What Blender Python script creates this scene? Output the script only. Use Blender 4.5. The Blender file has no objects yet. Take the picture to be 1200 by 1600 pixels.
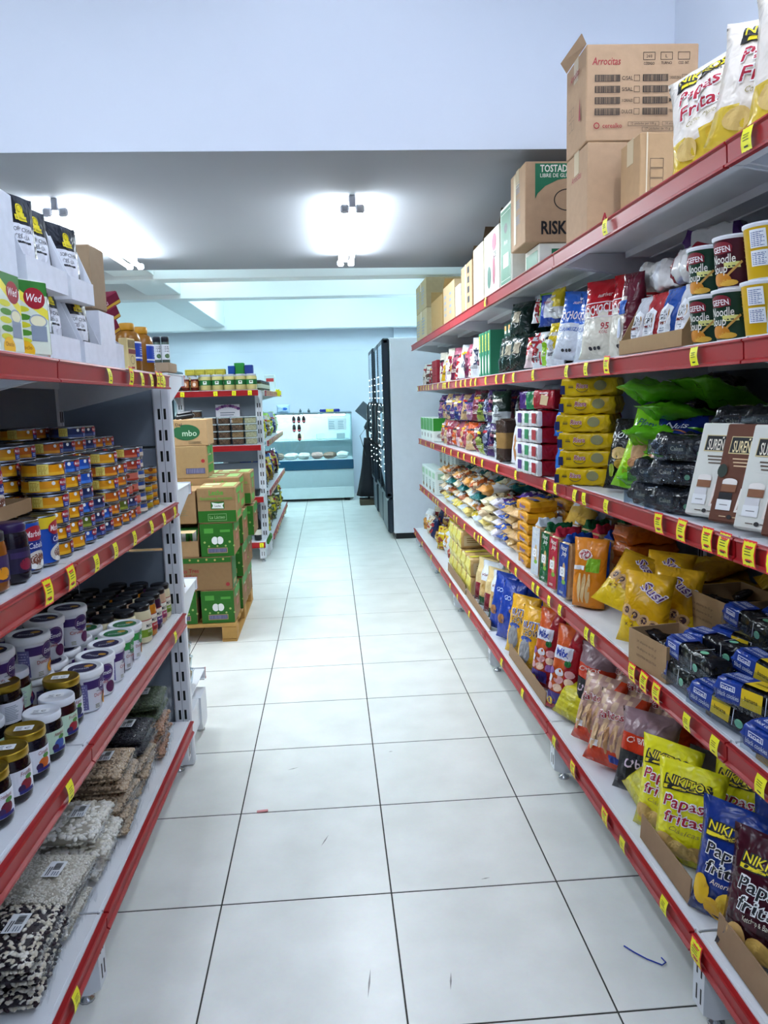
import bpy, math, random
from mathutils import Matrix, Vector, Euler, noise
random.seed(7)
PI = math.pi
scene = bpy.context.scene
COL = scene.collection

# ---------------------------------------------------------------- camera
YAW, PITCH, ROLL, CAM_H, FPX = 0.06652, 0.14841, -0.0280, 1.459, 1196.2
right = Vector((math.cos(YAW), -math.sin(YAW), 0)); fwd = Vector((math.sin(YAW), math.cos(YAW), 0)); up = Vector((0, 0, 1))
f2 = fwd * math.cos(PITCH) - up * math.sin(PITCH); u2 = up * math.cos(PITCH) + fwd * math.sin(PITCH)
r3 = right * math.cos(ROLL) + u2 * math.sin(ROLL); u3 = u2 * math.cos(ROLL) - right * math.sin(ROLL)
cd = bpy.data.cameras.new('camera'); cam = bpy.data.objects.new('camera', cd); COL.objects.link(cam)
cam.matrix_world = Matrix(((r3.x, u3.x, -f2.x, 0), (r3.y, u3.y, -f2.y, 0), (r3.z, u3.z, -f2.z, CAM_H), (0, 0, 0, 1)))
cd.sensor_fit = 'VERTICAL'; cd.sensor_height = 36.0; cd.lens = 36.0 * FPX / 1600.0; cd.clip_start = 0.02
scene.camera = cam

# ---------------------------------------------------------------- world, view
w = bpy.data.worlds.new('world'); scene.world = w; w.use_nodes = True
w.node_tree.nodes['Background'].inputs[0].default_value = (0.75, 0.85, 1.0, 1)
w.node_tree.nodes['Background'].inputs[1].default_value = 0.25
vs = scene.view_settings
vs.view_transform = 'Standard'; vs.look = 'None'; vs.exposure = 0.50; vs.gamma = 1.0; vs.use_curve_mapping = False
TUBE_MEZZ, TUBE_NEAR, TUBE_BACK, TUBE_FILL = 72.0, 40.0, 70.0, 20.0
TUBE_COLOUR = {'mezz': (0.86, 0.95, 1.0), 'near': (0.78, 0.865, 1.0), 'back': (0.66, 0.95, 1.0), 'beam_fill': (0.70, 0.96, 1.0)}

# ---------------------------------------------------------------- materials
def lin(h):
    h = h.lstrip('#'); c = [int(h[i:i + 2], 16) / 255 for i in (0, 2, 4)]
    return tuple(x / 12.92 if x <= .04045 else ((x + .055) / 1.055) ** 2.4 for x in c)
MATS = {}
def mat(hexc, rough=.5, kind='', metal=0.0):
    """kind: '' plain, film = wrinkled plastic film, card = cardboard grain, paint, clear = transparent film, glass"""
    key = (hexc, rough, kind, metal)
    if key in MATS: return MATS[key]
    m = bpy.data.materials.new('%s_%s' % (kind or 'plain', hexc.lstrip('#'))); MATS[key] = m
    m.use_nodes = True; nt = m.node_tree; b = nt.nodes['Principled BSDF']; L = nt.links
    c = lin(hexc)
    if kind in ('clear', 'glass'):
        nt.nodes.remove(b); out = nt.nodes['Material Output']
        tr = nt.nodes.new('ShaderNodeBsdfTransparent'); gl = nt.nodes.new('ShaderNodeBsdfGlossy'); mx = nt.nodes.new('ShaderNodeMixShader')
        lw = nt.nodes.new('ShaderNodeLayerWeight'); ma = nt.nodes.new('ShaderNodeMath'); ma.operation = 'MULTIPLY_ADD'
        lw.inputs[0].default_value = .22 if kind == 'clear' else .35; ma.inputs[1].default_value = .20 if kind == 'clear' else .7; ma.inputs[2].default_value = .012 if kind == 'clear' else .04
        gl.inputs[0].default_value = (.95, .97, 1, 1); gl.inputs[1].default_value = rough
        tr.inputs[0].default_value = (*c, 1)
        L.new(lw.outputs['Facing'], ma.inputs[0]); L.new(ma.outputs[0], mx.inputs[0]); L.new(tr.outputs[0], mx.inputs[1]); L.new(gl.outputs[0], mx.inputs[2])
        L.new(mx.outputs[0], out.inputs[0])
        if kind == 'clear':
            n = nt.nodes.new('ShaderNodeTexNoise'); n.inputs['Scale'].default_value = 55; n.inputs['Detail'].default_value = 3; n.inputs['Distortion'].default_value = 1.2
            bu = nt.nodes.new('ShaderNodeBump'); bu.inputs['Strength'].default_value = .9; bu.inputs['Distance'].default_value = .01
            tc = nt.nodes.new('ShaderNodeTexCoord'); L.new(tc.outputs['Object'], n.inputs['Vector'])
            L.new(n.outputs['Fac'], bu.inputs['Height']); L.new(bu.outputs[0], gl.inputs['Normal']); L.new(bu.outputs[0], lw.inputs['Normal'])
        return m
    b.inputs['Roughness'].default_value = rough; b.inputs['Metallic'].default_value = metal; b.inputs['Specular IOR Level'].default_value = .34 if kind in ('film', 'card', '') else .5
    tc = nt.nodes.new('ShaderNodeTexCoord'); n = nt.nodes.new('ShaderNodeTexNoise'); L.new(tc.outputs['Object'], n.inputs['Vector'])
    amt, sc = {'film': (.10, 26), 'card': (.10, 40), 'paint': (.03, 2.5)}.get(kind, (.05, 14))
    n.inputs['Scale'].default_value = sc; n.inputs['Detail'].default_value = 3
    mx = nt.nodes.new('ShaderNodeMix'); mx.data_type = 'RGBA'
    mx.inputs['A'].default_value = (*[x * (1 - amt) for x in c], 1); mx.inputs['B'].default_value = (*[min(1, x * (1 + amt) + .002) for x in c], 1)
    L.new(n.outputs['Fac'], mx.inputs['Factor']); L.new(mx.outputs['Result'], b.inputs['Base Color'])
    if kind in ('film', 'card'):
        n2 = nt.nodes.new('ShaderNodeTexNoise'); L.new(tc.outputs['Object'], n2.inputs['Vector'])
        n2.inputs['Scale'].default_value = 22 if kind == 'film' else 160; n2.inputs['Detail'].default_value = 2; n2.inputs['Distortion'].default_value = .8 if kind == 'film' else 0
        bu = nt.nodes.new('ShaderNodeBump'); bu.inputs['Strength'].default_value = .8 if kind == 'film' else .08; bu.inputs['Distance'].default_value = .013 if kind == 'film' else .002
        L.new(n2.outputs['Fac'], bu.inputs['Height']); L.new(bu.outputs[0], b.inputs['Normal'])
    return m
def film(h, r=.21): return mat(h, r, 'film')
def ink(h): return mat(h, .52)
def card(h='#b08d68'): return mat(h, .8, 'card')
def emis(name, colour, strength):
    m = bpy.data.materials.new(name); m.use_nodes = True; nt = m.node_tree; nt.nodes.remove(nt.nodes['Principled BSDF'])
    e = nt.nodes.new('ShaderNodeEmission'); e.inputs[0].default_value = (*colour, 1); e.inputs[1].default_value = strength
    nt.links.new(e.outputs[0], nt.nodes['Material Output'].inputs[0]); return m
WHITE = mat('#eef0f2', .35); STEEL = mat('#dfe3ea', .38); DARK = mat('#0c0e12', .5); BLACK = mat('#14161a', .35)
RED = mat('#9c0b14', .42); YELLOW = mat('#f4ee1a', .5); CHROME = mat('#c8ccd2', .2, '', 1.0)
CLEAR = mat('#fbfcfd', .12, 'clear'); GLASS = mat('#e6f2f2', .02, 'glass')

# ---------------------------------------------------------------- mesh builder
TEXT = {}
def text_geo(s, bold=0.0, shear=0.0):
    k = (s, bold, shear)
    if k not in TEXT:
        cu = bpy.data.curves.new('t', 'FONT'); cu.body = s; cu.resolution_u = 2; cu.offset = bold; cu.shear = shear; cu.align_x = 'CENTER'; cu.align_y = 'CENTER'
        ob = bpy.data.objects.new('t', cu); me = ob.to_mesh()
        vv = [(v.co.x, v.co.y) for v in me.vertices]; ff = [tuple(p.vertices) for p in me.polygons]
        ob.to_mesh_clear(); bpy.data.objects.remove(ob); bpy.data.curves.remove(cu)
        if vv:
            xs = [v[0] for v in vv]; ys = [v[1] for v in vv]; cx = (min(xs) + max(xs)) / 2; cy = (min(ys) + max(ys)) / 2
            W = max(xs) - min(xs); H = max(ys) - min(ys)
            vv = [((x - cx), (y - cy)) for x, y in vv]
        else: W = H = 1
        TEXT[k] = (vv, ff, W, H)
    return TEXT[k]
class MB:
    def __init__(s): s.v = []; s.f = []; s.m = []; s.sm = []; s.mats = []
    def mi(s, m):
        if m not in s.mats: s.mats.append(m)
        return s.mats.index(m)
    def face(s, idx, m, smooth=False): s.f.append(tuple(idx)); s.m.append(s.mi(m)); s.sm.append(smooth)
    def add(s, pts): b = len(s.v); s.v.extend([tuple(p) for p in pts]); return b
    def poly(s, pts, m): b = s.add(pts); s.face(range(b, b + len(pts)), m); return s
    def box(s, x0, x1, y0, y1, z0, z1, m, c=0.0):
        if c <= 0:
            b = s.add([(x, y, z) for z in (z0, z1) for y in (y0, y1) for x in (x0, x1)])
            for q in ((0, 2, 3, 1), (4, 5, 7, 6), (0, 1, 5, 4), (2, 6, 7, 3), (0, 4, 6, 2), (1, 3, 7, 5)): s.face([b + i for i in q], m)
            return s
        X, Y, Z = (x0, x1), (y0, y1), (z0, z1); sg = (1, -1); ix = {}; P = []
        for i in (0, 1):
            for j in (0, 1):
                for k in (0, 1):
                    for a in range(3):
                        p = [X[i] + (sg[i] * c if a != 0 else 0), Y[j] + (sg[j] * c if a != 1 else 0), Z[k] + (sg[k] * c if a != 2 else 0)]
                        ix[i, j, k, a] = len(P); P.append(p)
        b = s.add(P); I = lambda *a: b + ix[a]
        for k in (0, 1):
            q = [I(0, 0, k, 2), I(1, 0, k, 2), I(1, 1, k, 2), I(0, 1, k, 2)]; s.face(q if k else q[::-1], m)
            q = [I(0, k, 0, 1), I(1, k, 0, 1), I(1, k, 1, 1), I(0, k, 1, 1)]; s.face(q[::-1] if k else q, m)
            q = [I(k, 0, 0, 0), I(k, 1, 0, 0), I(k, 1, 1, 0), I(k, 0, 1, 0)]; s.face(q if k else q[::-1], m)
        for i in (0, 1):
            for j in (0, 1):
                s.face([I(i, j, 0, 0), I(i, j, 0, 1), I(i, j, 1, 1), I(i, j, 1, 0)], m)
                s.face([I(i, 0, j, 0), I(i, 0, j, 2), I(i, 1, j, 2), I(i, 1, j, 0)], m)
                s.face([I(0, i, j, 1), I(0, i, j, 2), I(1, i, j, 2), I(1, i, j, 1)], m)
                for k in (0, 1): s.face([I(i, j, k, 0), I(i, j, k, 1), I(i, j, k, 2)], m)
        return s
    def loft(s, rings, mf, smooth=True, closed=True, cap=True):
        n = len(rings[0]); b = s.add([p for r in rings for p in r]); N = n if closed else n - 1
        for i in range(len(rings) - 1):
            for j in range(N):
                a, c = b + i * n + j, b + i * n + (j + 1) % n
                s.face((a, c, c + n, a + n), mf(i, j) if callable(mf) else mf, smooth)
        if cap and closed:
            s.face([b + j for j in range(n)][::-1], mf(0, 0) if callable(mf) else mf); e = b + (len(rings) - 1) * n
            s.face([e + j for j in range(n)], mf(len(rings) - 2, 0) if callable(mf) else mf)
        return s
    def lathe(s, prof, mf, n=24, cx=0, cy=0, smooth=True):
        """prof: [(r, z)], mf: material or list per band"""
        rings = [[(cx + r * math.cos(2 * PI * j / n), cy + r * math.sin(2 * PI * j / n), z) for j in range(n)] for r, z in prof]
        return s.loft(rings, (lambda i, j: mf[min(i, len(mf) - 1)]) if isinstance(mf, (list, tuple)) else mf, smooth)
    def tube(s, path, r, m, n=6):
        path = [Vector(p) for p in path]; rings = []
        for i, p in enumerate(path):
            d = (path[min(i + 1, len(path) - 1)] - path[max(i - 1, 0)]).normalized()
            a = d.cross(Vector((0, 0, 1)) if abs(d.z) < .9 else Vector((1, 0, 0))).normalized(); c = d.cross(a)
            rr = r[i] if isinstance(r, (list, tuple)) else r
            rings.append([p + a * (rr * math.cos(2 * PI * j / n)) + c * (rr * math.sin(2 * PI * j / n)) for j in range(n)])
        return s.loft(rings, m)
    # ---- flat print on a surface given by P(x, y, lift) -> point; each later print lies a hair above the earlier ones
    def up(s, extra=0.0): s.lay = getattr(s, 'lay', 0) + 1; return min(s.lay, 60) * .00007 + extra
    def rect(s, P, x0, x1, y0, y1, m, nx=1, ny=1, l=None):
        l = s.up() if l is None else l
        if getattr(P, 'curved', 0) and nx * ny > 0: nx = max(nx, min(12, int(abs(x1 - x0) / .008) + 1)); ny = max(ny, min(12, int(abs(y1 - y0) / .008) + 1))
        b = s.add([P(x0 + (x1 - x0) * i / nx, y0 + (y1 - y0) * j / ny, l) for j in range(ny + 1) for i in range(nx + 1)])
        for j in range(ny):
            for i in range(nx):
                a = b + j * (nx + 1) + i; s.face((a, a + 1, a + nx + 2, a + nx + 1), m)
        return s
    def oval(s, P, cx, cy, rx, ry, m, n=20, rings=2):
        l = s.up(); b = s.add([P(cx, cy, l)]); last = None
        if getattr(P, 'curved', 0): rings = max(rings, min(5, int(max(rx, ry) / .008) + 1))
        for k in range(1, rings + 1):
            c = s.add([P(cx + rx * k / rings * math.cos(2 * PI * j / n), cy + ry * k / rings * math.sin(2 * PI * j / n), l) for j in range(n)])
            for j in range(n):
                j2 = (j + 1) % n
                s.face((b, c + j, c + j2) if last is None else (last + j, c + j, c + j2, last + j2), m)
            last = c
        return s
    def ring(s, P, cx, cy, rx, ry, t, m, n=28, a0=0, a1=2 * PI):
        l = s.up(); A = [a0 + (a1 - a0) * j / n for j in range(n + 1)]
        b = s.add([P(cx + (rx - q) * math.cos(a), cy + (ry - q) * math.sin(a), l) for q in (t, 0) for a in A])
        for j in range(n): s.face((b + j, b + n + 1 + j, b + n + 2 + j, b + j + 1), m)
        return s
    def shape(s, P, pts, m):
        l = s.up()
        if not getattr(P, 'curved', 0): s.poly([P(*p, l) for p in pts], m); return s
        q = [];
        for (a, b), (c, d) in zip(pts, pts[1:] + pts[:1]):
            k = max(1, int(math.hypot(c - a, d - b) / .01)); q += [(a + (c - a) * i / k, b + (d - b) * i / k) for i in range(k)]
        cx = sum(p[0] for p in pts) / len(pts); cy = sum(p[1] for p in pts) / len(pts); n = len(q); last = None; c0 = s.add([P(cx, cy, l)])
        for k in range(1, 5):
            c = s.add([P(cx + (x - cx) * k / 4, cy + (y - cy) * k / 4, l) for x, y in q])
            for j in range(n):
                j2 = (j + 1) % n; s.face((c0, c + j, c + j2) if last is None else (last + j, c + j, c + j2, last + j2), m)
            last = c
        return s
    def frame(s, P, x0, x1, y0, y1, t, m):
        l = s.up(); s.rect(P, x0, x1, y0, y0 + t, m, l=l); s.rect(P, x0, x1, y1 - t, y1, m, l=l); s.rect(P, x0, x0 + t, y0 + t, y1 - t, m, l=l); s.rect(P, x1 - t, x1, y0 + t, y1 - t, m, l=l); return s
    def text(s, P, t, cx, cy, h, m, width=None, bold=.0, shear=0.0, rot=0.0, lift=0.0):
        vv, ff, W, H = text_geo(t, bold, shear); l = s.up(lift * .5)
        k = h / .7; kx = k if width is None else width / max(W, 1e-6); co, si = math.cos(rot), math.sin(rot)
        if getattr(P, 'curved', 0):
            V = [(x * kx, y * k) for x, y in vv]; todo = [t for f in ff for t in [(f[0], f[i], f[i + 1]) for i in range(1, len(f) - 1)]]; tri = []; mid = {}
            while todo:
                t = todo.pop(); e = max(range(3), key=lambda i: math.dist(V[t[i]], V[t[(i + 1) % 3]])); p, q, r = t[e], t[(e + 1) % 3], t[(e + 2) % 3]
                if math.dist(V[p], V[q]) < .011: tri.append(t); continue
                key = (min(p, q), max(p, q))
                if key not in mid: mid[key] = len(V); V.append(((V[p][0] + V[q][0]) / 2, (V[p][1] + V[q][1]) / 2))
                todo += [(p, mid[key], r), (mid[key], q, r)]
            b = s.add([P(cx + x * co - y * si, cy + x * si + y * co, l) for x, y in V])
            for f in tri: s.face([b + i for i in f], m)
            return s
        b = s.add([P(cx + x * kx * co - y * k * si, cy + x * kx * si + y * k * co, l) for x, y in vv])
        for f in ff: s.face([b + i for i in f], m)
        return s
    def bars(s, P, x0, x1, y0, y1, m, n=14):
        l = s.up(); r = random.Random(int(abs(x0 * 1e4)) + n); w = (x1 - x0) / n
        for i in range(n): s.rect(P, x0 + i * w, x0 + i * w + w * r.uniform(.3, .75), y0, y1, m, l=l)
        return s
    def lines(s, P, x0, x1, y0, y1, n, m, fill=.45):
        l = s.up(); r = random.Random(n); d = (y1 - y0) / n
        for i in range(n): s.rect(P, x0, x1 - (x1 - x0) * r.uniform(0, .3), y0 + i * d, y0 + i * d + d * fill, m, l=l)
        return s
    def mesh(s, name):
        me = bpy.data.meshes.new(name); me.from_pydata(s.v, [], s.f)
        for m in s.mats: me.materials.append(m)
        me.polygons.foreach_set('material_index', s.m); me.polygons.foreach_set('use_smooth', s.sm); me.update(); return me
def face_map(kind, w, d, h, e=.0012):
    """P(x, y) on a face of a box centred on x, y with its bottom at z = 0; x runs to the reader's right, y up"""
    if kind == 'front': return lambda x, y, l=0: (x, -d / 2 - e - l, y)
    if kind == 'back': return lambda x, y, l=0: (-x, d / 2 + e + l, y)
    if kind == 'left': return lambda x, y, l=0: (-w / 2 - e - l, -x, y)
    if kind == 'right': return lambda x, y, l=0: (w / 2 + e + l, x, y)
    if kind == 'top': return lambda x, y, l=0: (x, y, h + e + l)
def cyl_map(rf, e=.001, a0=-PI / 2):
    """P(arc metres, z) round a lathe with radius rf(z); 0 arc faces -y"""
    def P(x, y, l=0):
        r = rf(y) + e + l; a = a0 + x / rf(y); return (r * math.cos(a), r * math.sin(a), y)
    P.curved = True
    return P

# ---------------------------------------------------------------- objects
def obj(name, me, parent=None, loc=None, rot=None):
    o = bpy.data.objects.new(name, me); COL.objects.link(o)
    if parent is not None: o.parent = parent
    if loc is not None: o.location = loc
    if rot is not None: o.rotation_euler = rot
    return o
def tag(o, label, cat, group=None, kind=None):
    if label: o['label'] = label
    if cat: o['category'] = cat
    if group: o['group'] = group
    if kind: o['kind'] = kind
    return o
def empty(name, label, cat, loc=(0, 0, 0), rot=(0, 0, 0), group=None):
    return tag(obj(name, None, None, loc, rot), label, cat, group)
def struct(name, mb, parent=None, label=None):
    o = obj(name, mb.mesh(name), parent)
    if parent is None: o['kind'] = 'structure'
    if label: o['label'] = label
    return o
class Proto:
    """a thing: its own mesh and the parts (name, mesh, children) under it"""
    def __init__(s, name, cat, me, parts=()): s.name, s.cat, s.me, s.parts = name, cat, me, list(parts)
    def place(s, loc, label, rot=(0, 0, 0), group=None, scale=None):
        o = tag(obj(s.name, s.me, None, loc, rot), label, s.cat, group)
        if scale: o.scale = (scale,) * 3 if isinstance(scale, (int, float)) else scale
        for p in s.parts:
            c = obj(p[0], p[1], o)
            if len(p) > 3: c['kind'] = p[3]
            for q in (p[2] if len(p) > 2 else ()): obj(q[0], q[1], c)
        return o
ORD = 'first second third fourth fifth sixth seventh eighth ninth tenth eleventh twelfth thirteenth fourteenth fifteenth sixteenth seventeenth eighteenth nineteenth twentieth'.split()
ORD += ['twenty-' + x for x in ORD[:9]] + ['thirtieth'] + ['thirty-' + x for x in ORD[:9]] + ['fortieth'] + ['forty-' + x for x in ORD[:9]]
# ================================================================ the room
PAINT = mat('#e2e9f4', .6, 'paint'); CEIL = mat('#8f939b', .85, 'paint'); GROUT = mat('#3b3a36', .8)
tm = bpy.data.materials.new('floor_tile'); tm.use_nodes = True; nt = tm.node_tree; b = nt.nodes['Principled BSDF']
tc = nt.nodes.new('ShaderNodeTexCoord'); oi = nt.nodes.new('ShaderNodeObjectInfo'); va = nt.nodes.new('ShaderNodeVectorMath'); va.operation = 'ADD'
n1 = nt.nodes.new('ShaderNodeTexNoise'); n1.inputs['Scale'].default_value = 5; n1.inputs['Detail'].default_value = 6
n2 = nt.nodes.new('ShaderNodeTexNoise'); n2.inputs['Scale'].default_value = 90; n2.inputs['Detail'].default_value = 3
nt.links.new(tc.outputs['Object'], va.inputs[0]); nt.links.new(oi.outputs['Location'], va.inputs[1])
nt.links.new(va.outputs[0], n1.inputs['Vector']); nt.links.new(va.outputs[0], n2.inputs['Vector'])
r1 = nt.nodes.new('ShaderNodeValToRGB'); r1.color_ramp.elements[0].position = .32; r1.color_ramp.elements[1].position = .68
r1.color_ramp.elements[0].color = (*lin('#e4e5df'), 1); r1.color_ramp.elements[1].color = (*lin('#f0f1ec'), 1)
mx = nt.nodes.new('ShaderNodeMix'); mx.data_type = 'RGBA'; mx.blend_type = 'MULTIPLY'; mx.inputs['Factor'].default_value = .07
nt.links.new(n1.outputs['Fac'], r1.inputs['Fac']); nt.links.new(r1.outputs['Color'], mx.inputs['A']); nt.links.new(n2.outputs['Color'], mx.inputs['B'])
nt.links.new(mx.outputs['Result'], b.inputs['Base Color']); b.inputs['Roughness'].default_value = .32
bu = nt.nodes.new('ShaderNodeBump'); bu.inputs['Strength'].default_value = .05; bu.inputs['Distance'].default_value = .002
nt.links.new(n1.outputs['Fac'], bu.inputs['Height']); nt.links.new(bu.outputs[0], b.inputs['Normal'])
XR, XL, YB, YN = 1.415, -3.4, 11.85, -2.0
floor = struct('floor', MB().box(XL - .1, XR + .1, YN - .1, YB + .1, -.1, -.0012, GROUT), None)
tiles = {}
for c in range(-6, 4):
    for r in range(-8, 20):
        x0, y0 = -.3708 + .5 * c, 2.0834 + .5 * r; x1, y1 = min(x0 + .5, XR), min(y0 + .5, YB)
        if y0 > YB - .05 or x0 < XL: continue
        k = (round(x1 - x0, 3), round(y1 - y0, 3))
        if k not in tiles: tiles[k] = MB().box(.0022, k[0] - .0022, .0028, k[1] - .0028, -.0038, 0, tm, .0009).mesh('tile')
        obj('tile', tiles[k], floor, (x0, y0, 0))
SC = mat('#9a9894', .7)
for (x, y, L, a) in ((-.07, 2.38, .07, 1.2), (.045, 1.735, .10, 1.45), (.25, 1.72, .06, 1.4), (.42, 2.12, .03, .2), (-.2, 2.9, .05, .4), (.2, 3.0, .02, .1)):
    c_, s_ = math.cos(a), math.sin(a); mk = MB(); mk.poly([(x - c_ * L / 2, y - s_ * L / 2, .0004), (x + s_ * .0025, y - c_ * .0025, .0004), (x + c_ * L / 2, y + s_ * L / 2, .0004), (x - s_ * .0025, y + c_ * .0025, .0004)], SC); obj('scuff_mark', mk.mesh('scuff_mark'), floor)
ZM, ZN, ZB, YK, YM = 2.42, 3.35, 3.05, 3.18, 5.9
t = .1
wr = MB(); wr.box(XR, XR + t, YN - t, YB + t, 0, ZN, PAINT); struct('wall_right', wr)
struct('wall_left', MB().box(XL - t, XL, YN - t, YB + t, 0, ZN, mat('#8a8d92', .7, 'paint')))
wb = MB(); wb.box(XL, XR, YB, YB + t, 0, ZN, PAINT); wb.box(1.0, XR, YB - .12, YB - .001, 0, 2.5, PAINT); wb.box(XL, 1.0, YB - .012, YB - .001, 0, 2.19, PAINT, .004)
struct('wall_back', wb)
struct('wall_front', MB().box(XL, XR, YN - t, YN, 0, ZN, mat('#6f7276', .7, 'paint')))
struct('ceiling', MB().box(XL, XR, YN, YK, ZN, ZN + t, mat('#a9acb2', .7, 'paint')))
mz = MB()
mz.box(XL, XR, YK, YK + .14, ZM + .001, ZN, PAINT)
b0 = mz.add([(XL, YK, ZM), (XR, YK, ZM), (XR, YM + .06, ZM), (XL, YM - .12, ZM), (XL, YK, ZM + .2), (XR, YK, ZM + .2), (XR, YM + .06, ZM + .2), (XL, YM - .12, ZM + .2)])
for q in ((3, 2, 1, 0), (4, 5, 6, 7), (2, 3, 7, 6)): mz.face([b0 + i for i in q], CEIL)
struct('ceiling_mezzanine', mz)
struct('ceiling_back', MB().box(XL, XR, YK + .14, YB, ZB + .15, ZB + .25, PAINT))
TRIMP = mat('#eef3f4', .6, 'paint')
for i, (y, z) in enumerate(((6.83, 2.50), (8.02, 2.49), (11.45, 2.48))):
    struct('trim_%d' % (i + 1), MB().box(XL, XR, y, y + .2, z, ZB + .15, TRIMP, .006))
struct('trim_4', MB().box(-1.78, -1.44, 6.0, 6.829, 2.53, ZB + .15, TRIMP, .006)); struct('trim_5', MB().box(-1.78, -1.44, 7.031, 8.019, 2.53, ZB + .15, TRIMP, .006))
struct('trim_6', MB().box(-1.80, -1.46, 8.221, 11.449, 2.53, ZB + .15, TRIMP, .006))
struct('baseboard_back', MB().box(.45, 1.0, YB - .024, YB - .0125, 0, .09, mat('#d8d6cc', .4), .002))

# ---------------------------------------------------------------- fluorescent battens
def batten(x, y0, y1, z, key, power, label, group):
    m = emis('tube_glow_' + key, TUBE_COLOUR[key], power) if ('tube_' + key) not in MATS else MATS['tube_' + key]
    MATS['tube_' + key] = m
    e = empty('ceiling_lamp', label, 'ceiling lamp', (x, y0, z), group=group); L = y1 - y0; W2 = mat('#b9bcc6', .4)
    obj('lamp_base', MB().box(-.018, .018, .0, L, -.03, 0, WHITE, .004).mesh('lamp_base'), e)
    for yy in (-.012, L + .012):
        h = MB(); h.box(-.016, .016, yy - .012, yy + .012, -.055, -.0, W2, .004); 
        for sx in (-1, 1):
            h.box(sx * .036 - .022, sx * .036 + .022, yy - .011, yy + .011, -.082, -.042, W2, .008)
        obj('lamp_holder', h.mesh('lamp_holder'), e)
    for sx in (-1, 1):
        t_ = MB(); t_.tube([(sx * .036, .001 + L * i / 4 * .998, -.064) for i in range(5)], .0135, m, 12)
        o = obj('tube', t_.mesh('tube'), e); o['label'] = 'glowing white fluorescent tube'
    return e
batten(.145, 3.86, 5.33, ZM, 'mezz', TUBE_MEZZ, 'twin tube ceiling lamp glowing over the middle of the aisle', None)
batten(-1.245, 3.86, 5.33, ZM, 'mezz', TUBE_MEZZ, 'twin tube ceiling lamp glowing above the soup boxes', None)
batten(-2.75, 3.86, 5.33, ZM, 'mezz', TUBE_MEZZ, 'twin tube ceiling lamp beyond the soup shelving', None)
for i, x in enumerate((-2.4, -.75, .9)):
    for j, y in enumerate((-1.4, .6)):
        batten(x, y, y + 1.47, ZN, 'near', TUBE_NEAR, 'twin tube lamp on the high ceiling, %s from the snack wall, in the %s row' % (ORD[2 - i], ('entrance', 'aisle')[j]), 'lamps on the high ceiling')
for i, x in enumerate((-2.6, -.6, .8)):
    batten(x, 8.7, 10.17, ZB + .15, 'back', TUBE_BACK, 'twin tube lamp between the beams before the deli counter, %s from the snack wall' % ORD[2 - i], 'lamps between the ceiling beams')
for i, x in enumerate((-1.2, .5)):  # unseen fill lamps, added to brighten the faces of the nearer beams
    batten(x, 6.02, 6.78, ZB + .15, 'beam_fill', TUBE_FILL, 'added short fill lamp brightening the beams behind the lowered ceiling, %s' % ('above the gondola', 'above the aisle')[i], None)
    batten(x, 7.1, 7.95, ZB + .15, 'beam_fill', TUBE_FILL, 'added short fill lamp between the two nearer beams, %s' % ('above the gondola', 'above the aisle')[i], None)

# ================================================================ shelving
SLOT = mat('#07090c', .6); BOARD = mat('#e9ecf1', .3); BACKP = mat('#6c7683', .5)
def rail_mesh(L, dz=0.0, h=.05):
    """red price rail running along +y from 0 to L, front towards -x, top at z = 0"""
    prof = [(0, 0), (-.012, 0), (-.014, -.004), (-.0085, -.008), (-.0065, -h + .009), (-.013, -h + .005), (-.013, -h), (0, -h)]
    mb = MB(); mb.loft([[(x, y, z + dz * y / L) for x, z in prof] for y in (.003, L - .003)], RED, smooth=False); return mb.mesh('price_rail')
def board_mesh(L, D, dz=0.0):
    """shelf board from x = 0 (front) to D (back), y 0..L, top at z = 0"""
    mb = MB(); Z = lambda y, z: z + dz * y / L
    def bx(x0, x1, y0, y1, z0, z1, m=BOARD):
        b = mb.add([(x, y, Z(y, z)) for z in (z0, z1) for y in (y0, y1) for x in (x0, x1)])
        for q in ((0, 2, 3, 1), (4, 5, 7, 6), (0, 1, 5, 4), (2, 6, 7, 3), (0, 4, 6, 2), (1, 3, 7, 5)): mb.face([b + i for i in q], m)
    bx(.012, D, .004, L - .004, -.004, 0); bx(.0, .012, .004, L - .004, -.046, -.002); bx(.012, .03, .004, L - .004, -.046, -.042)
    bx(D - .012, D, .004, L - .004, -.04, -.004); bx(D * .5 - .04, D * .5 + .04, .03, L - .03, -.022, -.004)
    bx(D * .5 - .045, D * .5 - .04, .03, L - .03, -.026, -.004); bx(D * .5 + .04, D * .5 + .045, .03, L - .03, -.026, -.004)
    bx(.0, .004, .004, L - .004, -.002, .004)
    return mb.mesh('shelf_board')
def bracket_mesh(D):
    mb = MB(); P = [(.03, -.005), (D, -.005), (D, -.12), (D - .03, -.12), (.06, -.05), (.03, -.045)]
    for y in (-.004, .004): mb.poly([(x, y, z) for x, z in (P if y > 0 else P[::-1])], STEEL)
    n = len(P)
    for i in range(n):
        a, c = P[i], P[(i + 1) % n]; mb.poly([(a[0], -.004, a[1]), (c[0], -.004, c[1]), (c[0], .004, c[1]), (a[0], .004, a[1])], STEEL)
    return mb.mesh('bracket')
def upright_mesh(h, wd=.06, dp=.04):
    """post centred on y, front towards -x at x = 0"""
    mb = MB(); mb.box(0, dp, -wd / 2, wd / 2, 0, h, STEEL, .006)
    z = .12
    while z < h - .06:
        for yy in (-.011, .011): mb.box(-.0008, .002, yy - .0045, yy + .0045, z, z + .04, SLOT)
        z += .08
    mb.box(-.0012, -.0002, -.001, .001, .02, h - .02, mat('#8b919b', .5))
    return mb.mesh('upright')
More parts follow.
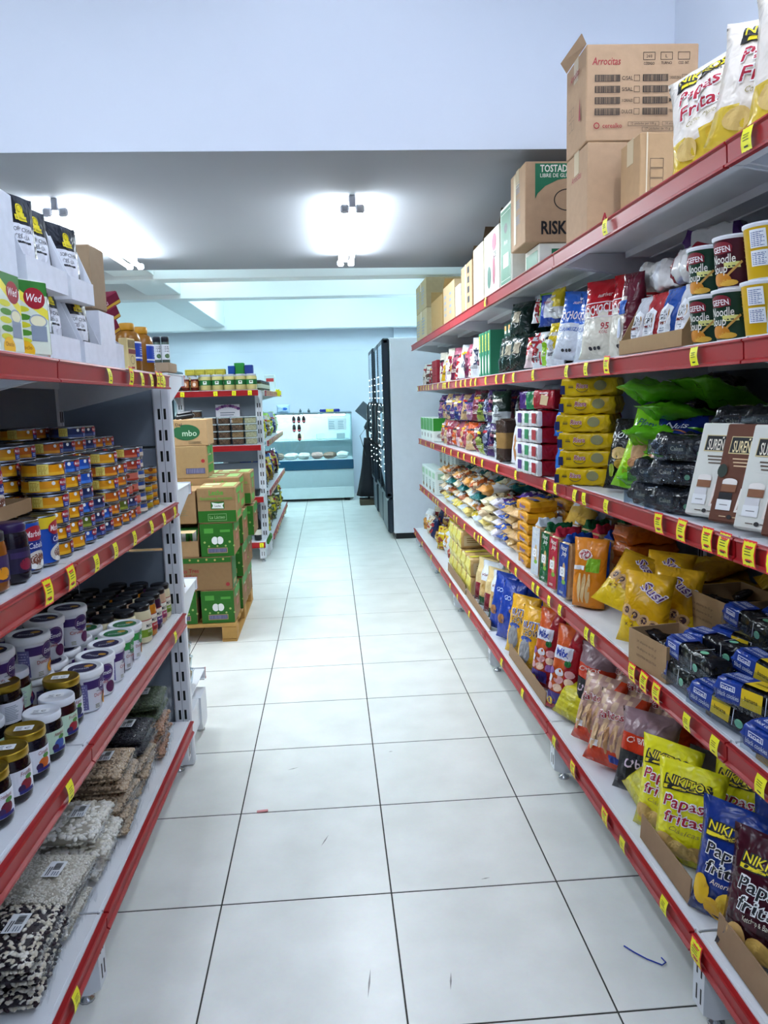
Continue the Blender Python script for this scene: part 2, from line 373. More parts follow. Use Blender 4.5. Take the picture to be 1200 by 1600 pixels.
def foot_mesh(D):
    """base bracket: front face at x = 0 with slots, tapering back"""
    mb = MB(); w = .026
    P = [(0, .045), (.028, .03), (.11, .03), (.135, .07), (.135, .185), (0, .185)]
    for y in (-w, w): mb.poly([(x, y, z) for x, z in (P if y > 0 else P[::-1])], STEEL)
    for i in range(len(P)):
        a, c = P[i], P[(i + 1) % len(P)]; mb.poly([(a[0], -w, a[1]), (c[0], -w, c[1]), (c[0], w, c[1]), (a[0], w, a[1])], STEEL)
    mb.box(.135, D, -.018, .018, .07, .185, STEEL, .003)
    for k in range(2):
        for yy in (-.012, .008): mb.box(-.0008, .001, yy - .0025, yy + .0025, .062 + .066 * k, .1 + .066 * k, SLOT)
    return mb.mesh('leg')
def bolt_mesh():
    return MB().lathe([(.02, 0), (.02, .008), (.007, .012), (.007, .04)], CHROME, 10).mesh('levelling_foot')
BOLT = bolt_mesh()
TAGM = {}
def build_run(root, edges, shelves, xback, side, top, post_ends=True):
    """edges: module joints along y; shelves: list of (xfront, z(y)); side +1: open towards -x, -1: open towards +x (mirrored by a half turn)"""
    for i, (a, c) in enumerate(zip(edges[:-1], edges[1:])):
        L = c - a
        for k, (xf, zf) in enumerate(shelves):
            D = abs(xback - xf); z0, z1 = zf(a), zf(c)
            if side > 0: loc, rz, dz = (xf, a, z0), 0, z1 - z0
            else: loc, rz, dz = (xf, c, z1), PI, z0 - z1
            s = obj('shelf', board_mesh(L, D, dz), root, loc, (0, 0, rz))
            obj('price_rail', rail_mesh(L, dz), s)
            if k < len(shelves) - 1:
                br = bracket_mesh(D)
                for yy in (.012, L - .012): obj('bracket', br, s, (0, yy, dz * yy / L))
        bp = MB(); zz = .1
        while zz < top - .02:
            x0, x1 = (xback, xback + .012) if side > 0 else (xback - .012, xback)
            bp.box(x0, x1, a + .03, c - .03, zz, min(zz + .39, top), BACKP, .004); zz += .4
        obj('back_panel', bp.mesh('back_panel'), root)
    um = upright_mesh(top); fm = foot_mesh(abs(xback - shelves[-1][0]))
    for y in edges:
        rz = 0 if side > 0 else PI
        obj('upright', um, root, (xback - side * .001 - side * .004, y, 0), (0, 0, rz))
        f = obj('leg', fm, root, (shelves[-1][0] + side * .012, y, 0), (0, 0, rz))
        obj('levelling_foot', BOLT, f, (.045, 0, 0))
RE = [.36, 1.53, 2.70, 3.87, 5.03, 6.19, 7.33]
RS = [(.80, lambda y: 1.935), (.85, lambda y: 1.557), (.85, lambda y: 1.146 - .0145 * (y - 1.53)), (.85, lambda y: .690 - .0125 * (y - 1.53)), (.785, lambda y: .238 - .008 * (y - 1.53))]
rrun = empty('snack_shelving', 'long white steel shelving with red price rails along the wall, full of snacks', 'shelving', (0, 0, 0))
build_run(rrun, RE, RS, 1.36, 1, 1.93)
LE = [-.6, .58, 1.755, 2.945]
LS = [(-.60, lambda y: 1.562), (-.60, lambda y: 1.105 - .016 * (y - 1.755)), (-.60, lambda y: .668 - .016 * (y - 1.755)), (-.60, lambda y: .232 - .022 * (y - 1.755))]
lrun = empty('gondola_shelving', 'white steel gondola with red rails holding soups, cans, jars and beans', 'shelving', (0, 0, 0))
build_run(lrun, LE, LS, -1.0, -1, 1.555)
RZ = lambda k, y: RS[k - 1][1](y)
LZ = lambda k, y: LS[k - 1][1](y)
def head_run(name, label, y, x0, x1, zs, depth, top, sgn):
    """end gondola across the aisle direction; sgn +1 opens towards +y, -1 towards -y"""
    e = empty(name, label, 'shelving', (0, 0, 0)); L = x1 - x0
    for k, z in enumerate(zs):
        D = depth + (.05 if k == len(zs) - 1 else 0)
        if sgn > 0: loc, rz = (x0, y + D, z), -PI / 2
        else: loc, rz = (x1, y - D, z), PI / 2
        s = obj('shelf', board_mesh(L, D), e, loc, (0, 0, rz)); obj('price_rail', rail_mesh(L), s)
        if k < len(zs) - 1:
            br = bracket_mesh(D)
            for yy in (.012, L - .012): obj('bracket', br, s, (0, yy, 0))
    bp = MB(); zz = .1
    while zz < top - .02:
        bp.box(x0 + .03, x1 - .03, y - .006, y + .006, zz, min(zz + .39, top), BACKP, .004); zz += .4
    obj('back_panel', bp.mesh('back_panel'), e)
    um = upright_mesh(top, .066, .044); fm = foot_mesh(depth)
    for x in (x0 + .03, x1 - .03):
        obj('upright', um, e, (x, y - .022, 0), (0, 0, PI / 2))
        f = obj('leg', fm, e, (x, y + sgn * (depth + .04), 0), (0, 0, -PI / 2 if sgn > 0 else PI / 2)); obj('levelling_foot', BOLT, f, (.045, 0, 0))
    return e
EZ = [1.575, 1.12, .70, .27]
head_run('end_gondola', 'end gondola with white shelves behind the canned food shelving', 3.0, -1.56, -.605, EZ, .33, 1.53, 1)
GZ = [1.558, 1.07, .60, .19]
head_run('end_gondola', 'end gondola with red rails holding pickle jars and nut tubs', 7.25, -1.40, -.625, GZ, .30, 1.535, -1)
GE = [7.30, 8.48, 9.66]
GS = [(-.60, lambda y: 1.555), (-.60, lambda y: 1.085), (-.60, lambda y: .615), (-.585, lambda y: .19)]
grun = empty('gondola_shelving', 'white gondola beyond the milk pallet with red rails full of bagged goods', 'shelving')
build_run(grun, GE, GS, -.98, -1, 1.54)
# ================================================================ builders of goods
def deco(fn, *P):
    """mesh of flat print built by fn(mb, *maps); None when empty"""
    mb = MB(); fn(mb, *P); return mb.mesh('printed_label') if mb.f else None
NULLMAP = lambda x, y, l=0: (1e9, 0, 0)
def face_prints(pr, w, d, h): return map_prints(pr, [face_map(k, w, d, h) for k in ('front', 'left', 'right', 'top')])
def map_prints(pr, maps):
    """one print mesh for each printed face"""
    out = []
    for k in range(len(maps)):
        mb = MB(); mb.first = k == 0; pr(mb, *[q if i == k else NULLMAP for i, q in enumerate(maps)])
        keep = [i for i, f in enumerate(mb.f) if mb.v[f[0]][0] < 1e8]
        if not keep: continue
        nb = MB(); nb.mats = mb.mats; used = {}
        for i in keep:
            ix = []
            for v in mb.f[i]:
                if v not in used: used[v] = len(nb.v); nb.v.append(mb.v[v])
                ix.append(used[v])
            nb.f.append(tuple(ix)); nb.m.append(mb.m[i]); nb.sm.append(False)
        out.append(('printed_label', nb.mesh('printed_label')))
    return out
def bag_surface(w, h, t, seed, wr, gus, crimp=.05):
    def S(u, v, s):
        vv = min(1, max(0, (v - (0 if gus else crimp * .7)) / (1 - crimp - (0 if gus else crimp * .7))))
        pb = (.72 + .28 * min(1, vv / .2)) if gus else max(0, 1 - (1 - min(1, vv / .34)) ** 2) ** .62
        pt = max(0, 1 - (1 - min(1, (1 - vv) / (.75 if gus else .42))) ** 2) ** .62
        pr = pb * pt; q = max(0, 1 - abs(u) ** (3.4 if gus else 2.5)); b = q ** .6 * t / 2 * pr
        n = (noise.noise(Vector((u * 2.1 + seed * 3.7, v * 2.9 * h / w, s * 1.3 + seed))) + .55 * noise.noise(Vector((u * 5.3 + seed, v * 6.5 * h / w, s + seed * 2)))) * wr * t * .42
        n += (.30 - abs(noise.noise(Vector((u * 3.1 - seed, v * 4.2 * h / w, s * 2.2 - seed))))) * wr * t * .45
        n *= (1 - u * u) * min(1, pr * 1.6 + .12)
        ww = w / 2 * (1 - .10 * pr + .012 * noise.noise(Vector((seed, v * 7, u * 4))))
        return (u * ww, s * (b + .0012) + n * (1 if s > 0 else 1), v * h + .006 * u * u * noise.noise(Vector((seed, u * 2, 5))))
    return S
def bag(name, cat, w, h, t, mf, pr=None, seed=1, wr=.3, gus=False, nu=10, nv=14, extra=()):
    S = bag_surface(w, h, t, seed, wr, gus); mb = MB(); rings = []
    f = mf if callable(mf) else (lambda u, v, s: mf)
    for i in range(nv + 1):
        v = i / nv; v = v if not gus else v
        rings.append([S(-1 + 2 * j / nu, v, -1) for j in range(nu + 1)] + [S(1 - 2 * j / nu, v, 1) for j in range(1, nu)])
    def mm(i, j):
        if j < nu: return f(-1 + 2 * (j + .5) / nu, (i + .5) / nv, -1)
        return f(1 - 2 * (j - nu + .5) / nu, (i + .5) / nv, 1)
    mb.loft(rings, mm); parts = []
    def P(x, y, l=0):
        v = min(.995, max(.005, y / h)); x0 = S(1, v, -1)[0]; u = max(-.98, min(.98, x / x0)); p = S(u, v, -1)
        return (p[0], p[1] - .0026 - l, p[2])
    P.curved = True
    if pr:
        d = deco(pr, P)
        if d: parts.append(('printed_label', d))
    return Proto(name, cat, mb.mesh(name), parts + list(extra))
def pack(name, cat, L, D, H, mf, pr=None, seed=1, fin=.10, sq=.26, nx=14, n=20, vfin=True, wr=.012):
    """wrapped brick pack lying along x, crimped fins at both ends; bottom at z = 0"""
    f = mf if callable(mf) else (lambda s, a: mf)
    def prof(s):
        e = abs(s); k = 1.0 if e < 1 - fin else max(.05, 1 - ((e - 1 + fin) / fin) ** .55 * .96)
        return k
    xs = [-1, -1 + fin * .3, -1 + fin * .75, -1 + fin * 1.02] + [-1 + fin * 1.02 + (2 - 2.04 * fin) * i / (nx - 4) for i in range(1, nx - 4)] + [1 - fin * 1.02, 1 - fin * .75, 1 - fin * .3, 1]
    def ringpt(s, a):
        c, sn = math.cos(a), math.sin(a); k = prof(s)
        y = math.copysign(abs(c) ** sq, c) * D / 2; z = math.copysign(abs(sn) ** sq, sn) * H / 2 * k
        w_ = wr * noise.noise(Vector((s * 3.3 + seed, a * 1.7, seed * 2.3)))
        return (s * L / 2, y * (1 + w_ / D * .5) * (.97 if k < .5 else 1), H / 2 + z * (1 + w_ / H))
    rings = [[ringpt(s, 2 * PI * (j + .5) / n) for j in range(n)] for s in xs]
    mb = MB(); mb.loft([r[::-1] for r in rings], lambda i, j: f((xs[i] + xs[i + 1]) / 2, 2 * PI * ((n - 1 - j)) / n)); parts = []
    P = lambda x, y, l=0: (x, -D / 2 - .003 - l, y); PT = lambda x, y, l=0: (x, y, H + .003 + l)
    if pr: parts += map_prints(pr, [P, PT])
    return Proto(name, cat, mb.mesh(name), parts)
def carton(name, w, d, h, col='#b08d68', pr=None, tape=True, cat='cardboard box', side_tape=None, ends=None, c=.003, kind='card'):
    m = mat(col, .8, kind) if isinstance(col, str) else col
    mb = MB().box(-w / 2, w / 2, -d / 2, d / 2, 0, h, m, c); parts = []
    if tape:
        tp = MB(); T = mat('#c9b592', .3)
        tp.box(-w / 2 - .0008, w / 2 + .0008, -.024, .024, h - .0004, h + .0007, T)
        for s in (-1, 1): tp.box(s * (w / 2) - .0008, s * (w / 2) + .0008, -.024, .024, h - .07, h, T)
        parts.append(('tape', tp.mesh('tape')))
        parts.append(('flap_seam', MB().box(-w / 2, w / 2, -.001, .001, h, h + .0011, mat('#6b4f35', .8)).mesh('flap_seam')))
    if pr:
        parts += face_prints(pr, w, d, h)
    return Proto(name, cat, mb.mesh(name), parts)
def open_box(name, w, d, h, hf=None, col='#a88661', th=.004, pr=None, cat='cardboard box', flaps=0, liner=None):
    """open-topped tray; hf = lower front height"""
    m = card(col); hf = hf or h; mb = MB()
    mb.box(-w / 2, w / 2, -d / 2, d / 2, 0, th, m); mb.box(-w / 2, w / 2, d / 2 - th, d / 2, th, h, m); mb.box(-w / 2, w / 2, -d / 2, -d / 2 + th, th, hf, m)
    for s in (-1, 1):
        x0, x1 = sorted((s * w / 2, s * (w / 2 - th)))
        b = mb.add([(x, y, z) for x in (x0, x1) for y, z in ((-d / 2 + th, th), (d / 2 - th, th), (d / 2 - th, h), (-d / 2 + th + (.25 * d if hf < h else 0), h), (-d / 2 + th, hf))])
        mb.face([b + i for i in (4, 3, 2, 1, 0)], m); mb.face([b + 5 + i for i in range(5)], m)
        for i in range(5):
            j = (i + 1) % 5; mb.face((b + i, b + j, b + 5 + j, b + 5 + i), m)
    parts = []
    if flaps:
        for s in (-1, 1):
            fl = MB(); a = .55; y0 = s * d / 2; y1 = y0 + s * flaps * math.sin(a); z1 = h + flaps * math.cos(a)
            fl.poly([(-w / 2, y0, h), (w / 2, y0, h), (w / 2 - .01, y1, z1), (-w / 2 + .01, y1, z1)], m)
            fl.poly([(-w / 2 + .01, y1 + s * th, z1), (w / 2 - .01, y1 + s * th, z1), (w / 2, y0 + s * th, h), (-w / 2, y0 + s * th, h)], m)
            parts.append(('flap', fl.mesh('flap')))
    if pr:
        parts += face_prints(pr, w, d, h)
    return Proto(name, cat, mb.mesh(name), parts)
def can(name, r, h, col, pr=None, cat='can', topc=None):
    top = topc or mat('#8d939c', .25, '', 1.0); body = mat(col, .3)
    mb = MB().lathe([(r * .96, 0), (r, .002), (r, .004), (r * .985, .006), (r * .985, h - .006), (r, h - .004), (r, h - .001), (r * .97, h), (r * .93, h - .0035), (0.002, h - .004)], [top, top, top, body, top, top, top, top, top], 22)
    parts = []
    if pr:
        d = deco(pr, cyl_map(lambda z: r * .985)); parts.append(('printed_label', d))
    return Proto(name, cat, mb.mesh(name), parts)
def jar(name, prof, body, lid_prof, lid, pr=None, rf=None, cat='jar', top=None, n=22):
    mb = MB().lathe(prof, body, n); parts = [('lid', MB().lathe(lid_prof, lid, n).mesh('lid'))]
    if top: parts[0] = ('lid', parts[0][1], [('lid_sticker', top)])
    if pr: parts.append(('printed_label', deco(pr, cyl_map(rf))))
    return Proto(name, cat, mb.mesh(name), parts)
def arcs(r): return 2 * PI * r
# ---- price tags
def tag_proto(kind):
    mb = MB(); r = random.Random(kind); w, h = (.036, .042) if kind % 3 else (.044, .05)
    P = lambda x, y, l=0: (x, -.0012 - l - .006 * math.sin(PI * (y / h)) * .6, y)
    if kind % 3 == 0:
        ms = mat('#e8202e', .45); mb.rect(P, -w / 2 - .003, w / 2 + .003, -.003, h + .003, ms, 1, 4)
    pts = []
    for x0, y0, x1, y1 in ((-w / 2, 0, w / 2, 0), (w / 2, 0, w / 2, h), (w / 2, h, -w / 2, h), (-w / 2, h, -w / 2, 0)):
        for i in range(6):
            q = .0018 * (i % 2) * (1 if kind % 3 == 0 else .45); x = x0 + (x1 - x0) * i / 6; y = y0 + (y1 - y0) * i / 6
            pts.append((x * (1 - q * 30), y + (q if y0 == 0 == y1 else -q if y0 == y1 else 0)))
    c = mb.add([P(x, y, .0006) for x, y in pts] + [P(0, h / 2, .0006)])
    for i in range(len(pts)): mb.face((c + i, c + (i + 1) % len(pts), c + len(pts)), YELLOW)
    d = deco(lambda q, P: (q.lines(P, -w * .3, w * .3, h * .45, h * .8, 3, mat('#3a3a20', .6), .3), q.lines(P, -w * .18, w * .22, h * .15, h * .3, 1, mat('#3a3a20', .6), .5)), lambda x, y, l=0: P(x, y, .0012 + l))
    return Proto('price_tag', 'price tag', mb.mesh('price_tag'), [('printed_label', d)])
TAGS = [tag_proto(i) for i in range(6)]
ntag = 0
def price_tag(loc, rz, label, kind=None, tilt=0, group='yellow price tags on the red rails'):
    global ntag; ntag += 1; r = random.Random(ntag)
    return TAGS[(ntag * 7 % 5 if kind is None else kind) % 6].place((loc[0], loc[1], loc[2]), label, (r.uniform(-.12, .05) + tilt, r.uniform(-.06, .06), rz), group)
def tag_right(k, y, what, kind=None):
    x = RS[k - 1][0] - .0145; price_tag((x, y, RZ(k, y) - .046), -PI / 2, 'yellow price tag on the %s red rail under ' % ('topmost', 'second', 'third', 'fourth', 'lowest')[k - 1] + what, kind)
def tag_left(k, y, what, kind=None):
    x = LS[k - 1][0] + .0145; price_tag((x, y, LZ(k, y) - .046), PI / 2, 'yellow price tag on the red rail under ' + what, kind)
def put_right(p, k, y, dx, label, rz=-90, rx=0, ry=0, dz=0, group=None, scale=None):
    if k in (2, 3, 4) and .045 < dx < .135: dx -= .02
    if abs(rx) < 60: dz += .034 * abs(math.sin(math.radians(rx))) + (.07 * abs(math.sin(math.radians(ry))) if abs(ry) < 45 else 0)
    return p.place((RS[k - 1][0] + dx, y, RZ(k, y) + .0045 + dz), label, (math.radians(rx), math.radians(ry), math.radians(rz)), group, scale)
def put_left(p, k, y, dx, label, rz=90, rx=0, ry=0, dz=0, group=None, scale=None):
    return p.place((LS[k - 1][0] - dx, y, LZ(k, y) + .0045 + dz), label, (math.radians(rx), math.radians(ry), math.radians(rz)), group, scale)
# ================================================================ canned food gondola
INKD = ink('#20242c'); INKG = ink('#7d8796')
# ---- top shelf: soups
def soup_pr(mb, P):
    mb.oval(P, 0, .152, .011, .0125, ink('#e9d61f')); mb.rect(P, -.019, .019, .128, .139, ink('#e9d61f')); mb.rect(P, -.013, .013, .138, .146, ink('#e9d61f'))
    mb.text(P, 'la Parmesana', 0, .1335, .006, ink('#5b4a10'), .034, shear=.3, lift=.0006); mb.ring(P, 0, .154, .007, .008, .0015, ink('#5b4a10'), 14, 0, 5)
    mb.rect(P, -.042, .03, .055, .12, ink('#e8eaf2'), 4, 2); mb.text(P, '- SOPA CREMA', -.006, .108, .009, INKD, .064, lift=.0006); mb.text(P, 'CEBOLLA', -.006, .093, .009, INKD, .042, lift=.0006)
    mb.rect(P, -.026, .016, .079, .084, INKD)
soup = bag('soup_pouch', 'soup pouch', .125, .185, .03, film('#0e1320', .3), soup_pr, 3, .35)
def display_box(w, d, h, hf):
    b = open_box('display_box', w, d, h, hf, '#e9ecf4', .003, lambda mb, F, L, R, T: None, 'display box')
    return b
dis1, dis2 = display_box(.23, .15, .15, .055), display_box(.15, .15, .15, .055)
put_left(dis1, 1, 1.885, .09, 'wide white display box of soup pouches, standing on the red-railed shelf')
put_left(dis2, 1, 2.11, .09, 'narrow white display box of soup pouches, standing on the red-railed shelf')
put_left(dis2, 1, 2.275, .095, 'turned white display box beside the maroon packs', 270)
put_left(dis1, 1, 1.82, .09, 'wide white display box of soup pouches, stacked on the lower box', 88, dz=.153)
put_left(dis2, 1, 2.065, .09, 'narrow white display box with one soup pouch, stacked on the lower boxes', 86, dz=.153)
for i, (y, dx, dz, rz, rx) in enumerate(((1.83, .05, .006, 76, -4), (1.945, .06, .006, 84, -6), (2.10, .05, .006, 74, -4), (1.765, .05, .159, 72, -4), (1.882, .055, .159, 76, -6), (2.06, .05, .159, 72, -4))):
    place = ['in the wide lower box, towards the green cartons', 'in the wide lower box, leaning back', 'in the narrow lower box', 'in the wide upper box, showing its white sticker', 'in the wide upper box, half hidden', 'alone in the narrow upper box'][i]
    put_left(soup, 1, y, dx, 'black soup pouch with yellow badge ' + place, rz, rx, dz=dz, group='soup pouches')
wb_ = carton('white_carton', .17, .26, .165, '#e6ebf4', None, False)
put_left(wb_, 1, 1.60, .16, 'plain white carton stacked at the shelf edge above the green soup cartons', 90, dz=.156)
put_left(carton('white_carton', .26, .13, .15, '#e6ebf4', None, False), 1, 1.585, .235, 'plain white carton standing behind the green soup cartons', 90)
brown_sheet = carton('brown_carton', .10, .20, .17, '#9c8468', None, True)
put_left(brown_sheet, 1, 2.27, .13, 'tall brown carton behind the upper soup boxes', 84, dz=.156)
def greens_pr(mb, F, L, R, T):
    for P, W in ((F, .105), (R, .06), (L, .06)):
        w2 = W / 2 - .002
        mb.rect(P, -w2, w2, .125, .153, ink('#2f7a2c')); mb.rect(P, -w2, w2, .004, .125, ink('#dfe8d6'))
        mb.shape(P, [(-w2, .13), (w2, .075), (w2, .095), (-w2, .15)], ink('#f2e24a')) if W > .1 else None
        mb.oval(P, w2 * .35, .118, w2 * .55, .022, ink('#a3162a')); mb.text(P, 'Wed', w2 * .35, .119, .016, ink('#fff4f4'), w2 * .8, .01, .3, lift=.0006)
        for k in range(5): mb.oval(P, -w2 * .45 + .004 * (k % 2), .03 + .016 * k, w2 * .5, .0065, ink(('#d9d52a', '#4f8f2a')[k % 2]), 12)
        mb.oval(P, w2 * .45, .072, w2 * .42, .012, ink('#efe9c4')); mb.ring(P, w2 * .45, .072, w2 * .46, .014, .003, ink('#9aa6b6'), 18); mb.rect(P, w2 * .05, w2 * .85, .03, .062, ink('#8c98a8'))
        mb.oval(P, -w2 * .35, .01, w2 * .5, .02, ink('#f0b91a'), 16); mb.text(P, 'Choclo', -w2 * .35, .016, .008, ink('#8a3a10'), w2 * .7, lift=.0006)
sc = carton('soup_carton', .105, .06, .155, '#e8eedf', greens_pr, False, 'soup carton', kind='')
put_left(sc, 1, 1.70, .045, 'green vegetable soup carton with a yellow disc, beside the white soup box', 62)
put_left(sc, 1, 1.595, .05, 'green vegetable soup carton cut by the photo edge', 88)
# maroon packs, bag clip, mustard bottles
def mp_pr(mb, F, L, R, T):
    mb.rect(F, -.06, .06, .004, .012, ink('#c9a033')); mb.text(F, 'Fu', 0, .022, .014, ink('#e9c7d0'), .02, .01); mb.shape(R, [(-.02, .02), (.02, .02), (0, .038)], ink('#e8b51c'))
mpk = carton('maroon_pack', .13, .085, .038, '#6e1330', mp_pr, False, 'packet', kind='')
for i in range(3): put_left(mpk, 1, 2.40 + .012 * i, .085, 'maroon packet tilted on the white holder, %s of three' % ('lowest', 'middle', 'topmost')[i], 60, ry=-28, dz=.085 + .043 * i, group='maroon packets')
hold = open_box('packet_holder', .10, .09, .09, .075, '#dfe2ea', .003, None, 'display box')
put_left(hold, 1, 2.42, .075, 'small white holder wrapped in clear film below the maroon packets', 88)
bz = carton('tissue_bag', .06, .05, .035, '#6b4a42', None, False, 'bag', kind='film'); put_left(bz, 1, 2.33, .16, 'small brown twisted bag behind the maroon packets', 40, dz=.205)
def bg_pr(mb, F, L, R, T):
    mb.rect(F, -.026, .026, .052, .066, ink('#7a2a2a')); mb.ring(F, 0, .033, .014, .014, .002, ink('#7a5a3a'), 16); mb.rect(F, -.012, .012, .006, .012, ink('#a02020'))
    for k in range(6): mb.rect(F, -.026 + .009 * k, -.022 + .009 * k, .07, .095, ink('#4a3420'))
put_left(carton('beige_box', .06, .03, .10, '#e3cf92', bg_pr, False, 'box', kind=''), 1, 2.535, .035, 'small beige printed box beside the mustard bottle', 80)
def must_pr(mb, P):
    a = .055; mb.rect(P, -a, a, .035, .095, ink('#1f44a8'), 14, 2); mb.rect(P, -a, a, .042, .047, ink('#e8edf6'), 14); mb.rect(P, -a, a, .092, .097, ink('#e8edf6'), 14)
    mb.lines(P, -.02, .02, .055, .085, 4, ink('#9db4e4'))
mustj = mat('#8a5a17', .25)
must = jar('mustard_bottle', [(.036, 0), (.043, .006), (.043, .10), (.038, .122), (.024, .132), (.022, .136)], mustj, [(.025, .134), (.0255, .136), (.0255, .154), (.022, .158), (.001, .158)], mat('#b98313', .4), must_pr, lambda z: .043 if z < .1 else .04, 'bottle')
put_left(must, 1, 2.645, .06, 'brown mustard bottle with wide blue label beside the beige box', 100)
put_left(must, 1, 2.785, .05, 'brown mustard bottle with blue label at the shelf end', 110)
for y, wh, kd in ((2.13, 'the narrow soup box', 1), (2.345, 'the maroon packets', 3), (2.49, 'the beige box', 2), (2.62, 'the first mustard bottle', 1), (2.71, 'the gap between mustard bottles', 3), (2.76, 'the second mustard bottle', 3), (2.81, 'the end of the soup shelf', 1)): tag_left(1, y, wh, kd)
# ---- cans
def tuna_pr(col, wave, brand=True):
    def f(mb, P):
        L = .15
        mb.rect(P, -L, L, .007, .014, ink(wave), 40)
        for q in (-.07, .07, .0):
            if q == 0: mb.rect(P, -.012, .012, .009, .033, ink('#e7d46a'), 4); mb.lines(P, -.010, .010, .011, .031, 6, ink('#b88a1c')); continue
            mb.rect(P, q - .012, q + .012, .006, .024, ink('#1e2f7c'), 4); mb.oval(P, q, .026, .015, .0085, ink('#a3162a'), 16); mb.text(P, 'Marbella', q, .026, .007, ink('#f4e6e6'), .024, .006, .2, lift=.0006); mb.lines(P, q - .008, q + .008, .009, .017, 2, ink('#9db0e0'))
            mb.oval(P, q - .028, .026, .0045, .0045, ink('#eef0ee'), 12)
        mb.rect(P, .105, .13, .008, .033, ink('#eef0f4'), 4); mb.bars(P, .108, .127, .011, .03, INKD, 10)
    return f
CANS = {}
for k, c, wv in (('yellow', '#e5970f', '#f0b52a'), ('orange', '#c9641a', '#e59a2a'), ('blue', '#1d4fae', '#3d78cf'), ('green', '#5c6e24', '#8d9a36'), ('navy', '#20305e', '#44598f'), ('red', '#a8341f', '#c9694a')):
    CANS[k] = can('fish_can', .049, .037, c, tuna_pr(c, wv))
def small_pr(c):
    def f(mb, P): mb.rect(P, -.10, .10, .007, .012, ink(c), 24); mb.oval(P, .02, .02, .009, .007, ink('#7a3a10'), 12); mb.oval(P, -.05, .02, .009, .007, ink('#7a3a10'), 12)
    return f
CANS['pink'] = can('salmon_can', .042, .036, '#c96a58', small_pr('#a8341f')); CANS['photo'] = can('sardine_can', .042, .036, '#2a4f96', lambda mb, P: (mb.rect(P, -.11, .11, .006, .018, ink('#c9bfae'), 24), mb.rect(P, .0, .03, .006, .031, ink('#d8dde6'), 6)))
CANS['amber'] = can('oval_can', .043, .028, '#c98a10', small_pr('#b06d08')); CANS['gold'] = can('oval_can', .043, .028, '#b9a012', small_pr('#a57a08'))
COLS = [(1.85, 'yyyyyy'), (1.948, 'yyyyyb'), (2.04, 'bgbnbb'), (2.128, 'nnn'), (2.205, 'nb'), (2.29, 'oooyoy'), (2.39, 'ogooo'), (2.475, 'onp'), (2.555, 'pppprr'), (2.64, 'tttttt'), (2.73, 'ggg'), (2.815, 'aaaaa')]
CK = dict(y='yellow', o='orange', b='blue', g='green', n='navy', p='pink', t='photo', a='amber', r='red')
for c, (y, s) in enumerate(COLS):
    z = 0
    for i, ch in enumerate(s):
        k = 'gold' if (ch == 'g' and y > 2.7) else CK[ch]; h = .0285 if k in ('amber', 'gold') else .0375
        put_left(CANS[k], 2, y + random.uniform(-.003, .003), .075 + random.uniform(0, .006), '%s round food can, %s up in the %s front stack past the tall cans' % (k if k != 'photo' else 'picture-labelled', ORD[i], ORD[c]), random.uniform(-8, 22), dz=z, group='stacked round food cans'); z += h
for row, dx in ((1, .185), (2, .29)):
    for c in range(11):
        y = 1.86 + .1 * c; n = [6, 7, 7, 6, 7, 7, 8, 8, 7, 7, 6][(c + row) % 11] - (1 if c == 10 else 0)
        for i in range(n):
            k = ('orange', 'yellow', 'orange', 'navy')[(c * 3 + i * (1 if c % 3 else 0) + row) % 4] if c < 8 else ('amber', 'orange')[row % 2]
            h = .0285 if k == 'amber' else .0375
            put_left(CANS[k], 2, y, dx, '%s round food can, %s up, %s stack in the %s row behind' % (k, ORD[i], ORD[c], ORD[row]), 5, dz=i * h, group='stacked round food cans')
def tall_pr(top):
    def f(mb, P):
        L = .118
        if top: mb.rect(P, -L, L, .083, .108, ink(top), 30)
        for q in (-.055, .06):
            mb.oval(P, q, .083, .028, .017, ink('#a3162a'), 20); mb.text(P, 'Marbella', q, .083, .013, ink('#f4e6e6'), .046, .01, .2, lift=.0006)
            mb.rect(P, q - .022, q + .026, .048, .068, ink('#1b2f86'), 8); mb.text(P, 'Caballa', q + .002, .058, .012, ink('#eef0f8'), .04, .005, .15, lift=.0006)
            mb.oval(P, q + .002, .026, .03, .02, ink('#d9d7cc'), 20); mb.oval(P, q + .004, .027, .022, .013, ink('#7c4a34'), 16); mb.oval(P, q + .016, .018, .008, .007, ink('#f2f2ec'), 12); mb.oval(P, q - .01, .014, .007, .006, ink('#f2f2ec'), 12)
        mb.rect(P, -.012, .012, .02, .07, ink('#c9d4ea'), 4); mb.lines(P, -.010, .010, .024, .066, 8, ink('#6d80a8'))
    return f
tallb = can('mackerel_can', .0385, .112, '#1d4fae', tall_pr(None)); tally = can('mackerel_can', .0385, .112, '#1d4fae', tall_pr('#e5c41f'))
put_left(tallb, 2, 1.665, .07, 'tall blue mackerel can standing at the red rail', -22); put_left(tally, 2, 1.742, .062, 'tall mackerel can with a yellow top band at the red rail', 4)
tray = open_box('can_tray', .34, .17, .03, .03, '#9a7b58', .003, None, 'cardboard tray')
for i, y in enumerate((1.60, 1.69, 1.52)): put_left(tallb if i else tally, 2, y, .165, 'tall mackerel can standing under the cardboard tray, %s' % ('middle one', 'end one', 'one by the amber jar')[i], 40, group='cans under the cardboard tray')
put_left(tray, 2, 1.61, .17, 'shallow cardboard tray lying on the tall mackerel cans', 90, dz=.114)
for i, y in enumerate((1.53, 1.612, 1.694)): put_left(tallb, 2, y, .15, 'tall blue mackerel can standing in the cardboard tray, %s' % ('first from the shelf end', 'second from the shelf end', 'third from the shelf end')[i], -20, dz=.119, group='cans on the cardboard tray')
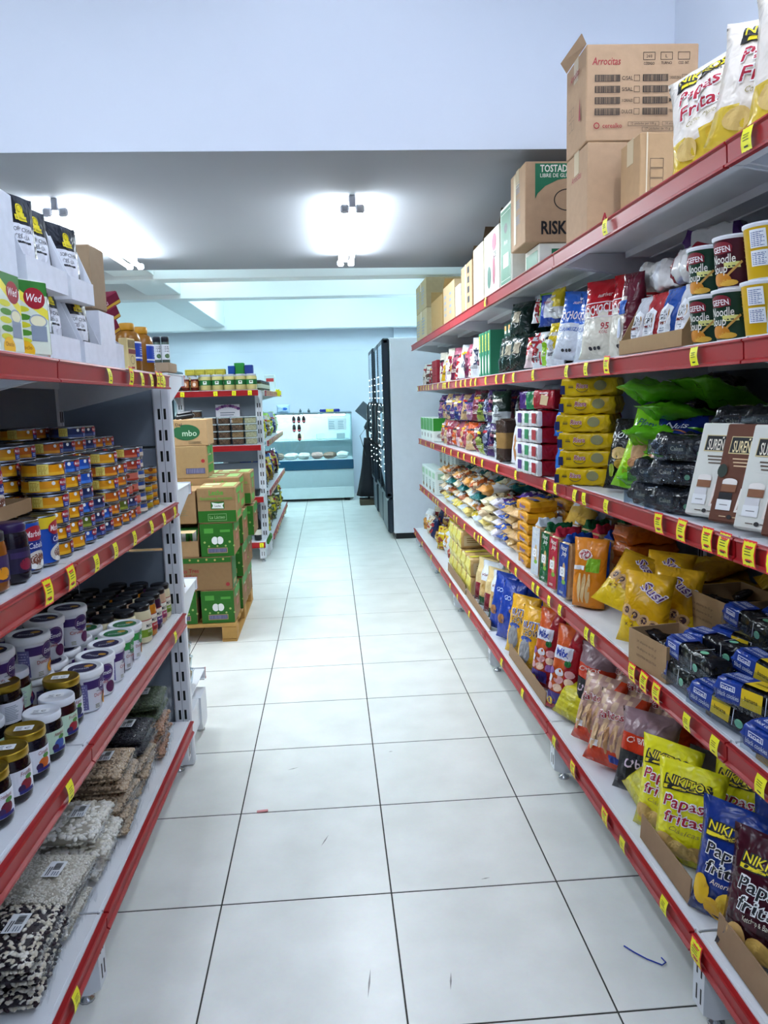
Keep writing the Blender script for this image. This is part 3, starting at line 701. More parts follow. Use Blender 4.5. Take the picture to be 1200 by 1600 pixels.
def jam_pr(a, b2):
    def f(mb, P):
        mb.rect(P, -.05, .05, .02, .07, ink(a), 14, 1); mb.oval(P, .012, .036, .016, .012, ink(b2), 14); mb.rect(P, -.02, .05, .05, .062, ink('#3a2a5a'), 10)
    return f
def glassjar(name, body, lid, pr, r=.036, h=.11, **k):
    return jar(name, [(r * .85, 0), (r, .006), (r, h - .03), (r * .94, h - .018), (r * .84, h - .01), (r * .84, h)], mat(body, .12), [(r * .9, h - .014), (r * .92, h - .012), (r * .92, h + .002), (r * .86, h + .004), (.001, h + .004)], mat(*lid), pr, lambda z: r if z < h - .03 else r * .96, 'jar', **k)
cara = glassjar('caramel_jar', '#8a4d14', ('#1c1a22', .3), jam_pr('#3b2a55', '#e0951c'))
plum = glassjar('plum_jar', '#150d1c', ('#2a1448', .3), jam_pr('#1f1838', '#8a1c38'), .037, .115)
put_left(cara, 2, 1.475, .06, 'amber jar with a dark label, at the photo edge by the plum jar', 50); put_left(plum, 2, 1.565, .055, 'dark plum jar with a purple lid in front of the tall blue cans', 55)
for y, wh, kd in ((1.56, 'the plum jar', 0), (1.70, 'the tall mackerel cans', 0), (1.88, 'the first yellow can stack', 1), (2.05, 'the blue can stack', 2), (2.25, 'the short navy can stack', 1), (2.47, 'the orange can stack', 2), (2.66, 'the picture-labelled cans', 4), (2.83, 'the amber can stack', 1)): tag_left(2, y, wh, kd)
# ---- jams, tubs and dressings
def sticker(r, z):
    mb = MB(); P = lambda x, y, l=0: (x, y, z + .0008 + l); mb.rect(P, -r * .55, r * .45, -r * .3, r * .35, ink('#eceff2')); mb.ring(P, r * .15, 0, r * .16, r * .12, .002, INKD, 12, .6, 5.4); mb.lines(P, -r * .45, -r * .1, -r * .2, r * .25, 3, INKG); return mb.mesh('lid_sticker')
def jamlab(bg, fruit, strip):
    def f(mb, P):
        mb.rect(P, -.075, .075, .018, .0685, ink(bg), 22, 1)
        for q in (-.04, .045):
            mb.oval(P, q, .036, .014, .012, ink(fruit), 16); mb.oval(P, q - .012, .030, .008, .008, ink('#3a2450'), 12); mb.oval(P, q + .006, .05, .009, .005, ink('#4f8a3a'), 12); mb.rect(P, q - .018, q + .018, .019, .026, ink('#2c2c78'), 6); mb.text(P, strip, q, .060, .008, ink('#8a2030'), .026, .004, .2, lift=.0006)
        mb.lines(P, -.014, .016, .026, .062, 9, ink('#9aa2b0'))
    return f
def jam(body, lid, lab, r=.042, h=.105, st=True):
    return jar('jam_jar', [(r * .86, 0), (r * .97, .004), (r, .01), (r, h - .034), (r * .95, h - .02), (r * .86, h - .014), (r * .86, h - .002)], mat(body, .1), [(r * .95, h - .015), (r * .97, h - .013), (r * .97, h), (r * .93, h + .003), (r * .88, h + .001), (.001, h + .001)], lid, lab, lambda z: r if z < h - .034 else r * .97, 'jar', top=sticker(r * .9, h + .0015) if st else None, n=26)
GOLD = mat('#a88a2c', .3, '', .8); WLID = mat('#e4e8f0', .35)
jg1 = jam('#12060c', GOLD, jamlab('#e6e9f2', '#6b1730', 'Frambuesa')); jg2 = jam('#1a0710', GOLD, jamlab('#e6e9f2', '#8a1d2c', 'Frutilla')); jg3 = jam('#0e0a1a', GOLD, jamlab('#e6e9f2', '#d0641c', 'Ciruela'))
jw1 = jam('#0d0a14', WLID, jamlab('#bcd8c0', '#3b5aa8', 'Arandano')); jw2 = jam('#2a0a12', WLID, jamlab('#bcd8c0', '#a01f2c', 'Frutilla')); jbig = jam('#0a0c12', GOLD, jamlab('#dfe4ee', '#2b3350', 'Higo'), .045, .118)
front = [(1.41, jg1, 'gold'), (1.505, jg2, 'gold'), (1.60, jg3, 'gold'), (1.695, jw1, 'white'), (1.79, jw2, 'white'), (1.885, jbig, 'gold')]
seen = {'gold': 0, 'white': 0}
for y, p, c in front:
    put_left(p, 3, y, .075 + (.02 if p is jbig else 0), '%s-lidded dark jam jar in the front row, %s %s lid from the photo edge' % (c, ORD[seen[c]], c), 8); seen[c] += 1
for i, (y, dx, p, c) in enumerate(((1.46, .175, jw1, 'white'), (1.56, .18, jw2, 'white'), (1.66, .185, jw1, 'white'), (1.76, .185, jg1, 'gold'), (1.52, .28, jg3, 'gold'), (1.63, .285, jw2, 'white'), (1.85, .20, jw2, 'white'))):
    put_left(p, 3, y, dx, '%s-lidded dark jam jar behind the front row, %s from the shelf edge by the beans' % (c, ORD[i]), 45, group='jam jars behind', dz=.05 if i in (0, 3, 6) else 0)
divm = MB().box(-.16, .16, -.06, .06, 0, .003, card('#8d7250'), .001)
for i, (y, dx) in enumerate(((1.52, .17), (1.80, .19))):
    put_left(Proto('cardboard_divider', 'cardboard', MB().box(-.10, .10, -.055, .055, 0, .045, card('#9a7d58'), .001).mesh('cardboard_divider')), 3, y, dx, 'flat cardboard divider under the jam jars, %s one' % ('lower', 'upper')[i], 90)
def tub(lid_disc, band, fruit, word):
    r0, r1, h = .043, .0495, .105
    rf = lambda z: r0 + (r1 - r0) * z / h
    mb = MB().lathe([(r0 * .95, 0), (r0, .003), (rf(h - .012), h - .012), (r1, h - .002), (r1, h)], mat('#e9ebf2', .35), 26)
    lid = MB().lathe([(r1 + .0015, h - .013), (r1 + .0035, h - .011), (r1 + .0035, h + .002), (r1 + .001, h + .006), (r1 - .004, h + .006), (r1 - .006, h + .003), (.001, h + .003)], mat('#f0f2f6', .3), 26)
    ls = MB(); Pt = lambda x, y, l=0: (x, y, h + .0036 + l); ls.oval(Pt, 0, 0, .036, .036, ink(lid_disc), 24); ls.oval(Pt, .016, .01, .012, .009, ink('#c9922c'), 12); ls.text(Pt, 'Emeth', -.004, -.006, .012, ink('#d8dced'), .04, .004, .3, lift=.0005)
    def lab(m, P):
        for q in (-.062, .045):
            m.shape(P, [(q - .045, .062), (q + .005, .062), (q + .005, .085), (q - .045, .085)], ink(band)); m.oval(P, q + .016, .068, .024, .024, ink(band), 20); m.ring(P, q + .016, .068, .021, .021, .0012, ink('#8d6a8a'), 20)
            m.text(P, 'Emeth', q + .016, .068, .013, ink('#f2f2fa'), .034, .004, .25, lift=.0007); m.text(P, word, q - .002, .043, .0095, ink('#b0242c'), .038, .003, lift=.0006); m.lines(P, q - .014, q + .01, .052, .056, 1, INKG)
            if fruit == 'peach': m.oval(P, q + .03, .026, .015, .018, ink('#b0341c'), 16); m.oval(P, q + .022, .022, .016, .015, ink('#e9a01c'), 18); m.oval(P, q + .023, .022, .008, .008, ink('#8a3a14'), 12)
            else: m.oval(P, q + .024, .024, .015, .017, ink('#5a1c52'), 16)
            m.lines(P, q - .02, q - .006, .008, .02, 3, ink('#8a8a6a'))
        m.rect(P, -.018, .008, .008, .078, ink('#6d6aa0'), 6, 1); m.lines(P, -.016, .006, .012, .076, 9, ink('#b9b6da'))
    return Proto('fruit_tub', 'tub', mb.mesh('fruit_tub'), [('lid', lid.mesh('lid'), [('lid_sticker', ls.mesh('lid_sticker'))]), ('printed_label', deco(lab, cyl_map(rf)))])
tp1 = tub('#1f1846', '#3b1f66', 'peach', 'Durazno'); tp2 = tub('#1f1846', '#3b1f66', 'plum', 'Ciruela'); tg1 = tub('#1c6a3c', '#1f8a3a', 'peach', 'Durazno'); tg2 = tub('#1c6a3c', '#1f8a3a', 'plum', 'Ciruela')
for i, (y, p, rz, c) in enumerate(((1.985, tp1, 62, 'purple'), (2.095, tp2, 20, 'purple'), (2.20, tp2, 75, 'purple'), (2.305, tg2, 60, 'green'), (2.405, tg1, 66, 'green'))):
    put_left(p, 3, y, .075, '%s-labelled white fruit tub in the front row, %s tub past the jam jars' % (c, ORD[i]), rz - 44)
for i in range(5):
    y = 1.95 + .107 * i
    put_left(tp1 if i < 4 else tg1, 3, y, .19, 'white fruit tub in the second row at shelf level, %s past the jam jars' % ORD[i], 50, group='tubs in the second row')
    put_left(tg1, 3, y - .03, .305, 'white fruit tub in the third row at shelf level, %s past the jam jars' % ORD[i], 50, group='tubs in the third row')
for i, (y, p, rz, dx) in enumerate(((1.80, tp1, 55, .22), (1.935, tp1, 50, .185), (2.085, tp2, 20, .20), (2.20, tp2, 30, .175))):
    if i == 0: put_left(tp1, 3, y, dx + .01, 'white fruit tub under the outermost stacked purple tub', 50, dz=0.0)
    put_left(p, 3, y, dx, 'purple-labelled white fruit tub stacked on other tubs, %s in that upper row' % ORD[i], rz - 40, dz=.113)
for i, (y) in enumerate((1.90, 2.02, 2.14)): put_left(tg1, 3, y, .305, 'green-lidded fruit tub stacked behind in the dark, %s of three' % ORD[i], 50, dz=.113)
def mayo_pr(c, sub):
    def f(mb, P):
        mb.rect(P, -.05, .05, .048, .078, ink('#e9e2d2'), 16); mb.rect(P, -.05, .05, .022, .048, ink(c), 16); mb.rect(P, -.05, .05, .078, .081, ink('#a03030'), 16)
        for q in (-.022, .03): mb.text(P, 'MAYO', q, .06, .012, INKD, .036, .012, lift=.0006); mb.text(P, sub, q, .04, .006, ink('#f0e8e0'), .026, .004, lift=.0006); mb.lines(P, q - .014, q + .014, .025, .034, 2, ink('#2a1c20'))
    return f
def mayo(body, c, sub): return glassjar('dressing_jar', body, ('#101218', .25), mayo_pr(c, sub), .037, .125)
my = [mayo('#d9cfa8', '#7da02c', 'PALTA'), mayo('#b9701c', '#b02a30', 'SRIRACHA'), mayo('#3a1838', '#4a2a78', 'MOLE'), mayo('#c9a88a', '#b03868', 'REMOLACHA')]
for i, (k, c) in enumerate(((0, 'green'), (0, 'green'), (1, 'amber with red'), (2, 'purple'), (3, 'pink'), (0, 'green'))):
    put_left(my[k], 3, 2.495 + .079 * i, .07 + (.03 if i in (0,) else 0), '%s-labelled dressing jar with black lid, %s in the front row past the tubs' % (c, ORD[i]), 26)
for row in range(4):
    for i in range(7 - (1 if row > 1 else 0)):
        put_left(my[(i + row) % 4], 3, 2.44 + .079 * i - .0 * row, .152 + .08 * row - (.005 if row == 3 else 0), 'black-lidded dressing jar, %s past the tubs in the %s row behind the front jars' % (ORD[i], ORD[row]), 56, group='dressing jars behind')
for y, wh, kd in ((1.575, 'the gold-lidded jam jars', 1), (2.70, 'the purple dressing jar', 2)): tag_left(3, y, wh, kd)
# ---- bags of beans
def bean_bag(name, W, L, H, bean_len, bean_w, cols, fillc, seed, filmm=CLEAR, beans=True, cat='bag of beans', sticker_=True, top=None):
    """clear bag lying flat, neck film towards -y; cols = bean colours"""
    rnd = random.Random(seed)
    def S(u, v):  # top half height over unit square
        q = max(0, 1 - abs(u) ** 3.2) ** .5 * max(0, 1 - abs(v) ** 3.6) ** .5
        return q
    def shell(k, m, film_=False):
        mb = MB(); nu, nv = 12, 16; rings = []
        for i in range(nv + 1):
            v = -1 + 2 * i / nv; ring = []
            for s in (1, -1):
                for j in range(nu + (1 if s > 0 else 0)) if s > 0 else range(1, nu):
                    u = (-1 + 2 * j / nu) * s * -1
                    wv = .10 * noise.noise(Vector((u * 2 + seed, v * 2, s)))
                    ring.append((u * W / 2 * k, v * L / 2 * k, H / 2 + s * H / 2 * S(u, v) * (1 + wv) * k))
            rings.append(ring[::-1])
        mb.loft(rings, m); return mb
    me = shell(.965, mat(fillc, .6)); parts = []
    if beans:
        bm = MB(); ms = [mat(c, .35) for c in cols]; n = int(2.6 * W * L / (bean_len * bean_w) * 1.25); seg = 6
        for _ in range(n):
            u, v = rnd.uniform(-.97, .97), rnd.uniform(-.97, .97); s = 1 if rnd.random() < .72 else -1
            if rnd.random() < .35:
                if rnd.random() < .6: v = rnd.choice((-1, 1)) * rnd.uniform(.86, .985)
                else: u = rnd.choice((-1, 1)) * rnd.uniform(.86, .985)
            wv = .10 * noise.noise(Vector((u * 2 + seed, v * 2, s)))
            c = Vector((u * W / 2 * .97, v * L / 2 * .97, H / 2 + s * H / 2 * S(u, v) * (1 + wv) * .93))
            a = rnd.uniform(0, PI); tl = rnd.uniform(-.4, .4); A = Vector((math.cos(a), math.sin(a), tl)).normalized(); B = Vector((0, 0, 1)).cross(A).normalized(); C = A.cross(B)
            m = rnd.choice(ms); la, lb = bean_len / 2 * rnd.uniform(.85, 1.1), bean_w / 2 * rnd.uniform(.85, 1.1)
            b0 = bm.add([c - A * la] + [c + A * (la * x) + B * (lb * rr * math.cos(2 * PI * j / seg)) + C * (lb * .8 * rr * math.sin(2 * PI * j / seg)) for x, rr in ((-.62, .8), (0, 1.02), (.62, .8)) for j in range(seg)] + [c + A * la])
            for j in range(seg):
                j2 = (j + 1) % seg; bm.face((b0, b0 + 1 + j2, b0 + 1 + j), m, True)
                for q in (0, 1): bm.face((b0 + 1 + q * seg + j, b0 + 1 + q * seg + j2, b0 + 1 + (q + 1) * seg + j2, b0 + 1 + (q + 1) * seg + j), m, True)
                bm.face((b0 + 1 + 2 * seg + j, b0 + 1 + 2 * seg + j2, b0 + 1 + 3 * seg), m, True)
        parts.append(('beans', bm.mesh('beans'), (), 'stuff'))
    fm = shell(1.035, filmm)
    # loose neck of film in front
    rings = []
    for i in range(7):
        q = i / 6; y = -L / 2 * 1.0 - .014 * q; rings.append([(-W / 2 * (.95 - .1 * q) + W * (.95 - .1 * q) * j / 10, y + .006 * noise.noise(Vector((j, i, seed))), H * .5 + .2 * H * q + .022 * noise.noise(Vector((j * .9, i * .7, seed * 3))) * (1 + q)) for j in range(11)])
    fm.loft(rings, filmm, True, False, False)
    parts.append(('plastic_wrap', fm.mesh('plastic_wrap')))
    if sticker_:
        st = MB(); P = lambda x, y, l=0: (x, y - .06, H * 1.10 + .005 + l - .35 * (abs(x) + abs(y)) ** 2)
        st.rect(P, -.03, .03, -.02, .02, ink('#eceff2')); st.bars(P, -.004, .024, -.013, .004, INKD, 12); st.lines(P, -.026, .02, .006, .016, 2, INKD); st.lines(P, -.026, -.009, -.015, .002, 3, INKG)
        parts.append(('price_sticker', st.mesh('price_sticker')))
    return Proto(name, cat, me.mesh(name), parts)
B = {}
B['mixed'] = bean_bag('bean_bag', .19, .25, .05, .017, .0095, ['#ded6c6', '#e6e0d4', '#2a1622', '#1a1420', '#d8cdb8'], '#2a1c24', 1)
B['small'] = bean_bag('bean_bag', .19, .25, .044, .0095, .0065, ['#dcd6c8', '#e6e1d6', '#cfc7b6'], '#b9b09e', 2)
B['white'] = bean_bag('bean_bag', .19, .25, .05, .021, .011, ['#ece8de', '#e2ddd0', '#f0ede6'], '#b8b09e', 3)
B['pale'] = bean_bag('bean_bag', .19, .25, .04, .0085, .008, ['#c2a98c', '#b59a7c', '#cdb79c'], '#7d6750', 4)
B['chick'] = bean_bag('chickpea_bag', .19, .25, .045, .0105, .010, ['#a5765a', '#94664c', '#b58a6c'], '#5d4232', 5, cat='bag of chickpeas')
B['dark'] = bean_bag('dark_legume_bag', .19, .25, .04, .01, .007, ['#1a1a26', '#22222e'], '#1c1c28', 6, cat='bag of legumes')
B['green'] = bean_bag('lentil_bag', .20, .26, .04, .008, .007, ['#4a5a3c', '#3c4a34', '#56664a'], '#3c4a34', 7, cat='bag of lentils')
STK = [(1.505, [('mixed', .052)] * 3, 'black and white mixed beans'), (1.725, [('small', .046)] * 3, 'small white beans'), (1.94, [('white', .052)] * 3, 'big white beans'), (2.16, [('pale', .042)] * 5, 'pale chickpeas'), (2.40, [('pale', .042)] * 3 + [('dark', .042)] * 2, ''), (2.65, [('chick', .047)] * 3 + [('green', .042)] * 2, '')]
NM = dict(mixed='black and white mixed beans', small='small white beans', white='big white beans', pale='pale chickpeas', dark='dark legumes', chick='brown chickpeas', green='green lentils')
for c, (y, s, _) in enumerate(STK):
    z = 0
    for i, (k, h) in enumerate(s):
        put_left(B[k], 4, y + random.uniform(-.012, .012) + (.012 if i % 2 else 0), .155 + random.uniform(-.012, .012), 'bag of %s, %s up in the %s stack of bean bags' % (NM[k], ORD[i], ORD[c]), 90 + random.uniform(-7, 7), rx=random.uniform(-2, 2), dz=z, group='bags of beans'); z += h
tag_left(4, 1.50, 'the mixed bean bags', 1)
# ---- end gondola behind
def sp_pr(mb, P):
    mb.rect(P, -.04, .04, .012, .07, ink('#dfe3e6'), 14); mb.oval(P, .003, .026, .009, .009, ink('#3f6a34'), 12); mb.lines(P, -.008, .014, .042, .066, 4, INKD)
spice = jar('spice_jar', [(.013, 0), (.0145, .003), (.0145, .075), (.012, .08), (.012, .082)], mat('#5a6a62', .15), [(.0142, .08), (.0142, .098), (.013, .1), (.001, .1)], mat('#20242e', .4), sp_pr, lambda z: .0145, 'jar')
for i, x in enumerate((-.628, -.660, -.692, -.724, -.756)):
    spice.place((x, 3.09, EZ[0] + .0405), 'dark-capped spice jar standing on the small brown carton, %s from the end gondola edge' % ORD[i], (0, 0, .4))
    if i < 4: spice.place((x - .012, 3.15, EZ[0] + .0405), 'dark-capped spice jar in the second row on the brown carton, %s from the edge' % ORD[i], (0, 0, .4))
carton('spice_tray', .20, .15, .036, '#a08a70', None, False).place((-.708, 3.115, EZ[0] + .0045), 'low brown carton under the spice jars')
peach = bag('sweet_packet', 'packet', .09, .12, .03, film('#e6c9b4'), lambda mb, P: (mb.oval(P, 0, .06, .025, .03, ink('#b3523c'))), 9)
peach.place((-.66, 3.12, EZ[2] + .005), 'pale packet with a red spot on the third shelf of the end gondola', (-.15, 0, math.radians(35)))
CUP = mat('#dfe6ea', .1, 'clear')
def cupstack():
    mb = MB().lathe([(.030, 0), (.033, .003), (.042, .055), (.045, .058)], CUP, 18); fill = MB().lathe([(.025, .004), (.036, .05), (.02, .06), (.002, .062)], mat('#a08a66', .7), 10, smooth=False); return Proto('clear_cup', 'cup', mb.mesh('clear_cup'), [('biscuits', fill.mesh('biscuits'), (), 'stuff')])
cups = cupstack()
for i, x in enumerate((-.662, -.76)):
    for k in range(4): cups.place((x, 3.18 - .01 * k, EZ[3] + .005 + .062 * k), 'clear cup of biscuits, %s from the bottom in the %s stack of the end gondola' % (ORD[k], ('outer', 'inner')[i]), (0, 0, .3 * k), 'cups of biscuits')
# ================================================================ wall shelving, snacks
SH = {1: 'top', 2: 'second', 3: 'third', 4: 'fourth', 5: 'bottom'}
CNT = {}
def nth(desc, k):
    CNT[desc, k] = CNT.get((desc, k), 0) + 1
    i = CNT[desc, k] - 1
    return '%s, %s along the %s wall shelf' % (desc, ORD[i], SH[k])
def split(top, bot, at=.3, jag=.04):
    a, b = film(top), film(bot); return lambda u, v, s: b if v < at + jag * math.sin(u * 7) else a
def chips_pr(brand, main, sub, mcol, chips, brandc='#f2dd1e', outl='#ffffff', H=.25, snacks=False):
    k = H / .25
    def f(mb, P):
        w0 = .062 * k
        mb.shape(P, [(-w0, .19 * k), (w0, .205 * k), (w0 * 1.02, .218 * k), (-w0, .205 * k)], ink('#16161a')); mb.shape(P, [(-w0 * .97, .193 * k), (w0 * .96, .2075 * k), (w0 * .96, .215 * k), (-w0 * .97, .202 * k)], ink(brandc))
        mb.text(P, brand, 0, .216 * k, .021 * k, ink('#16161a'), .122 * k, .07, lift=.0006); mb.text(P, brand, 0, .217 * k, .018 * k, ink(brandc), .112 * k, .008, lift=.0014)
        if snacks: mb.text(P, 'snacks', .03 * k, .2 * k, .010 * k, ink('#16161a'), .04 * k, lift=.0012)
        for i, t in enumerate(main):
            y = (.165 - .036 * i) * k; mb.text(P, t, .006 * i, y, .03 * k, ink(outl), .112 * k, .05, .18, rot=.06, lift=.0006); mb.text(P, t, .006 * i, y, .028 * k, ink(mcol), .108 * k, .012, .18, rot=.06, lift=.0014)
        mb.text(P, sub, .008, .098 * k, .012 * k, ink('#e8e2d0' if outl != '#ffffff' or mcol == '#14141c' else '#9a8a3a'), .08 * k, 0, .3, rot=.05, lift=.0006)
        for (x, y, rx, ry, c) in chips: mb.oval(P, x * k, y * k, rx * k, ry * k, ink(c), 18, 3)
    return f
TAN, TAN2 = '#c9a45c', '#e0bf74'
nik_y = bag('chips_bag', 'chips bag', .185, .26, .085, split('#e6df1c', '#d3cb1a', .24), chips_pr('NIKITOS', ('Papas', 'fritas'), 'Clásicas', '#a81424', [(-.045, .055, .03, .024, TAN), (.0, .045, .034, .026, TAN2), (.045, .05, .028, .022, TAN)]), 11, .3)
nik_b = bag('chips_bag', 'chips bag', .19, .27, .085, split('#14307e', '#0f2768', .3), chips_pr('NIKITOS', ('Papas', 'fritas'), 'Americanas', '#14141c', [(-.055, .065, .022, .036, '#e0b41e'), (.02, .05, .034, .036, '#e6bf30'), (-.02, .03, .026, .03, '#d9a81c')]), 12, .3)
nik_k = bag('chips_bag', 'chips bag', .20, .27, .085, split('#3c0c1c', '#2a0814', .3), chips_pr('NIKITOS', ('Papas', 'fritas'), 'Ketchup & Barbacoa', '#14141c', [(-.045, .05, .022, .028, '#d9b06a'), (.01, .04, .034, .03, '#e6bd62')]), 13, .3)
papas = bag('chips_bag', 'chips bag', .21, .25, .09, split('#eee4d8', '#d8b83a', .27), chips_pr('NIKITOS', ('Papas', 'Fritas'), 'Corte Clásico', '#b01030', [(-.04, .045, .03, .02, TAN2), (.045, .05, .03, .024, '#e0b830')], snacks=True), 14, .35)
# ---- bottom shelf, near end
put_right(nik_k, 5, 1.395, .072, 'maroon chips bag with white lettering beside the cardboard strip', -58, -14)
put_right(nik_b, 5, 1.53, .072, 'blue chips bag with yellow ridged chips, next to the maroon one', -56, -12)
put_right(nik_y, 5, 1.765, .085, 'yellow chips bag standing in front, nearer the blue bag', -50, -8)
put_right(nik_y, 5, 1.90, .085, 'yellow chips bag standing in front, nearer the black snack bag', -56, -10)
put_right(nik_b, 5, 1.52, .185, 'blue chips bag standing in the second row', -60, -12)
put_right(nik_k, 5, 1.38, .19, 'maroon chips bag standing in the second row', -60, -12)
for i, (y, dx) in enumerate(((1.76, .21), (1.70, .31), (1.86, .30), (1.90, .40), (1.55, .32))): put_right(nik_y, 5, y, dx, nth('yellow chips bag standing behind the front bags', 5), -62 + 9 * (i % 3), -12 + 3 * (i % 2), dz=.06 if i > 1 else 0, group='yellow chips bags behind')
strip = lambda L, h: Proto('cardboard_strip', 'cardboard', MB().box(-L / 2, L / 2, -.002, .002, 0, h, card('#94775a'), .0008).mesh('cardboard_strip'))
put_right(strip(.29, .07), 5, 1.755, .024, 'cardboard strip upright along the rail before the yellow chips bags', -90, -3)
put_right(strip(.34, .075), 5, 1.31, .024, 'cardboard strip upright along the rail before the maroon chips bag', -90, -3)
put_right(strip(.62, .06), 5, 3.14, .022, 'cardboard strip upright along the rail before the red snack bags', -90, -3)
put_right(strip(.72, .05), 5, 4.24, .022, 'cardboard strip upright along the rail before the white biscuit bags', -90, -3)
multi = bag('snack_bag', 'snack bag', .22, .2, .09, lambda u, v, s: film(('#3f6a8a', '#8a2f3c', '#cfd6dc', '#6a7a2c')[int((u + 1) * 3 + v * 5) % 4]), None, 21, .5)
put_right(multi, 5, 1.25, .11, 'crinkled clear bag with mixed colours at the photo corner', -70, -30)
def oblas_pr(mb, P):
    mb.rect(P, -.075, .075, .035, .125, ink('#15171d'), 6, 4); mb.text(P, 'Oblas', .0, .095, .026, ink('#d9c2d6'), .10, .03, .1, rot=.08, lift=.0008); mb.text(P, 'DULCES', .02, .066, .012, ink('#e9e4ea'), .06, .01, rot=.08, lift=.0008)
    mb.text(P, 'CUBITOS', .0, .165, .018, ink('#f0dcd6'), .10, .02, .2, rot=.1, lift=.0008)
oblas = bag('snack_bag', 'snack bag', .19, .25, .09, lambda u, v, s: film('#c23418') if .5 < v < .74 else film('#1a1a20') if v < .5 else film('#8c6f76'), oblas_pr, 15, .45)
put_right(oblas, 5, 2.105, .11, 'black and orange snack bag leaning beside the yellow chips bags', -48, -16); put_right(oblas, 5, 2.79, .20, 'black and orange snack bag beside the long red bags', -62, -10, dz=.09); put_right(oblas, 5, 2.62, .14, 'black and orange snack bag tucked behind the orange snack bags', -66, -8, dz=.05)
yb = bag('snack_bag', 'snack bag', .2, .14, .06, lambda u, v, s: film('#c9c022') if int(v * 9) % 2 else film('#b3aa1c'), None, 16, .4)
put_right(yb, 5, 2.665, .06, 'small yellow patterned bag lying at the rail near the red bags', -70, -30); put_right(yb, 5, 2.03, .05, 'small yellow and red patterned bag lying at the rail near the black bag', -95, -55, dz=.02)
def palitos_pr(mb, P):
    mb.text(P, 'Palitos', -.01, .16, .026, ink('#efe4e4'), .1, .05, .1, rot=.12, lift=.0006); mb.text(P, 'Palitos', -.01, .16, .024, ink('#a32a30'), .096, .01, .1, rot=.12, lift=.0014); mb.rect(P, .02, .06, .018, .04, ink('#2a3a8a'), 2); mb.rect(P, -.06, -.03, .05, .07, ink('#e6e6ea'), 2)
    for i in range(5): mb.oval(P, -.05 + .026 * i, .08 + .012 * (i % 2), .011, .045, ink(('#cfa97e', '#dcb98e', '#b98a5c')[i % 3]), 10)
clearo = bag('snack_bag', 'snack bag', .19, .24, .085, lambda u, v, s: film('#c83a16') if v < .24 or u > .62 else film('#b08a80') if (int(u * 6 + v * 9) % 3) else film('#c9a98c'), palitos_pr, 17, .5)
for i, (y, dx, rz, rx, dz) in enumerate(((2.29, .07, -56, -26, 0), (2.46, .08, -60, -20, .0), (2.38, .21, -62, -16, .06), (2.54, .20, -70, -14, .07), (2.24, .23, -58, -20, .05), (2.45, .31, -66, -12, .12))): put_right(clearo, 5, y, dx, nth('orange bag of puffed sticks with clear window', 5), rz, rx, dz=dz, group='orange snack bags')
redflat = bag('snack_bag', 'snack bag', .2, .22, .06, film('#a81c14'), None, 18, .5); put_right(redflat, 5, 2.18, .30, 'plain dark red bag lying high behind the orange bags', -60, -60, dz=.13); put_right(redflat, 5, 2.33, .36, 'plain red bag lying behind the orange bags by the wall', -75, -50, dz=.13)
def mix_pr(mb, P):
    mb.rect(P, -.05, .04, .2, .25, ink('#d9dbe6'), 3, 2); mb.text(P, 'Mix', -.005, .226, .032, ink('#2a3f9c'), .07, .03, .1, lift=.0008); mb.oval(P, .03, .19, .012, .014, ink('#1d7a3c'), 12)
    for i in range(9): mb.oval(P, -.05 + .045 * (i % 3), .09 + .03 * (i // 3), .02, .015, ink(('#d9a0a0', '#e6c2a8', '#8a5a9c', '#e0e0e4')[i % 4]), 12)
    mb.rect(P, -.06, .03, .02, .07, ink('#3a2a78'), 4, 2); mb.oval(P, -.045, .03, .016, .016, ink('#e0c41e'), 12)
redl = bag('snack_bag', 'snack bag', .15, .33, .07, lambda u, v, s: film('#9c1420') if u > .25 or v < .25 else film('#c4501c'), mix_pr, 19, .35)
put_right(redl, 5, 2.765, .06, 'long red mixed snack bag standing beside the yellow patterned bag', -58, -14); put_right(redl, 5, 3.02, .065, 'long red mixed snack bag standing beside the yellow nut bag', -60, -12)
for i, (y, dx) in enumerate(((2.92, .20), (3.06, .26), (2.86, .32), (3.2, .33))): put_right(bag('snack_bag', 'snack bag', .19, .27, .07, film(('#7c1018', '#8a1420', '#5c0c18', '#6e1016')[i]), None, 30 + i, .5), 5, y, dx, nth('dark red snack bag standing behind the long red bags', 5), -62, -14, dz=.05, group='dark red bags')
def nut_pr(mb, P):
    mb.text(P, 'NUTTY', .0, .20, .03, ink('#eef0f6'), .11, .05, .12, rot=.05, lift=.0006); mb.text(P, 'NUTTY', .0, .20, .028, ink('#2a3f8c'), .106, .012, .12, rot=.05, lift=.0014); mb.text(P, 'CHOW', .0, .165, .03, ink('#f4ead0'), .10, .05, .1, rot=.04, lift=.0006); mb.text(P, 'CHOW', .0, .165, .028, ink('#3a1c16'), .096, .014, .1, rot=.04, lift=.0014)
    mb.oval(P, -.02, .08, .035, .055, ink('#8d8e92'), 18, 3); mb.oval(P, -.02, .135, .04, .012, ink('#2a4a9c'), 16); mb.oval(P, .05, .215, .012, .011, ink('#6b2a1c'), 12)
nut = bag('nut_bag', 'nut bag', .19, .28, .08, split('#dfa51c', '#e0b020', .2), nut_pr, 20, .3)
put_right(nut, 5, 3.235, .07, 'yellow nut bag standing beside the long red bag', -58, -12); put_right(nut, 5, 3.45, .07, 'yellow nut bag standing beside the blue bags', -58, -12); put_right(nut, 5, 3.36, .19, 'yellow nut bag standing behind the other two', -60, -12)
brn = bag('snack_bag', 'snack bag', .18, .26, .07, film('#6b3a1c'), None, 41, .5)
for i, (y, dx) in enumerate(((3.3, .29), (3.5, .30), (3.42, .38))): put_right(brn, 5, y, dx, nth('shiny brown bag standing behind the nut bags', 5), -64, -12, dz=.06, group='brown bags')
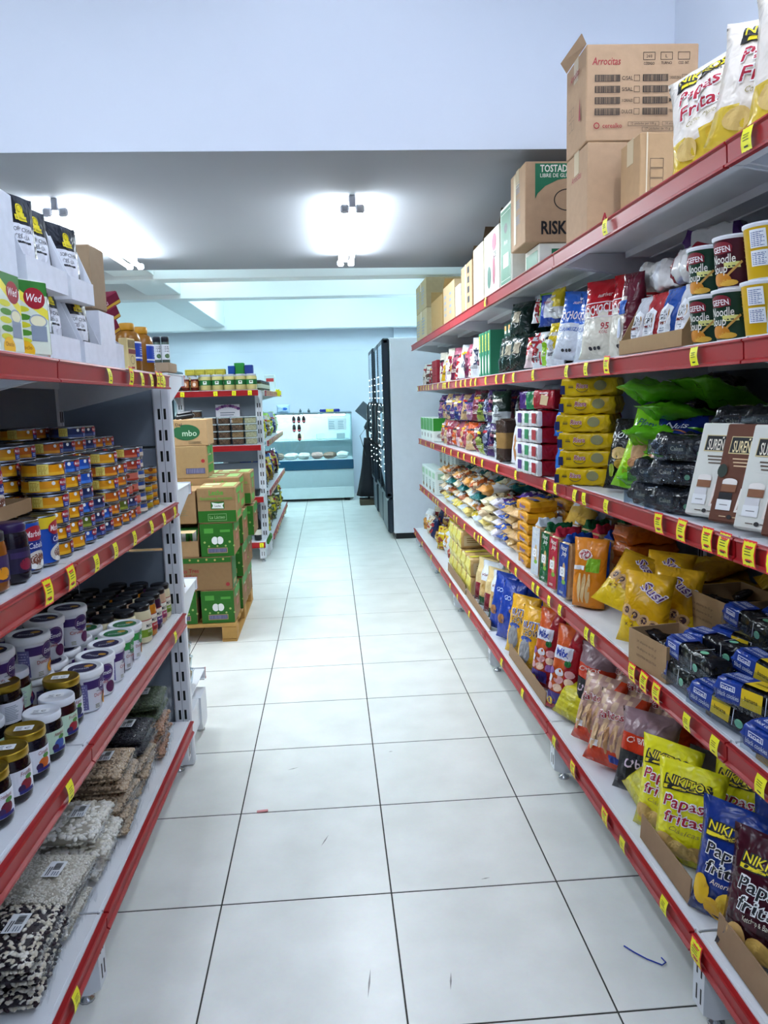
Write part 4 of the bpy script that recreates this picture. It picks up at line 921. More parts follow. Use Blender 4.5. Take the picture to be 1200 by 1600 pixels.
def blu_pr(mb, P):
    mb.text(P, 'GO', -.01, .21, .022, ink('#bcd0f2'), .06, .01, .1, lift=.0006); mb.oval(P, -.035, .10, .03, .024, ink('#9c6a3c'), 14); mb.oval(P, .035, .15, .012, .011, ink('#a8743c'), 12); mb.shape(P, [(.02, .05), (.05, .06), (.035, .075)], ink('#cfdcf2'))
blu = bag('biscuit_bag', 'biscuit bag', .18, .30, .08, film('#12389c'), blu_pr, 22, .35)
put_right(blu, 5, 3.68, .07, 'blue biscuit bag standing beside the yellow nut bag', -60, -12); put_right(blu, 5, 3.86, .07, 'blue biscuit bag standing beside the white biscuit bags', -60, -12)
for i, (y, dx) in enumerate(((3.66, .20), (3.82, .21), (3.74, .31))): put_right(blu, 5, y, dx, nth('blue biscuit bag standing behind the front two', 5), -62, -12, dz=.05, group='blue biscuit bags behind')
wbg = bag('biscuit_bag', 'biscuit bag', .19, .27, .085, lambda u, v, s: film('#dfe3ea') if v > .55 else film('#2c5a3c') if v < .18 else film('#c9a56c'), lambda mb, P: (mb.oval(P, 0, .12, .04, .02, ink('#b0863c'), 14), mb.text(P, 'Vainillas', 0, .19, .016, ink('#8a2a38'), .09, .01, .2, lift=.0006)), 23, .4)
ylw = bag('biscuit_bag', 'biscuit bag', .19, .26, .085, lambda u, v, s: film('#d9c08a') if v > .4 else film('#7c2030'), None, 24, .45)
for i, (y, dx) in enumerate(((4.02, .10), (4.16, .10), (4.30, .10), (4.44, .10), (4.08, .21), (4.22, .21), (4.38, .21))): put_right(wbg if i % 2 == 0 else ylw, 5, y, dx, nth('white and tan biscuit bag' if i % 2 == 0 else 'tan and maroon biscuit bag', 5), -62, -10, group='biscuit bags')
mar = bag('snack_bag', 'snack bag', .18, .24, .07, film('#5a1428'), None, 25, .5)
for i, (y, dx) in enumerate(((4.0, .33), (4.2, .34), (4.4, .34), (4.1, .43), (4.35, .44))): put_right(mar, 5, y, dx, nth('dark maroon bag standing behind the biscuit bags', 5), -64, -8, dz=.08, group='maroon bags')
# cube packs: tan toast packs in stacks of wrapped bricks
tst = pack('toast_pack', 'toast pack', .20, .14, .115, lambda s, a: film('#c9a670') if abs(s) < .8 else film('#e0cf52'), lambda mb, P, T: (mb.rect(T, -.08, .08, -.02, .02, ink('#d9cf3a')), mb.rect(P, -.07, .07, .02, .09, ink('#c8b48c')), mb.lines(P, -.05, .05, .04, .08, 3, ink('#8a6a3c'))), 5, .12, .2)
for c, y in enumerate((4.68, 4.85, 5.02, 5.19, 5.36)):
    for r in range(2 if c < 2 else 3):
        for j in range(2): put_right(tst, 5, y, .14 + .22 * j, 'tan toast pack with yellow wrap, %s up, %s column, %s row' % (ORD[r], ORD[c], ('front', 'back')[j]), 0, dz=.117 * r, group='tan toast packs')
put_right(strip(.7, .06), 5, 5.0, .022, 'cardboard strip upright along the rail before the toast packs', -90, -2)
# ---- generic packs for the crowded parts
POOL = {}
def gen(c1, c2, w, h, t, style=0, nm='snack_bag'):
    k = (c1, c2, w, h, t, style, nm)
    if k not in POOL:
        sd = 50 + len(POOL)
        def f(u, v, s): return film(c2) if (style == 0 and v < .34) or (style == 1 and abs(u) < .4 and .25 < v < .75) or (style == 2 and noise.noise(Vector((u * 4.1 + sd, v * 6.3, sd))) > .16) else film(c1)
        def pr(mb, P):
            if style == 1: mb.text(P, 'Nueces', 0, h * .8, h * .07, ink('#f0ece0'), w * .45, .01, .2, lift=.0006)
            mb.oval(P, -.01, h * .45, w * .2, h * .12, ink(c2 if style != 1 else c1), 14); mb.rect(P, -w * .28, w * .22, h * .66, h * .74, ink(('#e6e2d8', '#1c1c28', '#b02030', '#d8b82c')[sd % 4])); mb.lines(P, -w * .25, w * .2, h * .2, h * .3, 3, ink(('#2a2a34', '#dcd8cc')[sd % 2]))
        POOL[k] = bag(nm, nm.replace('_', ' '), w, h, t, f, pr, sd, .75, nu=12, nv=14)
    return POOL[k]
def crowd(k, y0, y1, n, dxs, pal, desc, h=(.16, .22), lie=False, layers=1, w=.15, t=.07):
    r = random.Random(int(y0 * 100) + k); nm = '_'.join([x for x in desc.split() if x not in ('lying', 'small', 'tall')][:2])
    for L in range(layers):
        for j, dx in enumerate(dxs):
            for i in range(n):
                y = y0 + (y1 - y0) * (i + .5 + (.25 if j % 2 else 0)) / n; cn, c1, c2 = pal[(i * 2 + j * 3 + L * 5) % len(pal)]
                p = gen(c1, c2, w, round(r.uniform(*h), 2), t, (i + j) % 3, nm)
                if lie: put_right(p, k, y + r.uniform(-.015, .015), dx + r.uniform(-.012, .015), nth('%s %s' % (cn, desc), k), -90 + r.uniform(-14, 14), -89 + r.uniform(-4, 4), dz=t * .62 + L * t * 1.13, group='%s on the %s wall shelf' % (desc, SH[k]))
                else: put_right(p, k, y, dx, nth('%s %s' % (cn, desc), k), -66 + r.uniform(-22, 20), -8 + r.uniform(-10, 6), dz=.19 * L + .03 * j * (layers == 1), group='%s on the %s wall shelf' % (desc, SH[k]))
WARM = [('cream', '#d8ccb0', '#a83a2c'), ('maroon', '#5c1a2a', '#c9a04c'), ('white', '#dfe2e6', '#c98a3c'), ('navy', '#1c2450', '#b03a3c'), ('yellow', '#d3b51c', '#8a3a1c')]
crowd(5, 5.5, 7.25, 7, (.10, .22), WARM, 'biscuit bag', (.17, .21)); crowd(5, 5.8, 7.2, 5, (.34,), WARM, 'biscuit bag', (.18, .22))

# ---- fourth shelf
def black_pr(yel):
    def f(mb, P, T):
        for Q, a, b in ((P, .012, .052), (T, -.026, .026)):
            mb.rect(Q, -.10, -.035, a, b, ink('#173a94'), 2); m = (a + b) / 2; d = (b - a) / 2
            mb.frame(Q, -.092, -.052, m + d * .1, m + d * .75, .002, ink('#dfe6f4')); mb.text(Q, 'noel', -.072, m + d * .42, .010, ink('#f0f4fa'), .032, .01, lift=.0008); mb.text(Q, 'black cookies', -.068, m - d * .4, .011, ink('#eef2fa'), .058, .008, lift=.0008)
            if yel: mb.rect(Q, -.035, .02, a, b, ink('#e6c21c')); mb.text(Q, 'banana', -.008, m, .010, ink('#2a2a1c'), .034, .006, lift=.0008)
            mb.rect(Q, .0285, .0305, a, b, ink('#d9dde2')); mb.oval(Q, .048, m - d * .4, .012, .010, ink('#7cc49c'), 14)
    return f
CKM = lambda s, a: film('#0e1016', .18) if s > -.34 else film('#173a94', .25)
ck = [pack('cookie_tray', 'cookie pack', .235, .062, .058, CKM, black_pr(i), 60 + i, .08, .5) for i in (0, 1)]
wrapm = CLEAR
def with_tray(p):
    tr = MB(); 
    for sgn in (-1, 1): tr.box(-.11, .125, sgn * .034 - .0008, sgn * .034 + .0008, .0, .03, mat('#dfe6ee', .1, 'clear'))
    tr.box(.1185, .125, -.034, .034, 0, .032, mat('#dfe6ee', .1, 'clear')); return Proto(p.name, p.cat, p.me, p.parts + [('clear_tray', tr.mesh('clear_tray'))])
ck = [with_tray(p) for p in ck]
rows = [(.060, 0, ((1.84, 0), (1.60, 1), (1.36, 0))), (.135, 0, ((1.80, 0), (1.56, 0), (1.32, 1))), (.075, .060, ((1.80, 0), (1.50, 1))), (.15, .060, ((1.86, 0), (1.62, 1), (1.38, 0))), (.225, .0, ((1.84, 0), (1.60, 0), (1.36, 0))), (.225, .06, ((1.86, 1), (1.60, 0), (1.38, 1))), (.30, .06, ((1.80, 0), (1.55, 0))), (.23, .12, ((1.84, 0), (1.58, 0))), (.33, .12, ((1.80, 0), (1.5, 1)))]
ci = 0
for dx, dz, L in rows:
    for y, yl in L:
        put_right(ck[yl], 4, y, dx, nth(('blue' if not yl else 'blue and yellow') + ' wrapped pack of black cookies', 4), -90 + ((ci * 37) % 20), -6 + (ci * 13) % 9, (ci * 7) % 8 - 1, dz=dz + .004, group='black cookie packs'); ci += 1
ckb = carton('cookie_carton', .13, .07, .05, '#c9a86a', lambda mb, F, L, R, T: (mb.rect(T, -.06, .06, -.03, .03, ink('#e6d6a8')), mb.text(T, 'noel', 0, .005, .012, ink('#5a3a1c'), .03), mb.bars(F, .02, .05, .008, .034, INKD, 8)), False, 'cookie box', kind='')
put_right(ckb, 4, 1.38, .045, 'small tan cookie box lying before the black cookies', -84)
for i, y in enumerate((1.90, 1.66, 1.43)): put_right(Proto('cardboard_divider', 'cardboard', MB().box(-.011, .011, -.0015, .0015, 0, .075, card('#7d6248'), .0005).mesh('cardboard_divider')), 4, y, .014, 'narrow upright cardboard divider at the rail, %s along the cookies' % ORD[2 - i], -90, -6)
def stamp_pr(mb, F, L, R, T):
    for Q, w in ((F, .10), (L, .05)):
        for i, t in enumerate(('24 alfajores de 65 gr', '48 alfajores de 25 gr', 'INDUSTRIA ARGENTINA')): mb.text(Q, t, 0, .075 - .02 * i, .007, ink('#5a442c'), w)
oc1 = open_box('alfajor_carton', .19, .16, .10, .10, '#a58560', .004, stamp_pr); oc2 = open_box('alfajor_carton', .22, .20, .11, .11, '#a08058', .004, stamp_pr)
put_right(oc1, 4, 1.985, .095, 'open brown carton of dark wrapped cakes at the rail', -82); put_right(oc2, 4, 2.14, .33, 'open brown carton of dark wrapped cakes behind the smaller one', -84, dz=.06)
cake = bag('wrapped_cake', 'wrapped cake', .055, .06, .022, film('#1a1416', .2), None, 70, .5, nu=6, nv=6)
for i in range(9): put_right(cake, 4, 1.925 + .055 * (i % 3), .045 + .05 * (i // 3), nth('small dark wrapped cake in the front open carton', 4), -90 + 23 * i, -80 + 8 * (i % 3), dz=.05 + .012 * (i % 2), group='dark cakes in the front carton')
for i in range(12): put_right(cake, 4, 2.06 + .052 * (i % 4), .26 + .055 * (i // 4), nth('small dark wrapped cake in the rear open carton', 4), -90 + 31 * i, -80 + 9 * (i % 3), dz=.12 + .01 * (i % 2), group='dark cakes in the rear carton')
def susi_pr(mb, P):
    mb.text(P, 'Susi', .03, .165, .03, ink('#f0e6ea'), .085, .06, .25, rot=-.5, lift=.0006); mb.text(P, 'Susi', .03, .165, .028, ink('#5a2a6a'), .08, .01, .25, rot=-.5, lift=.0014)
    for i in range(4): mb.oval(P, -.045 + .03 * i, .10 - .012 * i, .02, .018, ink('#c9a06a'), 14); mb.oval(P, -.043 + .03 * i, .10 - .012 * i, .011, .011, ink('#3c1c2a'), 12)
    mb.text(P, 'x 2', -.03, .06, .014, ink('#6a4a1c'), .03, .01, lift=.0006)
susi = bag('wafer_bag', 'wafer bag', .17, .22, .075, split('#dba612', '#e6c21c', .35), susi_pr, 26, .35)
put_right(susi, 4, 2.385, .075, 'gold wafer bag slumped over the rail beside the orange bag', -50, -46, 14, dz=.03); put_right(susi, 4, 2.18, .085, 'gold wafer bag standing beside the open brown carton', -52, -14, dz=0); put_right(susi, 4, 2.36, .19, 'gold wafer bag leaning behind the slumped one', -50, -30, dz=.03); put_right(susi, 4, 2.23, .18, 'gold wafer bag standing behind by the rear carton', -52, -14, dz=.0)
goldp = bag('wafer_bag', 'wafer bag', .17, .2, .05, film('#a8780c'), None, 27, .6, nu=8, nv=10); goldd = bag('wafer_bag', 'wafer bag', .17, .2, .05, film('#b89014'), None, 28, .6, nu=8, nv=10)
for L in range(4):
    for i, (y, dx) in enumerate(((2.50, .30), (2.36, .31), (2.22, .46), (2.45, .44), (2.06, .45))):
        put_right((goldp, goldd)[(L + i) % 2], 4, y + .02 * (L % 2), dx, nth('dull gold wafer bag lying in the pile', 4), -90 + (i * 40 + L * 25) % 70 - 35, -84 + (i + L) % 3 * 5, dz=.03 + .046 * L + (.045 if i == 4 else 0), group='gold wafer bags in the pile')
orp = pack('toast_pack', 'toast pack', .21, .12, .055, film('#b0560f'), None, 61, .12, .3, wr=.03)
for i in range(5): put_right(orp, 4, 2.72, .30, 'orange wrapped toast pack lying in the stack, %s from the bottom' % ORD[i], 6 + (i * 5) % 9 - 4, dz=.056 * i)
def orb_pr(mb, P):
    mb.oval(P, -.01, .19, .026, .02, ink('#f4e6e0'), 14); mb.oval(P, -.01, .19, .022, .016, ink('#a01c2c'), 14); mb.text(P, 'Riera', .0, .19, .013, ink('#fff0f0'), .04, .008, .3, lift=.0008); mb.rect(P, -.05, -.005, .135, .15, ink('#e6e8ea')); mb.rect(P, .0, .05, .13, .18, ink('#7cb01c'), 3, 2)
    for i in range(3): mb.oval(P, .0 + .018 * i - .02, .07, .008, .055, ink('#e0c08a'), 10)
orb = bag('toast_bag', 'toast bag', .14, .25, .08, film('#d9821c'), orb_pr, 29, .3, True); put_right(orb, 4, 2.66, .085, 'orange toast bag standing at the rail beside the gold wafers', -48, -6)
def jody_pr(col):
    def f(mb, P, *_):
        mb.text(P, 'Natural', -.0, .195, .018, ink('#eef0ea'), .045, .006, .3, rot=-.1, lift=.0008); mb.text(P, 'Jody', .004, .172, .018, ink('#eef0ea'), .036, .006, .3, rot=-.1, lift=.0008)
        mb.oval(P, .005, .10, .012, .04, ink('#c9a56a'), 12); mb.oval(P, .008, .065, .014, .009, ink('#7ab03c'), 12); mb.rect(P, -.022, .012, .085, .12, ink('#f0f0f0')); mb.ring(P, -.005, .102, .009, .009, .002, INKD, 10); mb.lines(P, -.02, .02, .02, .03, 2, ink('#d0d8d0'))
    return f
def toast(col, seed):
    def pr(mb, F, L, R, T):
        mb.rect(F, -.034, .034, .008, .212, film(col), 1, 1); jody_pr(col)(mb, F); mb.rect(T, -.036, .036, -.05, .05, film(col))
        mb.oval(R, .0, .165, .02, .016, ink('#7c4a24'), 14); mb.text(R, 'Tostadas', .0, .105, .018, ink('#5a4660'), .085, .006, .3, rot=PI / 2); mb.rect(R, -.05, .05, .02, .05, ink('#c9a878')); mb.rect(R, -.05, .05, .066, .068, ink('#a8845a')); mb.rect(R, -.05, .05, .15, .152, ink('#a8845a'))
    p = carton('toast_bag', .072, .125, .22, film('#b8966c'), pr, False, 'toast bag', c=.012)
    r = random.Random(seed); cr = MB(); n = 10
    cr.loft([[(x + .004 * r.uniform(-1, 1), -.055 + .11 * i / n, z + (.008 * r.uniform(-1, 1) if z > .23 else 0)) for x, z in ((-.03, .218), (-.006, .232), (-.004, .25), (.004, .25), (.006, .232), (.03, .218))] for i in range(n + 1)], film(col)); p.parts.append(('crimped_top', cr.mesh('crimped_top')))
    return p
tcol = [('#123c94', 'blue'), ('#b0203a', 'crimson'), ('#0f5a34', 'dark green'), ('#cfd8e2', 'pale')]
for i, ((c, n), y) in enumerate(zip(tcol, (2.795, 2.93, 3.05, 3.19))):
    put_right(toast(c, 31 + i), 4, y, .085, '%s upright toast bag with white lettering at the rail' % n, -78, -3)
    put_right(toast(c, 35 + i), 4, y + .03, .235, '%s upright toast bag in the row behind' % n, -76, -3); put_right(toast(c, 39 + i), 4, y + .02, .38, '%s upright toast bag at the back by the wall panel' % n, -76, -3, dz=.02)
sand = bag('biscuit_bag', 'biscuit bag', .16, .24, .08, split('#dfe3e8', '#d9b04a', .3), lambda mb, P: (mb.oval(P, 0, .15, .02, .02, ink('#d9b46a'), 12), mb.oval(P, .03, .12, .012, .014, ink('#2f7a3c'), 12)), 43, .3)
put_right(sand, 4, 3.20, .20, 'white and yellow bag tilted on top of the toast bags', -62, -38, dz=.20)
yst = pack('biscuit_pack', 'biscuit pack', .17, .13, .047, lambda s, a: film('#e0a010') if a < PI else film('#d08c0c'), lambda mb, P, T: (mb.text(P, 'Bauer', 0, .024, .018, ink('#1f3a9c'), .075, .015, .2), mb.rect(T, -.05, .05, -.03, .0, ink('#2a4a9c'))), 62, .1, .25, wr=.02)
for i in range(6): put_right(yst, 4, 3.44, .105, 'yellow biscuit pack with blue word, %s from the bottom of the rail stack' % ORD[i], -88 + (i * 7) % 9 - 4, dz=.051 * i)
for i in range(6): put_right(yst, 4, 3.43, .26, 'yellow biscuit pack, %s from the bottom of the stack behind' % ORD[i], -88, dz=.051 * i)
MIXP = [('purple', '#4a2088', '#c9a06a'), ('violet', '#5c3a9c', '#d8d2e0'), ('tan', '#b8945c', '#5a3a20'), ('cream', '#d2c39c', '#7c5a2c'), ('blue', '#2a4aa0', '#d8b46a')]
crowd(4, 3.60, 4.38, 5, (.03, .23), MIXP, 'biscuit packet lying in the pile', (.17, .19), True, 4, .145, .05)
MIXT = [('teal', '#0f5a5a', '#d9c26a'), ('orange', '#a8501c', '#e0c09a'), ('silver', '#b9c2c9', '#c9a06a'), ('white', '#dde0e2', '#c98a3c'), ('yellow', '#c9b01c', '#e6e0c0'), ('brown', '#6b4a2c', '#d8c2a0')]
crowd(4, 4.42, 6.18, 10, (.03, .23), MIXT, 'biscuit packet lying in the heap', (.17, .19), True, 4, .165, .058)
lowc = open_box('low_carton', .26, .12, .08, .08, '#a08058', .003, None)

def bx_pr(c1, c2):
    def f(mb, F, L, R, T):
        for Q, w in ((F, .10), (L, .05), (R, .05)): mb.rect(Q, -w * .8, w * .8, .13, .18, ink(c1)); mb.lines(Q, -w * .6, w * .6, .05, .11, 4, ink('#7a8a8a')); mb.oval(Q, 0, .03, w * .5, .018, ink(c2), 14)
    return f
whbox = carton('cereal_box', .22, .12, .20, '#d6dfdc', bx_pr('#9fc2a4', '#7a5a34'), False, 'cereal box', kind='')
for i in range(4):
    put_right(whbox, 4, 6.44 + .235 * i, .09, nth('pale cereal box standing at the rail', 4), -90); put_right(whbox, 4, 6.44 + .235 * i, .24, nth('pale cereal box standing in the second row', 4), -90, group='cereal boxes')
    put_right(whbox, 4, 6.44 + .235 * i, .24, nth('pale cereal box stacked on the second row', 4), -90, dz=.202, group='cereal boxes'); put_right(whbox, 4, 6.45 + .235 * min(i, 3), .40, nth('pale cereal box standing at the wall', 4), -90, dz=.1, group='cereal boxes')
# ---- third shelf
def choc_pr(dark):
    def f(mb, F, L, R, T):
        fg = '#e9d9a8' if dark else '#f0ead8'; tx = '#d8b890' if dark else '#5a4a3c'
        mb.shape(F, [(-.036, .155), (.036, .155), (.034, .195), (-.034, .195)], ink('#d2bf8a')); mb.shape(F, [(-.034, .1575), (.034, .1575), (.0325, .193), (-.0325, .193)], ink('#16181a'))
        mb.text(F, 'SUREÑO', 0, .175, .026, ink(fg), .054, .012, lift=.0006)
        for i in range(3): mb.rect(F, -.022 + .003 * i, .022 - .003 * i, .142 - .008 * i, .145 - .008 * i, ink(tx))
        mb.oval(F, .032, .108, .019, .016, ink('#7c4a34'), 18); mb.ring(F, .032, .11, .013, .010, .003, ink('#a8735a'), 16); mb.ring(F, .032, .111, .007, .005, .002, ink('#5a3020'), 12)
        mb.rect(F, -.034, .002, .085, .092, ink('#f2ece4')); mb.rect(F, -.034, .002, .068, .085, ink('#8a5a3c')); mb.oval(F, -.016, .092, .018, .007, ink('#f4eee6'), 14)
        mb.rect(F, -.036, -.004, .048, .066, ink('#1c1c20' if dark else '#dcdcdc')); mb.rect(F, -.038, -.002, .026, .05, ink('#eef0f0')); mb.rect(F, -.03, -.01, .037, .039, ink('#8a8a8a'))
        mb.shape(F, [(.008, .024), (.03, .024), (.036, .072), (.014, .078)], ink('#f0e8de')); mb.shape(F, [(.014, .03), (.024, .03), (.029, .068), (.02, .072)], ink('#8a5a3c'))
        if dark: mb.oval(F, -.04, .115, .012, .016, ink('#2c3a30'), 12)
        mb.oval(F, .0, .012, .006, .005, ink('#2a2a2a'), 10); mb.rect(F, -.025, -.008, .011, .013, ink(tx)); mb.rect(F, .008, .025, .011, .013, ink(tx))
    return f
chw = carton('chocolate_box', .105, .032, .225, '#dfe0d6', choc_pr(False), False, 'chocolate box', kind=''); chd = carton('chocolate_box', .105, .032, .225, '#6a4232', choc_pr(True), False, 'chocolate box', kind='')
for i, (p, y, n) in enumerate(((chw, 1.74, 'cream chocolate box beside the clear cake trays'), (chd, 1.625, 'brown chocolate box between two cream ones'), (chw, 1.515, 'cream chocolate box beyond the brown one'), (chd, 1.41, 'brown chocolate box at the photo edge'))): put_right(p, 3, y, .035, n, -62, -17)
for i, (p, y) in enumerate(()): put_right(p, 3, y, .20, nth('chocolate box lying flat in the stack behind', 3), 0, -90, dz=.03, group='chocolate boxes behind'); put_right(p, 3, y, .20, nth('chocolate box lying flat on the stack behind', 3), 0, -90, dz=.063, group='chocolate boxes behind')
blk = carton('black_box', .30, .20, .085, '#15171b', lambda mb, F, L, R, T: (mb.frame(F, -.035, .035, .02, .066, .002, ink('#c9b06a')), mb.text(F, 'SUREÑO', 0, .043, .026, ink('#c9b06a'), .056, .01)), False, 'gift box', kind='')
put_right(blk, 3, 1.56, .30, 'black gift box with gold lettering behind the chocolate boxes', -74, dz=.135)
put_right(carton('brown_carton', .34, .22, .13, '#5d3a2c', None, False), 3, 1.58, .34, 'dark brown carton under the black gift box', -80)
budm = lambda s, a: film('#14171c', .16) if s < .5 else film('#2a2e34', .2)
bud = pack('cake_pack', 'cake pack', .19, .085, .06, budm, lambda mb, P, T: (mb.text(T, 'Cakes', -.03, .0, .016, ink('#d9c9a0'), .05, .01), mb.oval(T, .03, -.015, .013, .010, ink('#9ad09a'), 12), mb.rect(P, -.06, -.01, .016, .044, ink('#24282c')), mb.text(P, 'Cakes', -.035, .03, .011, ink('#b9b096'), .036, .006), mb.oval(P, .03, .02, .008, .007, ink('#8ac08a'), 12)), 63, .12, .6, wr=.03)
def tray_of(p):
    tr = MB(); C2 = mat('#dde5ee', .12, 'clear')
    for sg in (-1, 1): tr.box(-.098, .098, sg * .048 - .001, sg * .048 + .001, 0, .04, C2)
    for sg in (-1, 1): tr.box(sg * .098 - .001, sg * .098 + .001, -.048, .048, 0, .04, C2)
    return Proto(p.name, p.cat, p.me, p.parts + [('clear_tray', tr.mesh('clear_tray'))])
bud = tray_of(bud)
for i, (y, dx, dz, rz, rx) in enumerate(((1.88, .075, 0, -64, 0), (2.02, .07, 0, -70, 0), (1.90, .08, .066, -60, -4), (2.03, .085, .062, -68, 4), (1.88, .10, .132, -58, 0), (1.99, .12, .13, -72, -5), (1.87, .19, .0, -66, 0), (2.0, .20, .0, -66, 0), (1.86, .20, .066, -64, 0), (1.99, .21, .066, -70, 0), (1.85, .21, .20, -60, 5), (1.73, .22, .20, -66, 0), (1.86, .31, .066, -66, 0), (1.76, .33, .14, -60, 0), (1.60, .37, .235, -70, 6), (1.98, .24, .135, -60, 10))):
    put_right(bud, 3, y, dx, nth('dark cake pack in a clear plastic tray', 3), rz, rx, dz=dz + .003, group='dark cake packs')
nutb = bag('nut_bag', 'nut bag', .17, .22, .08, lambda u, v, s: film('#12246e') if v > .66 else film(('#c9a58c', '#d8c9c0', '#a8704c')[int((u + 1) * 5 + v * 11) % 3]), lambda mb, P: (mb.text(P, 'Nuts', 0, .175, .02, ink('#d8e0f0'), .07, .01, .2, lift=.0006), mb.ring(P, 0, .10, .07, .06, .004, ink('#b06a3c'), 24)), 44, .3)
put_right(nutb, 3, 2.12, .12, 'clear nut bag with a blue top among the cake trays', -56, -28, dz=.03)
def lime_pr(mb, P):
    mb.text(P, 'Plenus', .0, .20, .024, ink('#1c5a4a'), .09, .02, .1, rot=-.12, lift=.0006); mb.oval(P, -.005, .12, .024, .045, ink('#c99a6a'), 16, 3); mb.oval(P, .0, .075, .028, .02, ink('#b07a4a'), 14); mb.text(P, 'pop', -.02, .045, .012, ink('#b0861c'), .035, lift=.0006)
lime = bag('snack_bag', 'snack bag', .15, .26, .07, lambda u, v, s: film('#7ec41c') if v > .74 or v < .2 else film('#a8d61c'), lime_pr, 45, .25)
put_right(lime, 3, 2.245, .075, 'lime green snack bag leaning at the rail beside the nut bag', -52, -22, 8); put_right(lime, 3, 2.31, .13, 'lime green snack bag directly behind the leaning one', -56, -20, 6)
limes = [bag('snack_bag', 'snack bag', .17, .25, .05, film('#5aa81a'), None, 146 + i, 1.3, nu=12, nv=16) for i in range(4)]
for i in range(7): put_right(limes[i % 4], 3, 2.22 - .05 * (i % 2), .26 + .06 * (i % 3), 'green snack bag lying in the pile behind, %s from the bottom' % ORD[i], 72 + 16 * (i % 3), -84 + 7 * (i % 3), dz=.035 + .045 * i)
blkb = bag('snack_bag', 'snack bag', .13, .23, .07, film('#0f1012', .2), lambda mb, P: (mb.text(P, 'NOVA', 0, .17, .022, ink('#e6e6e8'), .08, .02, .1, lift=.0006), mb.oval(P, .0, .11, .03, .02, ink('#c9a86a'), 14), mb.oval(P, .015, .075, .022, .016, ink('#b08a2c'), 14), mb.oval(P, -.02, .055, .016, .02, ink('#8aa01c'), 12)), 47, .4)
put_right(blkb, 3, 2.375, .085, 'black snack bag with white lettering beside the yellow packs', -58, -16); put_right(blkb, 3, 2.43, .19, 'black snack bag behind the other black one', -62, -14)
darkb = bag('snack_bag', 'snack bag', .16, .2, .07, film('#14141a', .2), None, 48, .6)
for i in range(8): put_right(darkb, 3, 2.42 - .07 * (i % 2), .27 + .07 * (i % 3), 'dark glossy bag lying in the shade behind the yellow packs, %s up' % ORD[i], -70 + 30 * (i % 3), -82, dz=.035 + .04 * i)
def ruma_pr(mb, P, T):
    mb.text(P, 'Riera', -.022, .034, .016, ink('#f0e0e0'), .042, .05, .2, lift=.0006); mb.text(P, 'Riera', -.022, .034, .015, ink('#a01430'), .04, .01, .2, lift=.0014); mb.ring(P, -.022, .03, .024, .018, .002, INKD, 16, PI * 1.15, PI * 1.85); mb.oval(P, .04, .034, .022, .017, ink('#8d8a5c'), 18); mb.rect(P, -.07, -.052, .033, .0345, INKD); mb.rect(P, -.07, -.052, .027, .03, INKD)
    if mb.first: mb.rect(lambda x, y, l=0: (-.1015, x, y), -.045, .045, .008, .04, ink('#16245e')), mb.rect(lambda x, y, l=0: (x, -.0665 - l, y), -.099, -.082, .006, .036, ink('#16245e'))
yel = pack('cracker_pack', 'cracker pack', .20, .13, .06, film('#d6b30c'), ruma_pr, 64, .07, .22, wr=.02)
for i in range(6): put_right(yel, 3, 2.68, .085 + .006 * ((i * 5) % 3), 'yellow cracker pack with dark blue end, %s from the bottom of its stack' % ORD[i], -34 + (i * 11) % 8 - 4, dz=.0625 * i) if i < 5 else put_right(yel, 3, 2.68, .10, 'yellow cracker pack wedged under the shelf above, top of its stack', -32, dz=.0625 * 5)
blub = bag('snack_bag', 'snack bag', .14, .15, .07, film('#1c6ac4'), None, 49, .5); put_right(blub, 3, 2.87, .05, 'bright blue crumpled bag between the yellow and red packs', -80, -20, dz=.15); put_right(blub, 3, 2.87, .06, 'pale blue crumpled bag below the bright blue one', -80, -10)
def crk(col, seed):
    def m(s, a): return film('#e6e6ea') if s < -.78 else film(col)
    return pack('cracker_pack', 'cracker pack', .17, .105, .062, m, lambda mb, P, T: (mb.shape(P, [(-.005, .018), (.035, .012), (.05, .04), (.012, .05)], ink('#d9bf92')), mb.first and mb.shape(lambda x, y, l=0: (-.0875, x, y), [(-.045, .014), (.004, .014), (.004, .054), (-.045, .054)], ink(col))), seed, .06, .2, wr=.012)
for c, (col, n, y) in enumerate((('#9c1626', 'red', 3.05), ('#1c7a4a', 'green', 3.165), ('#4a2478', 'purple', 3.28))):
    p = crk(col, 65 + c)
    for i in range(4): put_right(p, 3, y, .045, '%s and white cracker pack lying flat, %s from the bottom of its stack' % (n, ORD[i]), 4, dz=.066 * i, group='red, green and purple cracker packs')
    up = pack('cracker_pack', 'cracker pack', .12, .105, .075, (lambda col: lambda s, a: film(col) if a > PI * .25 else film('#e6e6ea'))(col), lambda mb, P, T: (mb.shape(P, [(-.02, .02), (.02, .015), (.03, .05), (-.01, .06)], ink('#d9bf92')), mb.lines(P, -.02, .03, .062, .07, 1, ink('#f0e6e6'))), 68 + c, .05, .2)
    put_right(up, 3, y - .01, .044, '%s and white cracker pack upright on top of its stack' % n, -62, dz=.266); put_right(up, 3, y - .005, .17, '%s and white cracker pack upright behind on top of its stack' % n, -62, dz=.266)
    for i in range(4): put_right(p, 3, y, .225, '%s cracker pack lying flat in the stack behind, %s up' % (n, ORD[i]), 0, dz=.066 * i, group='red, green and purple cracker packs')
wcur = bag('biscuit_bag', 'biscuit bag', .12, .22, .06, lambda u, v, s: film('#e3e4e8') if abs(u) > .35 else film('#b07a4a'), None, 71, .25)
for i, y in enumerate((3.40, 3.49, 3.58, 3.67)): put_right(wcur, 3, y, .08, nth('white biscuit bag with brown window', 3), -64, -10)
loaf = pack('bread_loaf', 'bread', .22, .10, .10, lambda s, a: film('#3a2a24') if abs(s) > .35 else film('#8a6a3c'), None, 72, .1, .3)
